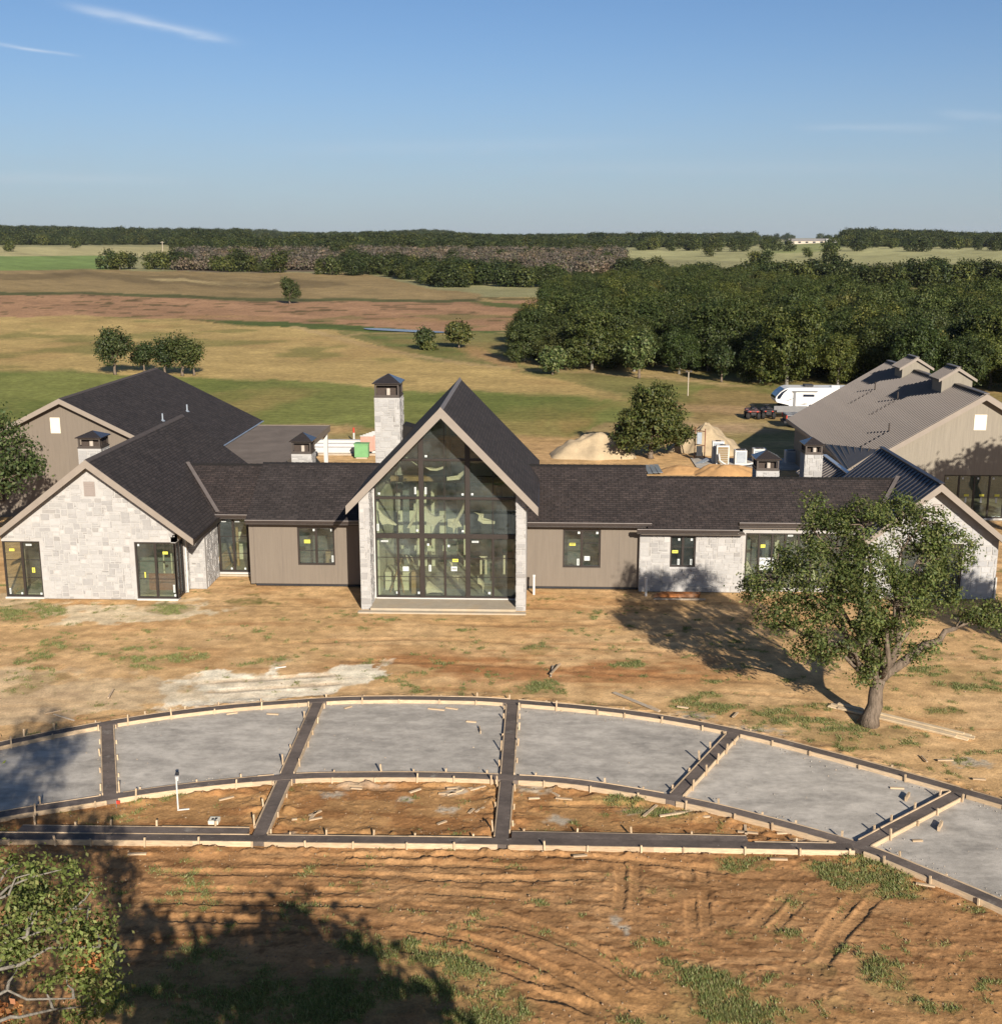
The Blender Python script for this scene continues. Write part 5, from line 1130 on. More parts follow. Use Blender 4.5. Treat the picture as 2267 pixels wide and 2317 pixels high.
def oak_extra(mb, r_):
    f = AT(1672, 1292, OY); k = AT(1740, 1240, OY + .1); e = AT(1815, 1195, OY + .3); g = AT(1890, 1172, OY + .6)
    mb.tube(branch_path(f, k, r_, .02, 5, .05), np.linspace(.17, .14, 5), 9); mb.tube(branch_path(k, e, r_, .03, 5, .08), np.linspace(.14, .07, 5), 8); mb.tube(branch_path(e, g, r_, .03, 5, .1), np.linspace(.07, .025, 5), 6)
    for (x, y, dy) in ((1870, 1168, .4), (1900, 1160, .6), (1895, 1186, .6), (1840, 1158, .3), (1770, 1222, .2), (1745, 1236, .1)): mb.tube(branch_path(e if x > 1800 else k, AT(x, y, OY + dy), r_, .05, 5, .15), np.linspace(.04, .012, 5), 5)
    for (x, y, dy, r0) in ((1640, 1200, -.3, .14), (1600, 1120, -.3, .09), (1560, 1130, .2, .06), (1690, 1150, .3, .10), (1740, 1100, 0, .08), (1520, 1130, .3, .05), (1650, 1060, .2, .07)):
        mb.tube(branch_path(f, AT(x, y, OY + dy), r_, .04, 7, .12), np.linspace(r0 * 1.3, r0 * .4, 7), 7)
ob_base = G(1650, 1378); place_tree('oak_tree', ob_base, 'leaning oak with broad crown casting its shadow toward the stone wall', None, oak_blobs, AT(1672, 1290, OY), .27, .19, 3, .092, 56, .40, .155, 200, targets=[np.array(b[:3]) for b in oak_blobs[::2] if b[0] < 12.5], extra=oak_extra, bright=1.0, keep=.72)
# -- oak at the near corner of the frame, seen from above
nb = [(-9.2, 14.9, 6.2, 1.3, 1.3, .9), (-8.1, 15.6, 5.3, 1.1, 1.1, .7), (-7.4, 16.4, 4.5, .9, .9, .6), (-7.15, 15.9, 3.5, .75, .8, .45), (-7.0, 16.6, 2.9, .6, .7, .4), (-8.4, 16.6, 4.3, 1.0, 1.0, .6), (-9.3, 16.6, 4.3, .8, .8, .4), (-7.9, 17.0, 4.7, .6, .6, .4), (-7.3, 17.1, 4.3, .5, .5, .3),
      (-6.8, 16.2, 4.2, .5, .5, .3), (-8.6, 15.4, 3.0, .9, 1.0, .5), (-7.7, 15.2, 2.6, .6, .6, .4), (-9.6, 14.2, 7.4, 1.3, 1.2, .8), (-8.8, 14.9, 8.1, 1.15, 1.1, .6), (-9.2, 15.8, 7.6, .9, .9, .6), (-10.8, 14.8, 6.6, 1.4, 1.4, 1.0), (-10.5, 13.2, 6.8, 1.4, 1.3, 1.0), (-8.6, 13.3, 6.6, 1.0, 1.0, .6), (-10.3, 16.3, 5.4, 1.0, 1.0, .7), (-9.0, 16.0, 2.4, .8, .8, .4)]
NEAR_COLS = np.array([(.135, .160, .060), (.110, .138, .048), (.165, .180, .076), (.085, .110, .038), (.185, .185, .095)])
nb += [(-9.3, 15.0, 8.5, 1.1, 1.1, .6), (-8.7, 14.0, 7.6, .9, .9, .6)]
place_tree('oak_tree', (-10.8, 13.8, 0), 'pale leaved oak crown cut by the bottom corner of the frame', None, nb, (-10.6, 14.0, 3.4), .32, .085, 5, .075, 70, .44, .135, 90, cols=NEAR_COLS * np.array((1.5, 1.32, 1.0)), bark_='bark_grey', keep=.50)
# dead russet sprays in it
r_ = np.random.default_rng(9); tr_ = [o for o in bpy.data.objects if o.name == 'oak_tree.001'][0]
V, F, C_, A_ = crown([(-8.2, 15.6, 3.4, .22, .22, .18), (-7.0, 16.3, 3.95, .12, .12, .1)], r_, .35, .14, 22, .11, np.array([(.32, .13, .05), (.22, .09, .04), (.4, .2, .09)])); np_mesh('dead_leaves', V, F, M['leaf'], tr_, C_)
# -- the tree below the camera that shades the lower corner of the yard, and those beside the frame whose shadows fall on the walls
r_ = np.random.default_rng(11)
place_tree('oak_tree', (-1.2, 8.7, 0), 'oak standing below the viewpoint, its shadow on the yard grass', None, auto_blobs((-1.1, 9.0, 4.7), 3.3, 2.9, r_, 11) + [(-4.5, 10.4, 5.2, 1.1, 1.0, .8), (-5.1, 11.3, 4.9, .8, .8, .6), (-3.8, 9.4, 5.0, 1.2, 1.1, .9)], (-1.2, 8.7, 2.6), .3, .2, 12, .3, 12, .75, .3, 30)
place_tree('oak_tree', (-28.0, 55.4, 0), 'oak at the frame edge before the taupe rear gable', None, [(-26.0, 55.2, 5.8, 1.0, 1.1, .9), (-25.1, 55.0, 4.9, 1.0, 1.0, .7), (-25.0, 55.6, 4.3, .8, .9, .5), (-26.5, 55.0, 6.8, 1.1, 1.2, .8), (-27.5, 55.6, 6.0, 1.5, 1.5, 1.3), (-25.5, 54.7, 3.9, .8, .8, .45), (-26.3, 55.3, 3.5, 1.0, 1.0, .6), (-28.7, 55.8, 7.3, 1.6, 1.6, 1.1), (-27.6, 55.2, 4.5, 1.3, 1.2, .9), (-24.7, 55.2, 5.6, .5, .5, .3)], (-27.8, 55.4, 2.2), .3, .2, 13, .17, 26, .50, .24, 60, keep=.7)
place_tree('oak_tree', (28.6, 50.0, 0), 'oak beside the barn outside the frame, its shadow on the barn gable', None, auto_blobs((28.3, 50.2, 8.2), 3.2, 3.0, np.random.default_rng(14), 9), (28.6, 50, 5.2), .32, .2, 14, .32, 12, .75, .3, 20)
place_tree('oak_tree', (22.5, 33.0, 0), 'oak outside the frame past the lumber, its shadow crossing the yard', None, auto_blobs((22.3, 33.2, 6.2), 2.6, 2.6, np.random.default_rng(15), 9), (22.5, 33, 3.6), .3, .2, 15, .3, 12, .75, .3, 20)
# -- round tree between the sand piles, and the scattered field trees
def small_tree(base, h, w, label, group, seed, size, per, step, cr, cat='tree', trunk=.22, dark=1.0, n=9, lift=.22, name='field_tree'):
    r_ = np.random.default_rng(seed); b0 = np.array(base, float); cz = b0[2] + h * (lift + (1 - lift) * .5)
    place_tree(name, b0, label, group, auto_blobs((b0[0], b0[1], cz), w / 2, h * (1 - lift) * .82, r_, n), (b0[0], b0[1], b0[2] + h * (lift + .1)), h * .035, h * .022, seed + 1, size, per, step, cr, 14, cat, bright=dark, mat='leaf_far')
rb = np.random.default_rng(21); rblobs = [(7.5, 83.2, 2.2, 1.9, 1.9, 1.5), (7.6, 83.2, 3.5, 1.3, 1.3, 1.1), (7.7, 83.1, 4.5, .6, .6, .55)]
for k in range(13): t_ = k * .483 + rb.uniform(-.15, .15); e_ = rb.uniform(1.0, 3.2); q = 2.35 - .32 * e_ + rb.uniform(-.25, .2); rblobs.append((7.5 + q * math.cos(t_) * .92, 83.2 + q * math.sin(t_) * .92, e_ + .2, rb.uniform(.5, .95), rb.uniform(.5, .95), rb.uniform(.45, .8)))
for k in range(7): t_ = k * .9; rblobs.append((7.6 + .8 * math.cos(t_), 83.2 + .8 * math.sin(t_), rb.uniform(3.4, 4.5), .55, .55, .5))
rblobs = [(7.5 + (b_[0] - 7.5) * 1.16, 83.2 + (b_[1] - 83.2) * 1.1, b_[2] * 1.10, b_[3] * 1.12, b_[4] * 1.12, b_[5] * 1.1) for b_ in rblobs]
place_tree('round_tree', (7.5, 83.2, 0), 'round dark green tree between the two sand piles behind the house', None, rblobs, (7.5, 83.2, 1.2), .2, .13, 22, .2, 30, .48, .2, 20, bright=.68, mat='leaf_far', keep=.8)
def S(px): return px * S19
def ftree(x, y, hpx, wpx, label, seed, group=None, size=.34, n=8, lift=.24, dark=.66):
    p = G(x, y); k = p[1] / FPX * S19; small_tree(p, hpx * k, wpx * k, label, group, seed, max(size, .0011 * p[1]), 16, .75 * (hpx * k) / 6, .30, dark=dark, n=n, lift=lift)
ftree(551, 577, 46, 42, 'lone dark tree standing in the bare red field', 31, n=7, lift=.16)
ftree(219, 712, 82, 76, 'largest tree of the short row at the lawn edge behind the roof', 33, 'row of trees at the lawn edge', .26)
ftree(274, 706, 54, 42, 'small low tree between the larger row trees behind the roof', 35, 'row of trees at the lawn edge', .24)
ftree(314, 713, 70, 46, 'slim tree left of the tallest pair in the row behind the roof', 37, 'row of trees at the lawn edge', .24)
ftree(347, 714, 80, 56, 'tall pale trunked tree near the end of the row behind the roof', 39, 'row of trees at the lawn edge', .24)
ftree(369, 713, 62, 34, 'slender last tree of the row behind the roof, nearest the chimney', 41, 'row of trees at the lawn edge', .22)
ftree(872, 661, 50, 50, 'rounded tree beside the pond track with shadow at its foot', 43)
ftree(806, 664, 38, 28, 'thin young tree beside the pond', 45); ftree(816, 665, 12, 13, 'low dark bush at the foot of the young pond tree', 46, n=5, lift=.02)
ftree(1050, 712, 44, 42, 'small pale tree standing clear of the wood on the track side', 47, dark=1.1); ftree(1214, 719, 80, 64, 'bushy tree standing just clear of the wood edge', 49, dark=1.0); ftree(1371, 726, 66, 40, 'narrow tree at the wood edge behind the light pole', 51)
# -- the wood behind the barn
protos = []
def proto(seed, h, w, size, per, step, cr, n, bright=1.0, cols=LEAF_COLS):
    r_ = np.random.default_rng(seed); bl = auto_blobs((0, 0, h * .54), w / 2, h * .78, r_, n)
    V, F, C_, A = crown(bl, r_, step, cr, per, size, cols, bright, 1.2, .55); mb = MB(); limbs(mb, (0, 0, -.2), (0, 0, h * .3), h * .03, h * .02, [np.array(b[:3]) for b in bl[1:5]], r_, None)
    tr = mb.build('trunk', M['bark_grey'], None, smooth=True); cr_ = np_mesh('crown', V, F, M['leaf_far'], None, C_)
    protos.append((tr, cr_)); return tr, cr_
WCOLS = np.array([(.046, .060, .015), (.034, .047, .013), (.064, .075, .020), (.024, .035, .011), (.076, .084, .026)])
near_p = [proto(61, 5.6, 6.6, .21, 38, .78, .27, 8, 1.0, WCOLS), proto(62, 6.2, 5.6, .21, 38, .78, .27, 9, 1.2, WCOLS), proto(63, 5.0, 7.2, .21, 38, .78, .27, 8, .9, WCOLS), proto(64, 6.6, 6.2, .21, 38, .78, .27, 8, 1.3, WCOLS), proto(65, 5.4, 5.0, .21, 38, .78, .27, 6, 1.1, WCOLS * np.array((1.25, 1.05, 1.1)))]
for tr, c_ in near_p: COL.objects.unlink(tr); COL.objects.unlink(c_)
def unproj19(x, y, z):
    P = np.stack([x, y, z - CAMZ], 1); a = P @ _r; b = P @ _u; c = P @ _f; return (a / c * FPX + IW / 2) / S19, (IH / 2 - b / c * FPX) / S19
WOOD = W2([(985, 690), (1030, 700), (1150, 705), (1260, 712), (1345, 716), (1480, 737), (1700, 748), (2050, 765), (2300, 775), (2300, 598), (1820, 600), (1660, 598), (1560, 575), (1450, 556), (1300, 550), (1080, 563), (1040, 590), (1010, 640)])
WP = np.array(WOOD); r_ = np.random.default_rng(71); pts = []
step = 5.2; xs = np.arange(WP[:, 0].min(), WP[:, 0].max(), step); ys = np.arange(WP[:, 1].min(), WP[:, 1].max(), step)
gx_, gy_ = np.meshgrid(xs, ys); gx_ = gx_.ravel() + r_.uniform(-2.2, 2.2, gx_.size); gy_ = gy_.ravel() + r_.uniform(-2.2, 2.2, gy_.size)
m = in_poly(gx_, gy_, WP) & (np.degrees(np.arctan2(gx_, gy_)) < 27); gx_, gy_ = gx_[m], gy_[m]; od = np.argsort(np.hypot(gx_, gy_)); gx_, gy_ = gx_[od], gy_[od]
gz_ = terrain(gx_, gy_); GRP = 'oaks massed in the wood behind the barn'
_px, _py = unproj19(gx_, gy_, gz_ + 4); vis_ = (_px > -40) & (_px < 1990); sel_i = np.where(vis_)[0][:290]; rest_i = np.setdiff1d(np.arange(len(gx_)), sel_i)
ORD = 'first second third fourth fifth sixth seventh eighth ninth tenth eleventh twelfth thirteenth fourteenth fifteenth sixteenth seventeenth eighteenth'.split()
front_lab = {}; _bins = {}
for i in sel_i:
    k = int((_px[i] - 960) // 58)
    if 0 <= k < 18 and k not in _bins: _bins[k] = i
for n_, k in enumerate(sorted(_bins)): front_lab[_bins[k]] = 'front edge oak of the wood, %s from its open field end' % ORD[n_]
for n_, i in enumerate(sel_i):
    tr, c_ = near_p[int(r_.integers(0, 5))]; s = r_.uniform(.66, 1.30); rz = r_.uniform(0, 6.28)
    t = empty('wood_tree', (gx_[i], gy_[i], gz_[i]), front_lab.get(i, 'oak inside the dense green wood, behind its front edge trees'), 'tree', GRP); t.rotation_euler = (0, 0, rz); t.scale = (s * r_.uniform(.9, 1.12), s * r_.uniform(.9, 1.12), s * r_.uniform(.9, 1.1))
    for q in (tr, c_): o = q.copy(); COL.objects.link(o); o.parent = t
# the deeper trees and the far woodland: points carrying copies of the same crowns
far_p = []
for sd, h, w, br in ((81, 9.5, 10, .85), (82, 8.5, 11, 1.0), (83, 10.5, 9.5, .72)):
    r2 = np.random.default_rng(sd); bl = auto_blobs((0, 0, h * .46), w / 2, h * .8, r2, 8); V, F, C_, A = crown(bl, r2, 2.0, .8, 9, .95, WCOLS, br, 1.2, .55); o = np_mesh('far_crown', V, F, M['leaf_far'], None, C_); COL.objects.unlink(o); far_p.append(o)
BRC = np.array([(.105, .082, .068), (.080, .064, .054), (.125, .100, .080), (.065, .062, .036)]); br_p = []
for sd in (91, 92):
    r2 = np.random.default_rng(sd); bl = auto_blobs((0, 0, 1.6), 3.4, 3.0, r2, 6); V, F, C_, A = crown(bl, r2, 1.6, .7, 7, .7, BRC, 1.0, .9, .4); o = np_mesh('brush_crown', V, F, M['leaf_far'], None, C_); COL.objects.unlink(o); br_p.append(o)
def scatter(name, P, scale, objs, kindlabel, cat):
    """one mass of trees: a mesh of points with a crown set on every point"""
    c = bpy.data.collections.new(name + '_kinds')
    for o in objs: c.objects.link(o)
    me = bpy.data.meshes.new(name); me.vertices.add(len(P)); me.vertices.foreach_set('co', np.asarray(P, np.float32).ravel()); me.update()
    a = me.attributes.new('size', 'FLOAT', 'POINT'); a.data.foreach_set('value', np.asarray(scale, np.float32))
    o = bpy.data.objects.new(name, me); COL.objects.link(o); props(o, kindlabel, cat, None, 'stuff')
    ng = bpy.data.node_groups.new(name, 'GeometryNodeTree'); ng.interface.new_socket('Geometry', in_out='INPUT', socket_type='NodeSocketGeometry'); ng.interface.new_socket('Geometry', in_out='OUTPUT', socket_type='NodeSocketGeometry')
    N = ng.nodes.new; L = ng.links.new; gi = N('NodeGroupInput'); go = N('NodeGroupOutput'); ci = N('GeometryNodeCollectionInfo'); ci.inputs['Collection'].default_value = c; ci.inputs['Separate Children'].default_value = True; ci.inputs['Reset Children'].default_value = True
    ip = N('GeometryNodeInstanceOnPoints'); ip.inputs['Pick Instance'].default_value = True; rv = N('FunctionNodeRandomValue'); rv.data_type = 'FLOAT_VECTOR'; rv.inputs[0].default_value = (0, 0, 0); rv.inputs[1].default_value = (0, 0, 6.283)
    na = N('GeometryNodeInputNamedAttribute'); na.data_type = 'FLOAT'; na.inputs['Name'].default_value = 'size'; ri = N('FunctionNodeRandomValue'); ri.data_type = 'INT'; ri.inputs[4].default_value = 0; ri.inputs[5].default_value = len(objs) - 1
    L(gi.outputs[0], ip.inputs['Points']); L(ci.outputs[0], ip.inputs['Instance']); L(rv.outputs[0], ip.inputs['Rotation']); L(na.outputs[0], ip.inputs['Scale']); L(ri.outputs[2], ip.inputs['Instance Index']); L(ip.outputs[0], go.inputs[0])
    md = o.modifiers.new('scatter', 'NODES'); md.node_group = ng; return o
scatter('wood_interior_trees', np.stack([gx_, gy_, gz_], 1)[rest_i], r_.uniform(.75, 1.2, len(rest_i)), [c_ for t_, c_ in near_p], 'deeper mass of green oaks running back through the wood', 'wood')
OPEN = [[(-400, 467), (340, 465), (340, 500), (-400, 520)], [(470, 455), (690, 455), (690, 474), (480, 478)], [(1060, 528), (1300, 528), (1300, 545), (1070, 546)], [(1560, 553), (1640, 550), (1820, 546), (2400, 552), (2400, 610), (1820, 610), (1560, 600)],
        [(1180, 471), (1440, 467), (1440, 459), (1600, 457), (1600, 469), (2400, 471), (2400, 540), (1500, 538), (1330, 532), (1180, 518)], [(1432, 440), (1602, 440), (1602, 473), (1432, 473)]]
FIELD = [(-400, 478), (340, 478), (340, 515), (650, 514), (660, 524), (720, 524), (905, 559), (1075, 566), (1075, 640), (-400, 640)]
BRUSH = [(340, 484), (700, 481), (1180, 482), (1180, 528), (1060, 540), (1000, 536), (860, 518), (720, 508), (655, 506), (640, 514), (340, 514)]
def far_points(r0, r1, sp, seed):
    r2 = np.random.default_rng(seed); n = int(.5 * math.radians(60) * (r1 * r1 - r0 * r0) / sp ** 2); rr = np.sqrt(r2.uniform(r0 * r0, r1 * r1, n)); az = np.radians(r2.uniform(-31, 29, n)); return rr * np.sin(az), rr * np.cos(az)
fx, fy = [], []
for a in ((388, 800, 6.8, 1), (800, 1500, 10, 2), (1500, 2600, 15, 3), (2600, 4300, 22, 4)):
    q = far_points(*a); fx.append(q[0]); fy.append(q[1])
fx = np.concatenate(fx); fy = np.concatenate(fy); fz = terrain(fx, fy); X19, Y19 = unproj19(fx, fy, fz); r2 = np.random.default_rng(99)
op = np.zeros(len(fx), bool)
for k, P in enumerate(OPEN): op |= in_poly(X19, Y19, P) & (r2.random(len(fx)) > np.where(np.hypot(fx, fy) < 900, .004, .07) if k in (4, 1, 5) else r2.random(len(fx)) > .004)
fld = in_poly(X19, Y19, FIELD); wd_ = in_poly(fx, fy, WP); br = in_poly(X19, Y19, BRUSH); hr = np.hypot(fx, fy)
cover = fbm(fx / 160, fy / 160, 3, 201) + .12 * (hr < 1000) > np.where(hr > 1200, .43, .36)
tree_m = ~op & ~fld & ~wd_ & ~br & cover; brush_m = br & ~op; tr_in_br = brush_m & (r2.random(len(fx)) < .02)
ts = r2.uniform(.65, 1.2, len(fx)) * np.clip(.78 + (hr - 430) / 2400, .78, 1.4) * (.62 + .8 * fbm(fx / 120, fy / 260, 3, 207))
T_ = tree_m | tr_in_br; scatter('far_woodland', np.stack([fx, fy, fz], 1)[T_], ts[T_], far_p, 'green woodland stretching to the horizon', 'woodland')
scatter('bare_brush', np.stack([fx, fy, fz], 1)[brush_m & ~tr_in_br], r2.uniform(.9, 1.6, int((brush_m & ~tr_in_br).sum())), br_p, 'band of leafless grey brown brush before the woodland', 'brush')
lb = {'a': 'dark oak of the clump at the far end of the green field', 'b': 'dark oak of the middle clump before the grey brush', 'c': 'dark oak of the paired trees before the grey brush', 'd': 'dark oak alone at the end of the grey brush'}
for k, (x, y, h_, w_, g) in enumerate(((205, 511, 36, 40, 'a'), (228, 512, 34, 36, 'a'), (250, 511, 28, 26, 'a'), (288, 511, 30, 34, 'b'), (310, 512, 34, 36, 'b'), (334, 512, 34, 36, 'b'), (356, 511, 32, 30, 'b'), (438, 516, 32, 34, 'c'), (458, 516, 38, 40, 'c'), (480, 516, 32, 30, 'c'), (508, 518, 28, 28, 'c'), (532, 518, 38, 40, 'c'), (612, 521, 30, 28, 'd'), (634, 522, 36, 36, 'd'))):
    p = G(x, y); k_ = p[1] / FPX * S19; s = h_ * k_ / 9.5; t = empty('field_oak', tuple(p), lb[g], 'tree', 'oaks along the far field edge'); t.scale = (w_ * k_ / 9.5, w_ * k_ / 9.5, s * 1.05); t.rotation_euler = (0, 0, k * 1.3)
    o = far_p[k % 3].copy(); o.name = 'crown'; COL.objects.link(o); o.parent = t; tr = near_p[k % 4][0].copy(); COL.objects.link(tr); tr.parent = t
# -- grass in the yard: blades standing on the green patches
def make_grass():
    xn, yn, zn, gm = NEAR[:4]; r2 = np.random.default_rng(5); cell = np.hypot(xn, yn); w = np.clip(gm, 0, 1) ** 1.2 * np.where(yn < 38, 1.0, 3.2) * (yn < 50); w /= w.sum(); n = 90000
    i = r2.choice(len(xn), n, p=w); P = np.stack([xn[i] + r2.normal(0, .05, n), yn[i] + r2.normal(0, .05, n), zn[i] - .01], 1); h = r2.uniform(.025, .085, n) * (.6 + .6 * gm[i]); a = r2.uniform(0, 6.28, n); wv = r2.uniform(.008, .018, n)
    lean = r2.normal(0, .45, (n, 2)) * h[:, None]; d = np.stack([np.cos(a), np.sin(a)], 1) * wv[:, None]
    V = np.stack([np.c_[P[:, :2] - d, P[:, 2]], np.c_[P[:, :2] + d, P[:, 2]], np.c_[P[:, :2] + lean, P[:, 2] + h]], 1).reshape(-1, 3)
    pal = np.array([(.22, .23, .08), (.17, .20, .065), (.28, .26, .11), (.36, .30, .15)]); c = pal[r2.choice(4, n, p=[.32, .22, .28, .18])] * r2.uniform(.75, 1.2, (n, 1))
    props(np_mesh('yard_grass', V, np.arange(3 * n).reshape(n, 3), M['blade'], None, np.repeat(c, 3, 0)), 'short ragged green grass growing in patches over the bare yard', 'grass', None, 'stuff')
make_grass()

# -- clods, stones and crumbs of concrete lying about
def make_clods():
    xn, yn, zn, gm, low, bay, spoil, drv, hs, db = NEAR; r2 = np.random.default_rng(17)
    w = (.25 + 1.2 * low + 1.6 * bay + 3.5 * spoil) * (~drv) * (~hs) * (1 - .7 * np.clip(gm, 0, 1)) * (yn < 50) * np.hypot(xn, yn) ** .5; w2 = drv * (.15 + 4 * np.exp(-((db - .35) / .25) ** 2)) * (yn < 40)
    base = np.array([(1, 0, 0), (-.5, .87, 0), (-.5, -.87, 0), (0, 0, .9), (.2, .3, -.5)]); tri = np.array([(0, 1, 3), (1, 2, 3), (2, 0, 3), (1, 0, 4), (2, 1, 4), (0, 2, 4)])
    Vs, Fs, Cs = [], [], []
    for wt, n, s0, s1, pal, z0 in ((w, 7000, .012, .038, [(.28, .19, .115), (.22, .145, .085), (.31, .225, .145)], 0), (w2, 1500, .010, .028, [(.42, .39, .34), (.30, .27, .23), (.46, .36, .26)], 1)):
        i = r2.choice(len(xn), n, p=wt / wt.sum()); s = s0 + (s1 - s0) * r2.random(n) ** 3; a = r2.uniform(0, 6.28, n); ca, sa = np.cos(a), np.sin(a)
        L = base[None] * r2.uniform(.6, 1.4, (n, 5, 1)) * s[:, None, None]; X = L[..., 0] * ca[:, None] - L[..., 1] * sa[:, None]; Y = L[..., 0] * sa[:, None] + L[..., 1] * ca[:, None]
        P = np.stack([X + (xn[i] + r2.normal(0, .03, n))[:, None], Y + (yn[i] + r2.normal(0, .03, n))[:, None], L[..., 2] + (np.where(z0, .05, zn[i]) + s * .15)[:, None]], -1).reshape(-1, 3)
        off = sum(len(v) for v in Vs); Vs.append(P); Fs.append((tri[None] + 5 * np.arange(n)[:, None, None]).reshape(-1, 3) + off); Cs.append(np.repeat(np.array(pal)[r2.integers(0, len(pal), n)] * r2.uniform(.75, 1.1, (n, 1)), 5, 0))
    props(np_mesh('soil_clods', np.concatenate(Vs), np.concatenate(Fs), attr_mat('clod_soil', .95, 20, .15, .2), None, np.concatenate(Cs)), 'loose clods, pebbles and concrete crumbs strewn over the yard', 'debris', None, 'stuff')
make_clods()
# ---------------------------------------------------------------- small things about the site
def P19(nx, ny): return G(nx / S19, ny / S19)          # ground point from full-size picture coordinates
def q1(x, y): return P19(x / 2.38, 1300 + y / 2.38)
def q2(x, y): return P19(700 + x / 2.38, 1350 + y / 2.38)
def q3(x, y): return P19(1467 + x / 2.38, 1350 + y / 2.38)
def q6(x, y): return P19(1400 + x / 2.196, 1900 + y / 2.196)
def board(a, b, w, t, z, mat, label, cat='board', group=None, name='scrap_board'):
    a = np.array(a, float); b = np.array(b, float); a[2] = b[2] = z + t / 2; c = (a + b) / 2
    o = MB().beam(a, b, w, t).build(name, M[mat], None); o.data.transform(Matrix.Translation(Vector(-c))); o.location = c; return props(o, label, cat, group)
def scrap(q, x0, y0, x1, y1, label, group=None, z=.03, w=.07, mat='pine', t=.035): return board(q(x0, y0), q(x1, y1), w, t, z, mat, label, 'board', group)
G1 = 'pine offcuts in the dirt bays'; L1 = 'thin pine offcut among the scraps in the middle dirt bay'; L2 = 'pine offcut in the loose scatter on the dirt bay by the standpipe'; L3 = 'pine offcut on rough soil in the bay below the grassy strip'
for s in ((225, 1040, 285, 1045), (215, 1025, 285, 1028), (230, 1005, 315, 1012), (540, 1065, 600, 1045), (695, 1070, 790, 1068), (740, 1078, 820, 1050), (790, 1052, 880, 1040), (865, 1052, 948, 1030), (740, 1042, 800, 1038), (690, 1240, 738, 1222), (860, 1178, 885, 1155), (895, 1172, 940, 1148)): scrap(q2, *s, L1, G1)
for s in ((1665, 1312, 1730, 1285), (1665, 1335, 1735, 1322), (1672, 1330, 1705, 1290), (1572, 1333, 1600, 1330), (1180, 1226, 1260, 1207)): scrap(q1, *s, L2, G1)
for s in ((1295, 1058, 1345, 1085), (1325, 1095, 1415, 1103), (1180, 1098, 1240, 1095), (1800, 1195, 1870, 1135)): scrap(q2, *s, L3, G1)
for s in ((60, 1195, 235, 1168), (255, 1203, 330, 1196), (575, 1228, 680, 1245), (690, 1285, 745, 1283), (480, 1275, 590, 1285), (520, 1245, 525, 1290)): scrap(q3, *s, L3, G1)
GC = 'pine offcuts lying on the concrete'
scrap(q2, 640, 615, 728, 625, 'longer of two pine offcuts near the top form of the middle panel', GC, .05); scrap(q2, 735, 610, 798, 620, 'shorter of two pine offcuts near the top form of the middle panel', GC, .05); scrap(q2, 845, 683, 898, 688, 'pale pine offcut in the open middle of the centre panel', GC, .05)
scrap(q2, 190, 615, 228, 603, 'small pale offcut near the top corner of the centre panel', GC, .05); scrap(q2, 1352, 627, 1410, 624, 'pale offcut near the top form of the darker stained panel', GC, .05)
scrap(q1, 1220, 762, 1280, 757, 'first of two pale offcuts near the upper form of the shaded side panel', GC, .05); scrap(q1, 1438, 760, 1500, 764, 'second of two pale offcuts beside the dark stain on the panel', GC, .05)
scrap(q3, 1300, 1042, 1375, 1046, 'pale offcut on gravel spill of the panel below the oak', GC, .05); scrap(q3, 1384, 1115, 1402, 1085, 'short block standing on the panel below the oak', GC, .05, .06, 'pine', .12); scrap(q3, 1560, 1275, 1578, 1243, 'short block standing on the last panel at the frame edge', GC, .05, .06, 'pine', .12); scrap(q3, 1420, 1330, 1475, 1328, 'broken offcut on the last panel at the frame edge', GC, .05)
scrap(q2, 915, 720, 922, 750, 'upright nail stake left on the centre panel', GC, .05, .03, 'pine', .1)
GY = 'loose boards on the yard'
scrap(q2, 1300, 438, 1350, 383, 'pale board leaning on the dirt above the grass tuft', GY, .12, .07); scrap(q2, 1300, 440, 1312, 380, 'dark short stick crossing the pale board above the grass tuft', GY, .03, .05, 'old_wood'); scrap(q2, 1640, 525, 1885, 628, 'long grey board lying above the outer form', GY, .03, .12, 'old_wood'); scrap(q1, 245, 758, 325, 742, 'upper of two thin sticks on the dirt at the yard side', GY, .03); scrap(q1, 290, 760, 400, 795, 'lower of two thin sticks on the dirt at the yard side', GY, .03, .04, 'old_wood')
scrap(q1, 1480, 512, 1540, 504, 'thin white strip at the limestone fines', GY, .03, .04, 'pvc'); scrap(q1, 585, 685, 612, 635, 'short post stub on the dirt above the outer form', GY, .1, .06); scrap(q1, 690, 1525, 790, 1523, 'pale offcut in the shade below the straight band', GY, .06); scrap(q2, 1420, 1417, 1495, 1411, 'pale offcut on the rutted soil below the straight band', GY, .06); scrap(q3, 652, 1433, 748, 1435, 'pale offcut on soil below the end of the straight band', GY, .06)
scrap(q6, 1475, 233, 1570, 250, 'pale offcut in the grass by the last band', GY, .06); scrap(q3, 1556, 893, 1640, 892, 'pale offcut above the form near the lumber end', GY, .04); scrap(q3, 1470, 868, 1500, 902, 'short crooked stick above the form near the lumber end', GY, .04, .05); scrap(q3, 1745, 995, 1815, 1000, 'pale offcut among rubble by the outer form', GY, .04); scrap(q3, 455, 660, 480, 638, 'small white offcut in the grass above the outer form', GY, .05); scrap(q3, 155, 603, 215, 612, 'thin pale offcut in the grass left of the oak', GY, .04); scrap(q3, 0, 598, 60, 628, 'end of a pale board at the outer form in the grass', GY, .04, .1)
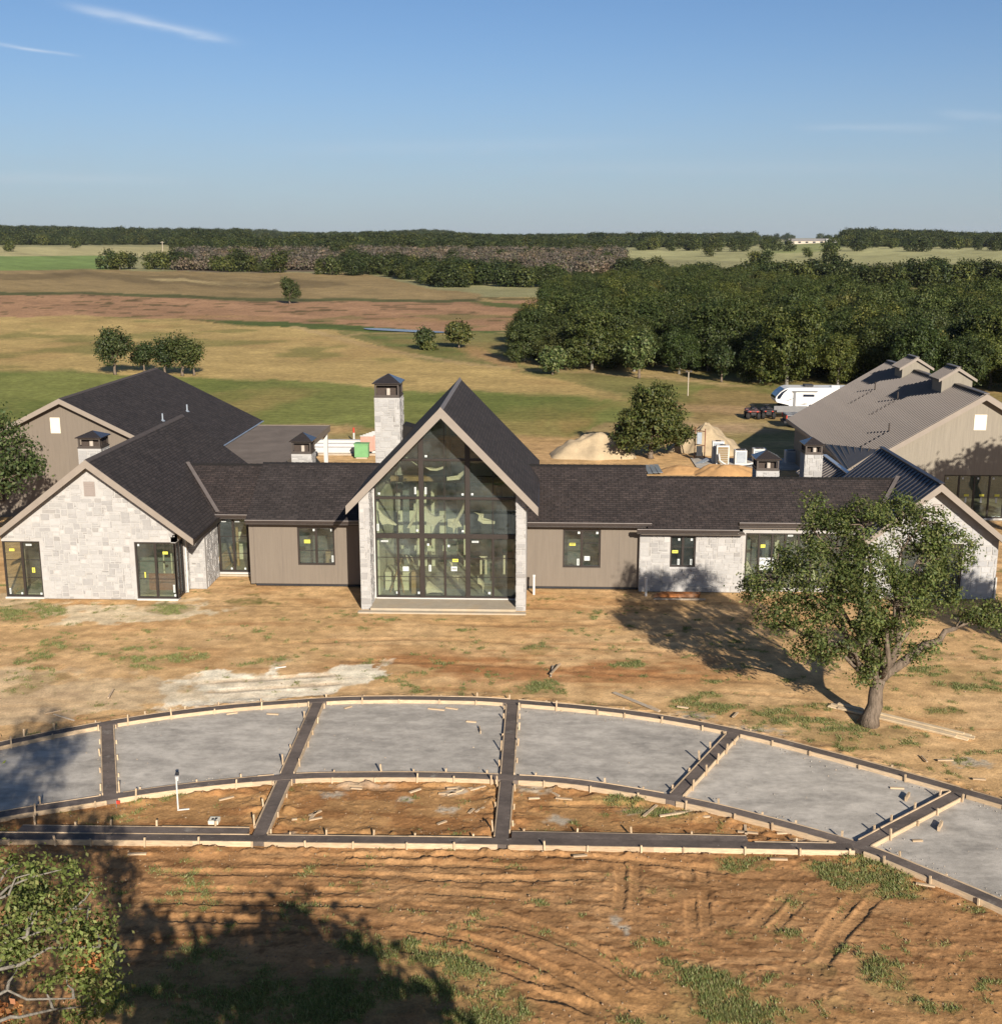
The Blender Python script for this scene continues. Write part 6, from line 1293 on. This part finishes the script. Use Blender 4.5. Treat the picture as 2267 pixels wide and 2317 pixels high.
# boards of new lumber under the oak
lum = empty('lumber_stack', tuple(q3(1350, 680)), 'long pale pine boards stacked on the ground under the oak', 'lumber')
a0, a1 = q3(1012, 588), q3(1755, 768); dv = (a1 - a0) / np.linalg.norm(a1 - a0); nv_ = np.array([dv[1], -dv[0], 0])
for k, (off, z, s0, s1) in enumerate(((0, .02, 0, 0), (.15, .02, .1, -.05), (.30, .02, -.15, -.1), (.04, .062, .05, -.1), (.19, .062, -.1, .05), (.34, .062, .2, -.45), (.1, .104, .1, -.3))):
    p0 = a0 + dv * s0 + nv_ * off; p1 = a1 + dv * s1 + nv_ * off; p0[2] = p1[2] = z; MB().beam(p0 + (0, 0, .02), p1 + (0, 0, .02), .14, .038).build('plank', M['pine_new'], lum)
# stained boards against the stone wall
rw = empty('board_stack', (5.8, 49.2, 0), 'rusty brown boards stacked along the foot of the stone wall in shade', 'lumber')
for k in range(6): MB().box(4.75 + .06 * k, 6.65 + .05 * (k % 3), 49.05 + .14 * (k % 3), 49.18 + .14 * (k % 3), .05 + .07 * (k // 3), .115 + .07 * (k // 3)).build('plank', M['red_wood'], rw)
for x_ in (4.9, 5.8, 6.5): MB().box(x_, x_ + .09, 48.95, 49.5, 0, .048).build('bearer', M['old_wood'], rw)
MB().box(4.7, 6.9, 48.8, 48.88, .0, .07).build('plank', M['old_wood'], rw)
# white pipes
def pipe(x, y, h, label, r=.055):
    t = empty('standpipe', (x, y, 0), label, 'pipe', 'white pipes standing out of the ground'); MB().tube([(x, y, -.05), (x, y, h)], r, 12).build('pipe', M['pvc'], t); MB().lathe((x, y, h - .06), [(r * 1.25, 0), (r * 1.25, .07), (r * 1.05, .085)], 12).build('cap', M['pvc'], t); return t
pipe(-.41, 49.5, .84, 'white pipe standing before the taupe wall right of the tall gable'); pipe(4.42, 49.45, .80, 'white pipe standing at the corner where stone meets taupe siding')
t = pipe(-9.72, 28.96, .92, 'thin white pipe with black cap standing in the dirt bay', .022); MB().lathe((-9.70, 28.96, .86), [(.045, 0), (.055, .08), (.05, .13)], 10).build('bag', M['white'], t); MB().lathe((-9.68, 28.96, 1.02), [(.045, 0), (.05, .07), (.03, .09)], 10).build('black_cap', M['black_wrap'], t)
o = board((-9.72, 28.9, 0), (-9.42, 28.98, 0), .03, .03, .02, 'pvc', 'short white pipe lying at the foot of the capped standpipe', 'pipe', None, 'loose_pipe')
p = q1(1155, 1340); bx = empty('valve_box', tuple(p), 'small cream box with dark vents set in the dirt bay', 'box'); MB().box(p[0] - .13, p[0] + .13, p[1] - .13, p[1] + .13, -.02, .1).build('body', M['vent_cover'], bx); MB().box(p[0] - .06, p[0] + .0, p[1] - .06, p[1] + .02, .1, .112).build('vent', M['black_wrap'], bx); MB().box(p[0] + .02, p[0] + .08, p[1] - .02, p[1] + .06, .1, .112).build('vent', M['black_wrap'], bx)
p = q1(628, 1262); fl = empty('marker_flag', tuple(p), 'small red marker flag in shade beside the curved band', 'flag'); MB().tube([(p[0], p[1], 0), (p[0], p[1], .22)], .006, 6).build('wire', M['galv'], fl); RED = simple('red_paint', (.42, .04, .02), .6, .1, 4, 0); MB().box(p[0], p[0] + .1, p[1] - .003, p[1] + .003, .12, .22).build('flag', RED, fl)
# sand piles behind the house
def pile(px0, px1, y, h, label, seed, depth=.8, col='sand', name='sand_pile', skew=0.0):
    a, b = np.array(px0), np.array(px1); r2 = np.random.default_rng(seed); c = (a + b) / 2; rx = abs(b[0] - a[0]) / 2; ry = rx * depth; n, k = 48, 18; V = []; F = []
    for i in range(k + 1):
        f = i / k
        for j in range(n):
            t_ = 2 * math.pi * j / n; rr = f * (1 + .10 * math.sin(3 * t_ + seed) + .06 * math.sin(7 * t_ + 2 * seed)); x = c[0] + rx * rr * math.cos(t_) + skew * rx * (1 - f); yy = c[1] + ry * rr * math.sin(t_); V.append((x, yy, (1 - f ** 1.7) if f < 1 else -.05))
    V = np.array(V); nz = fbm(V[:, 0] * 1.2 + seed, V[:, 1] * 1.2, 5, seed); ff = np.repeat(np.arange(k + 1) / k, n); V[:, 2] = np.where(ff < 1, h * np.clip(V[:, 2] - .06 * np.maximum(.15 - ff, 0) * 6, 0, 1) + (nz - .5) * .75 * (1 - ff) ** .3 * np.minimum(h, 1.4), -.08)
    for i in range(k):
        for j in range(n): F.append((i * n + j, (i + 1) * n + j, (i + 1) * n + (j + 1) % n, i * n + (j + 1) % n))
    o = np_mesh(name, V, np.array(F), M[col], None, None, True); return props(o, label, 'dirt pile')
M['sand'] = simple('pale_sand', (.35, .268, .165), .95, .22, 1.6, .8); M['red_soil'] = simple('orange_soil', (.33, .19, .08), .95, .22, 2.0, .6)
pile((.3, 84.5, 0), (6.6, 84.5, 0), 84, 1.55, 'pale sand pile left of the round tree behind the house', 3, .75, skew=.12); pile((9.4, 86.5, 0), (14.6, 86.5, 0), 86, 1.85, 'tall pale sand pile right of the round tree behind the house', 5, .85, skew=-.1)
pile((9.5, 77.2, 0), (14.5, 77.2, 0), 77, .75, 'low orange soil heap behind the dark roof ridge', 7, .45, 'red_soil', 'soil_heap'); pile((7.3, 78.0, 0), (10.8, 78.0, 0), 78, .45, 'low orange soil mound beside the metal sheets', 8, .5, 'red_soil', 'soil_heap')
ms = empty('metal_sheets', (7.4, 78.3, 0), 'grey metal roofing sheets lying behind the dark roof ridge', 'metal sheets')
for k in range(3): MB().beam((6.95 + .34 * k, 77.0, .12 + .02 * k), (6.9 + .32 * k, 79.6, .2 + .02 * k), .30, .02).build('sheet', M['galv'], ms)
# condenser units and the equipment frame on the pad behind the house
MB_ = MB().box(10.3, 21.0, 78.9, 83.2, -.05, .07); props(MB_.build('equipment_pad', M['concrete'], None), kind='structure')
COIL = simple('bronze_coil', (.20, .14, .07), .6, .25, 20, .4)
def heat_pump(x, y, w, d, h, label, brown):
    t = empty('condenser', (x, y, .07), label, 'air conditioner', 'condenser units on the pad'); fr = MB(); z = .07
    fr.box(x - w / 2, x + w / 2, y - d / 2 + .03, y + d / 2, z, z + h); fr.build('body', M['pvc'], t)
    MB().box(x - w / 2 + .1, x + w / 2 - .08, y - d / 2, y - d / 2 + .029, z + .1, z + h - .1).build('coil', COIL if brown else M['galv'], t)
    for k in range(7): MB().box(x - w / 2 + .1, x + w / 2 - .08, y - d / 2 - .012, y - d / 2 - .002, z + .16 + k * (h - .3) / 7, z + .175 + k * (h - .3) / 7).build('grille_bar', M['pvc'], t)
    MB().lathe((x, y + .02, z + h), [(min(w, d) * .42, 0), (min(w, d) * .40, .04), (.05, .05)], 18).build('fan_guard', M['cap_metal'], t); return t
heat_pump(12.15, 80.6, .86, .5, 1.35, 'tall white condenser with brown coil face and white hose', True); heat_pump(11.95, 81.4, .8, .45, 1.5, 'white condenser standing behind the brown coiled one', False); heat_pump(13.45, 81.1, .8, .75, .95, 'square white condenser right of the brown coiled one', False)
heat_pump(14.9, 82.0, .9, .7, .9, 'white condenser in the barn shadow behind the chimney', False); heat_pump(17.0, 81.6, .8, .7, .85, 'dark shaded condenser at the barn wall', False)
hs = MB(); hs.tube([(11.85, 80.2, .9), (11.9, 80.0, .45), (12.3, 79.8, .2), (13.0, 79.7, .18), (13.8, 79.6, .3), (14.6, 79.9, .42)], .07, 10); props(hs.build('drain_hose', M['white'], None, smooth=True), 'thick white hose sagging from the brown coiled condenser', 'hose')
ef = empty('equipment_frame', (10.9, 82.6, 0), 'narrow rusty steel frame carrying electrical boxes beside the condensers', 'equipment')
RUST = simple('rusty_steel', (.16, .06, .035), .7, .2, 4, .1)
for (x_, y_) in ((10.55, 82.9), (11.15, 82.2)): MB().tube([(x_, y_, 0), (x_, y_, 2.3)], .035, 8).build('post', RUST, ef)
MB().beam((10.55, 82.9, 2.1), (11.15, 82.2, 2.1), .05, .05).build('rail', RUST, ef); MB().beam((10.55, 82.9, 1.1), (11.15, 82.2, 1.1), .05, .05).build('rail', RUST, ef); MB().box(10.62, 10.95, 82.35, 82.5, 1.2, 2.0).build('panel_box', M['galv'], ef); MB().box(10.6, 11.0, 82.3, 82.42, .35, 1.05).build('panel_box', M['black_wrap'], ef)
for k in range(4): MB().beam((10.4 + .2 * k, 80.9 + .1 * k, .05), (11.3, 81.9 - .3 * k, .3), .12, .03).build('strut', M['galv'], ef)
# behind the left roofs: wrapped lumber, green sheet, framed units, marker post
wr = empty('wrapped_lumber', (-15.2, 84.8, 0), 'long stack of lumber under white wrap behind the porch post', 'lumber')
for k in range(3): MB().box(-16.9 - .1 * k, -11.4 + .05 * k, 84.0 + .55 * k, 84.5 + .55 * k, .1, .5 + .18 * k).build('bundle', M['white'], wr)
MB().box(-17, -11.3, 83.6, 83.95, 0, .14).build('bearer', M['old_wood'], wr)
GREEN = simple('green_plastic', (.13, .28, .115), .6, .12, 3, .1)
gs = empty('green_crate', (-12.9, 82.4, 0), 'bright green sheeted crate behind the tall chimney', 'crate'); MB().box(-13.4, -12.42, 82.3, 83.0, .1, 1.0).build('body', GREEN, gs, bevel=.03); MB().box(-13.44, -12.38, 82.26, 83.04, 1.0, 1.08).build('lid', GREEN, gs, bevel=.02); MB().box(-13.3, -12.5, 82.35, 82.9, 0, .1).build('skid', M['old_wood'], gs)
PINK = simple('framed_unit', (.40, .22, .17), .7, .12, 4, .05)
fu = empty('crated_windows', (-12.7, 84.4, 0), 'row of wood framed window units leaning behind the green crate', 'window units')
for k in range(5): MB().beam((-13.1 + .14 * k, 83.4 + .5 * k, .9), (-12.2 + .14 * k, 83.4 + .5 * k, .9), .08, 1.1).build('unit', PINK, fu); MB().beam((-13.12 + .14 * k, 83.36 + .5 * k, 1.47), (-12.18 + .14 * k, 83.36 + .5 * k, 1.47), .12, .06).build('top_rail', M['white'], fu)
mp = empty('marker_post', (-14.65, 90.0, 0), 'red and white marker post in the grass behind the house', 'post'); MB().tube([(-14.65, 90, -.1), (-14.65, 90, .65)], .07, 10).build('white_section', M['white'], mp); MB().tube([(-14.65, 90, .652), (-14.65, 90, 1.05)], .07, 10).build('red_section', RED, mp)
# ---------------------------------------------------------------- vehicles at the wood edge
TYRE = simple('tyre_rubber', (.018, .017, .016), .85, .2, 6, .2); CHROME = simple('wheel_alloy', (.45, .45, .45), .3, .1, 5, .02, metal=.8)
DARKGLASS = simple('tinted_glass', (.012, .016, .028), .06, .1, 2, 0, spec=.6); RVW = simple('rv_gelcoat', (.66, .64, .60), .3, .03, 2, .02, spec=.5); GREYS = simple('grey_stripe', (.16, .155, .15), .4, .08, 3, .02)
def wheel(par, x, y, r, w, axis='y'):
    b = MB(); n = 20; prof = [(r * .62, -w / 2), (r * .94, -w / 2), (r, -w * .32), (r, w * .32), (r * .94, w / 2), (r * .62, w / 2)]; vs = []; fs = []
    for (rr, h) in prof:
        for j in range(n):
            t = 2 * math.pi * j / n; vs.append((x + rr * math.cos(t), y + h, r + rr * math.sin(t)) if axis == 'y' else (x + h, y + rr * math.cos(t), r + rr * math.sin(t)))
    for i in range(len(prof)):
        for j in range(n): fs.append((i * n + j, i * n + (j + 1) % n, ((i + 1) % len(prof)) * n + (j + 1) % n, ((i + 1) % len(prof)) * n + j))
    b.add(vs, fs); o = b.build('wheel', TYRE, par, smooth=False)
    h_ = MB(); d = (0, w * .5, 0) if axis == 'y' else (w * .5, 0, 0); c = np.array((x, y, r)); h_.tube([c - np.array(d) * .9, c + np.array(d) * .9], r * .6, 14); h_.build('rim', CHROME, o)
rv = empty('camper_trailer', (24, 107, 0), 'white fifth wheel camper with grey swooshes and dark front window parked before the wood', 'trailer')
rv.scale = (1, 1, .80); y0, y1 = 105.9, 108.3; prof = [(20.55, 1.35), (20.42, 1.7), (20.5, 2.0), (20.8, 2.45), (21.25, 2.85), (21.6, 2.98), (32.0, 3.0), (32.2, 2.8), (32.2, .55), (22.1, .55), (21.85, .75), (21.6, 1.05), (21.1, 1.2)]
MB().prism([(p[0], y0, p[1]) for p in prof], (0, y1 - y0, 0)).build('body', RVW, rv, bevel=.06)
MB().prism([(20.56, y0 - .012, 1.75), (20.62, y0 - .012, 2.05), (20.95, y0 - .012, 2.5), (21.35, y0 - .012, 2.8), (21.55, y0 - .012, 2.84), (21.15, y0 - .012, 2.4), (20.95, y0 - .012, 2.0), (20.85, y0 - .012, 1.75)], (0, .01, 0)).build('window', DARKGLASS, rv)
b = MB(); b.prism([(20.40, y0 + .25, 1.78), (20.47, y0 + .25, 2.02), (20.77, y0 + .25, 2.47), (21.2, y0 + .25, 2.86), (21.23, y0 + .25, 2.83), (20.8, y0 + .25, 2.44), (20.5, y0 + .25, 2.0), (20.43, y0 + .25, 1.78)], (0, 1.9, 0)); b.build('windscreen', DARKGLASS, rv)
for pts in ([(20.9, 1.6), (21.9, 2.45), (22.2, 2.6), (21.6, 2.2), (21.1, 1.75)], [(21.0, 1.4), (22.0, 1.85), (22.35, 2.0), (21.7, 1.6)], [(22.5, 1.15), (24.2, 1.6), (23.0, 1.2), (23.6, 1.08)], [(21.2, .85), (21.8, .72), (21.9, .8), (21.3, .98)]): MB().prism([(p[0], y0 - .014, p[1]) for p in pts], (0, .01, 0)).build('stripe', GREYS, rv)
MB().box(22.0, 22.22, y0 - .05, y0 - .012, .58, 2.62).build('awning_arm', GREYS, rv); MB().box(21.9, 24.1, y0 - .12, y0 - .012, 2.55, 2.68).build('awning_roll', GREYS, rv); MB().box(22.85, 23.85, y0 - .02, y0 - .012, 2.0, 2.28).build('window', DARKGLASS, rv)
MB().box(23.1, 23.9, 106.7, 107.5, 3.0, 3.25).build('roof_unit', M['black_wrap'], rv, bevel=.05); MB().box(25.5, 26.2, 106.7, 107.3, 3.0, 3.12).build('roof_vent', RVW, rv)
for x_ in (27.6, 28.6): wheel(rv, x_, 106.1, .38, .25)
MB().tube([(21.7, 106.3, 0), (21.7, 106.3, .9)], .06, 8).build('leg', M['cap_metal'], rv); MB().tube([(21.7, 107.9, 0), (21.7, 107.9, .9)], .06, 8).build('leg', M['cap_metal'], rv); MB().box(20.9, 21.5, 106.9, 107.3, .75, 1.19).build('hitch_pin', M['black_wrap'], rv)
ATV_RED = simple('atv_plastic', (.10, .025, .02), .35, .15, 4, .02, spec=.5); ATV_BLK = simple('atv_black', (.016, .014, .014), .5, .2, 5, .05)
def atv(x, y, label, pmat):
    t = empty('quad_bike', (x, y, 0), label, 'quad bike', 'quad bikes parked by the camper')
    for sx in (-.45, .45):
        for sy in (-.6, .6): wheel(t, x + sx, y + sy, .31, .26, 'x')
    MB().box(x - .26, x + .26, y - .8, y + .8, .34, .62).build('chassis', ATV_BLK, t, bevel=.06)
    for sy in (-.6, .6): MB().prism([(x - .56, y + sy - .34, .66), (x - .5, y + sy - .34, .80), (x + .5, y + sy - .34, .80), (x + .56, y + sy - .34, .66)], (0, .68, 0)).build('fender', pmat, t, bevel=.03)
    MB().prism([(x - .15, y - .55, .80), (x + .15, y - .55, .80), (x + .13, y - .55, .98), (x - .13, y - .55, .98)], (0, .85, 0)).build('seat', ATV_BLK, t, bevel=.04)
    for sy in (-.62, .62):
        r2 = MB()
        for k in range(5): r2.beam((x - .4 + .2 * k, y + sy - .25, .90), (x - .4 + .2 * k, y + sy + .25, .90), .025, .025)
        r2.beam((x - .42, y + sy - .25, .9), (x + .42, y + sy - .25, .9), .03, .03); r2.beam((x - .42, y + sy + .25, .9), (x + .42, y + sy + .25, .9), .03, .03); r2.build('rack', ATV_BLK, t)
    MB().tube([(x, y + .4, .75), (x, y + .32, 1.12)], .05, 8).build('steering_column', ATV_BLK, t); MB().tube([(x - .4, y + .2, 1.14), (x - .2, y + .3, 1.14), (x + .2, y + .3, 1.14), (x + .4, y + .2, 1.14)], .025, 8).build('handlebar', ATV_BLK, t)
    for sx in (-.3, .3): MB().box(x + sx - .07, x + sx + .07, y - .96, y - .935, .68, .76).build('tail_light', RED, t)
    return t
atv(18.0, 103.4, 'red quad bike at the end of the row beside the camper', ATV_RED); atv(19.35, 103.7, 'black quad bike between the red one and the camper', ATV_BLK)
ut = empty('utility_trailer', (20.9, 103.9, 0), 'low dark flatbed trailer beside the quad bikes', 'trailer'); MB().box(20.1, 23.0, 103.2, 104.6, .5, .6).build('bed', ATV_BLK, ut)
for s in (103.2, 104.55): MB().box(20.1, 23.0, s, s + .05, .6, .95).build('side_board', GREYS, ut)
for y_ in (103.1, 104.75): wheel(ut, 21.6, y_, .3, .2)
SILV = simple('truck_paint', (.085, .085, .088), .3, .06, 3, .01, metal=.4, spec=.5)
tk = empty('pickup_truck', (22.6, 98.6, 0), 'dark pickup truck with red tail light half hidden by the barn eave', 'truck')
MB().prism([(19.9, 97.7, .45), (25.3, 97.7, .45), (25.35, 97.7, 1.0), (24.0, 97.7, 1.1), (21.6, 97.7, 1.12), (19.85, 97.7, 1.12)], (0, 1.9, 0)).build('body', SILV, tk, bevel=.05); MB().prism([(21.7, 97.85, 1.12), (24.0, 97.85, 1.12), (23.5, 97.85, 1.75), (22.0, 97.85, 1.78)], (0, 1.6, 0)).build('cab', SILV, tk, bevel=.06); MB().prism([(21.95, 97.84, 1.2), (23.75, 97.84, 1.2), (23.4, 97.84, 1.66), (22.15, 97.84, 1.68)], (0, .012, 0)).build('window', DARKGLASS, tk)
MB().box(19.82, 19.9, 97.68, 97.9, .75, 1.08).build('tail_light', RED, tk); MB().box(19.82, 19.9, 99.4, 99.62, .75, 1.08).build('tail_light', RED, tk); MB().box(19.68, 19.88, 97.8, 99.5, .42, .6).build('bumper', M['black_wrap'], tk)
for (x_, y_) in ((20.8, 97.75), (24.3, 97.75), (20.8, 99.55), (24.3, 99.55)): wheel(tk, x_, y_, .38, .26)
# light pole with two lamps at the yard edge
p = G(1307, 752); lp = empty('light_pole', tuple(p), 'slim pole with two flood lamps between round tree and wood', 'light pole'); MB().tube([(p[0], p[1], 0), (p[0], p[1], 2.4)], .05, 8).build('pole', M['old_wood'], lp)
for s in (-.28, .12): MB().box(p[0] + s, p[0] + s + .2, p[1] - .1, p[1] + .08, 2.36, 2.52).build('lamp', M['cap_metal'], lp)
# ---------------------------------------------------------------- far off: utility pole and farm buildings
p = G(310, 487); up = empty('utility_pole', tuple(p), 'pale utility pole standing at the far field edge', 'utility pole'); hp = 28 * S19 * p[1] / FPX; MB().tube([p, p + np.array((0, 0, hp))], .22, 8).build('pole', M['old_wood'], up); MB().beam(p + np.array((-1.2, 0, hp * .93)), p + np.array((1.2, 0, hp * .93)), .2, .2).build('crossarm', M['old_wood'], up)
TANW = simple('far_tan_wall', (.42, .36, .29), .8, .06, 1, 0); FARROOF = simple('far_roof', (.24, .22, .20), .7, .06, 1, 0); WHT = simple('far_white_wall', (.62, .61, .58), .7, .04, 1, 0)
def far_house(x, y, wpx, hpx, label, wallm, roofm, nwin=3, roof=.45, name='farm_building', Y=None, zoff=0.0):
    p = G(x, y); k = p[1] / FPX * S19; w, h = wpx * k, hpx * k; d = w * .4; t = empty(name, tuple(p), label, 'building', 'farm buildings on the far hill'); X, Yp, z = p; hw = h * (1 - roof)
    MB().box(X - w / 2, X + w / 2, Yp, Yp + d, z - 2, z + hw).build('wall', wallm, t); MB().prism([(X - w / 2 - .4, Yp - .6, z + hw), (X - w / 2 - .4, Yp + d + .6, z + hw), (X - w / 2 + w * .06, Yp + d / 2, z + h)], (w + .8 - 0, 0, 0)).build('roof', roofm, t)
    for i in range(nwin): MB().box(X - w * .38 + i * w * .76 / max(1, nwin - 1) - w * .035, X - w * .38 + i * w * .76 / max(1, nwin - 1) + w * .035, Yp - .08, Yp - .01, z + hw * .25, z + hw * .75).build('window', DARKGLASS, t)
far_house(1533, 462.5, 70, 9, 'long grey ranch house on the skyline of the far hill', TANW, FARROOF, 5); far_house(1583, 461, 26, 7, 'white shed beside the long ranch house on the far hill', WHT, WHT, 2); far_house(1738, 464.5, 44, 10, 'tan house among the far hill trees', TANW, FARROOF, 4); far_house(1777, 466, 12, 9, 'small pale shed beside the tan house among the far trees', WHT, TANW, 2)
far_house(594, 466, 9, 5, 'tiny white shed in the far tan clearing', WHT, WHT, 2); far_house(757, 459, 10, 4, 'tiny pale roof showing above the far woodland', WHT, TANW, 2)
# ---------------------------------------------------------------- air: faint even haze over the whole landscape
hz_b = MB().box(-9500, 9500, -300, 9600, -4, 130)
ht = NT('haze_air'); pv = ht.N('ShaderNodeVolumePrincipled'); pv.inputs['Color'].default_value = (.78, .86, 1.0, 1); pv.inputs['Density'].default_value = .00003; pv.inputs['Anisotropy'].default_value = .2
ht.l.new(pv.outputs[0], ht.out.inputs['Volume'])
ho = hz_b.build('haze', ht.m, None); props(ho, 'thin bluish air haze over the far fields and woods', 'haze', None, 'stuff')
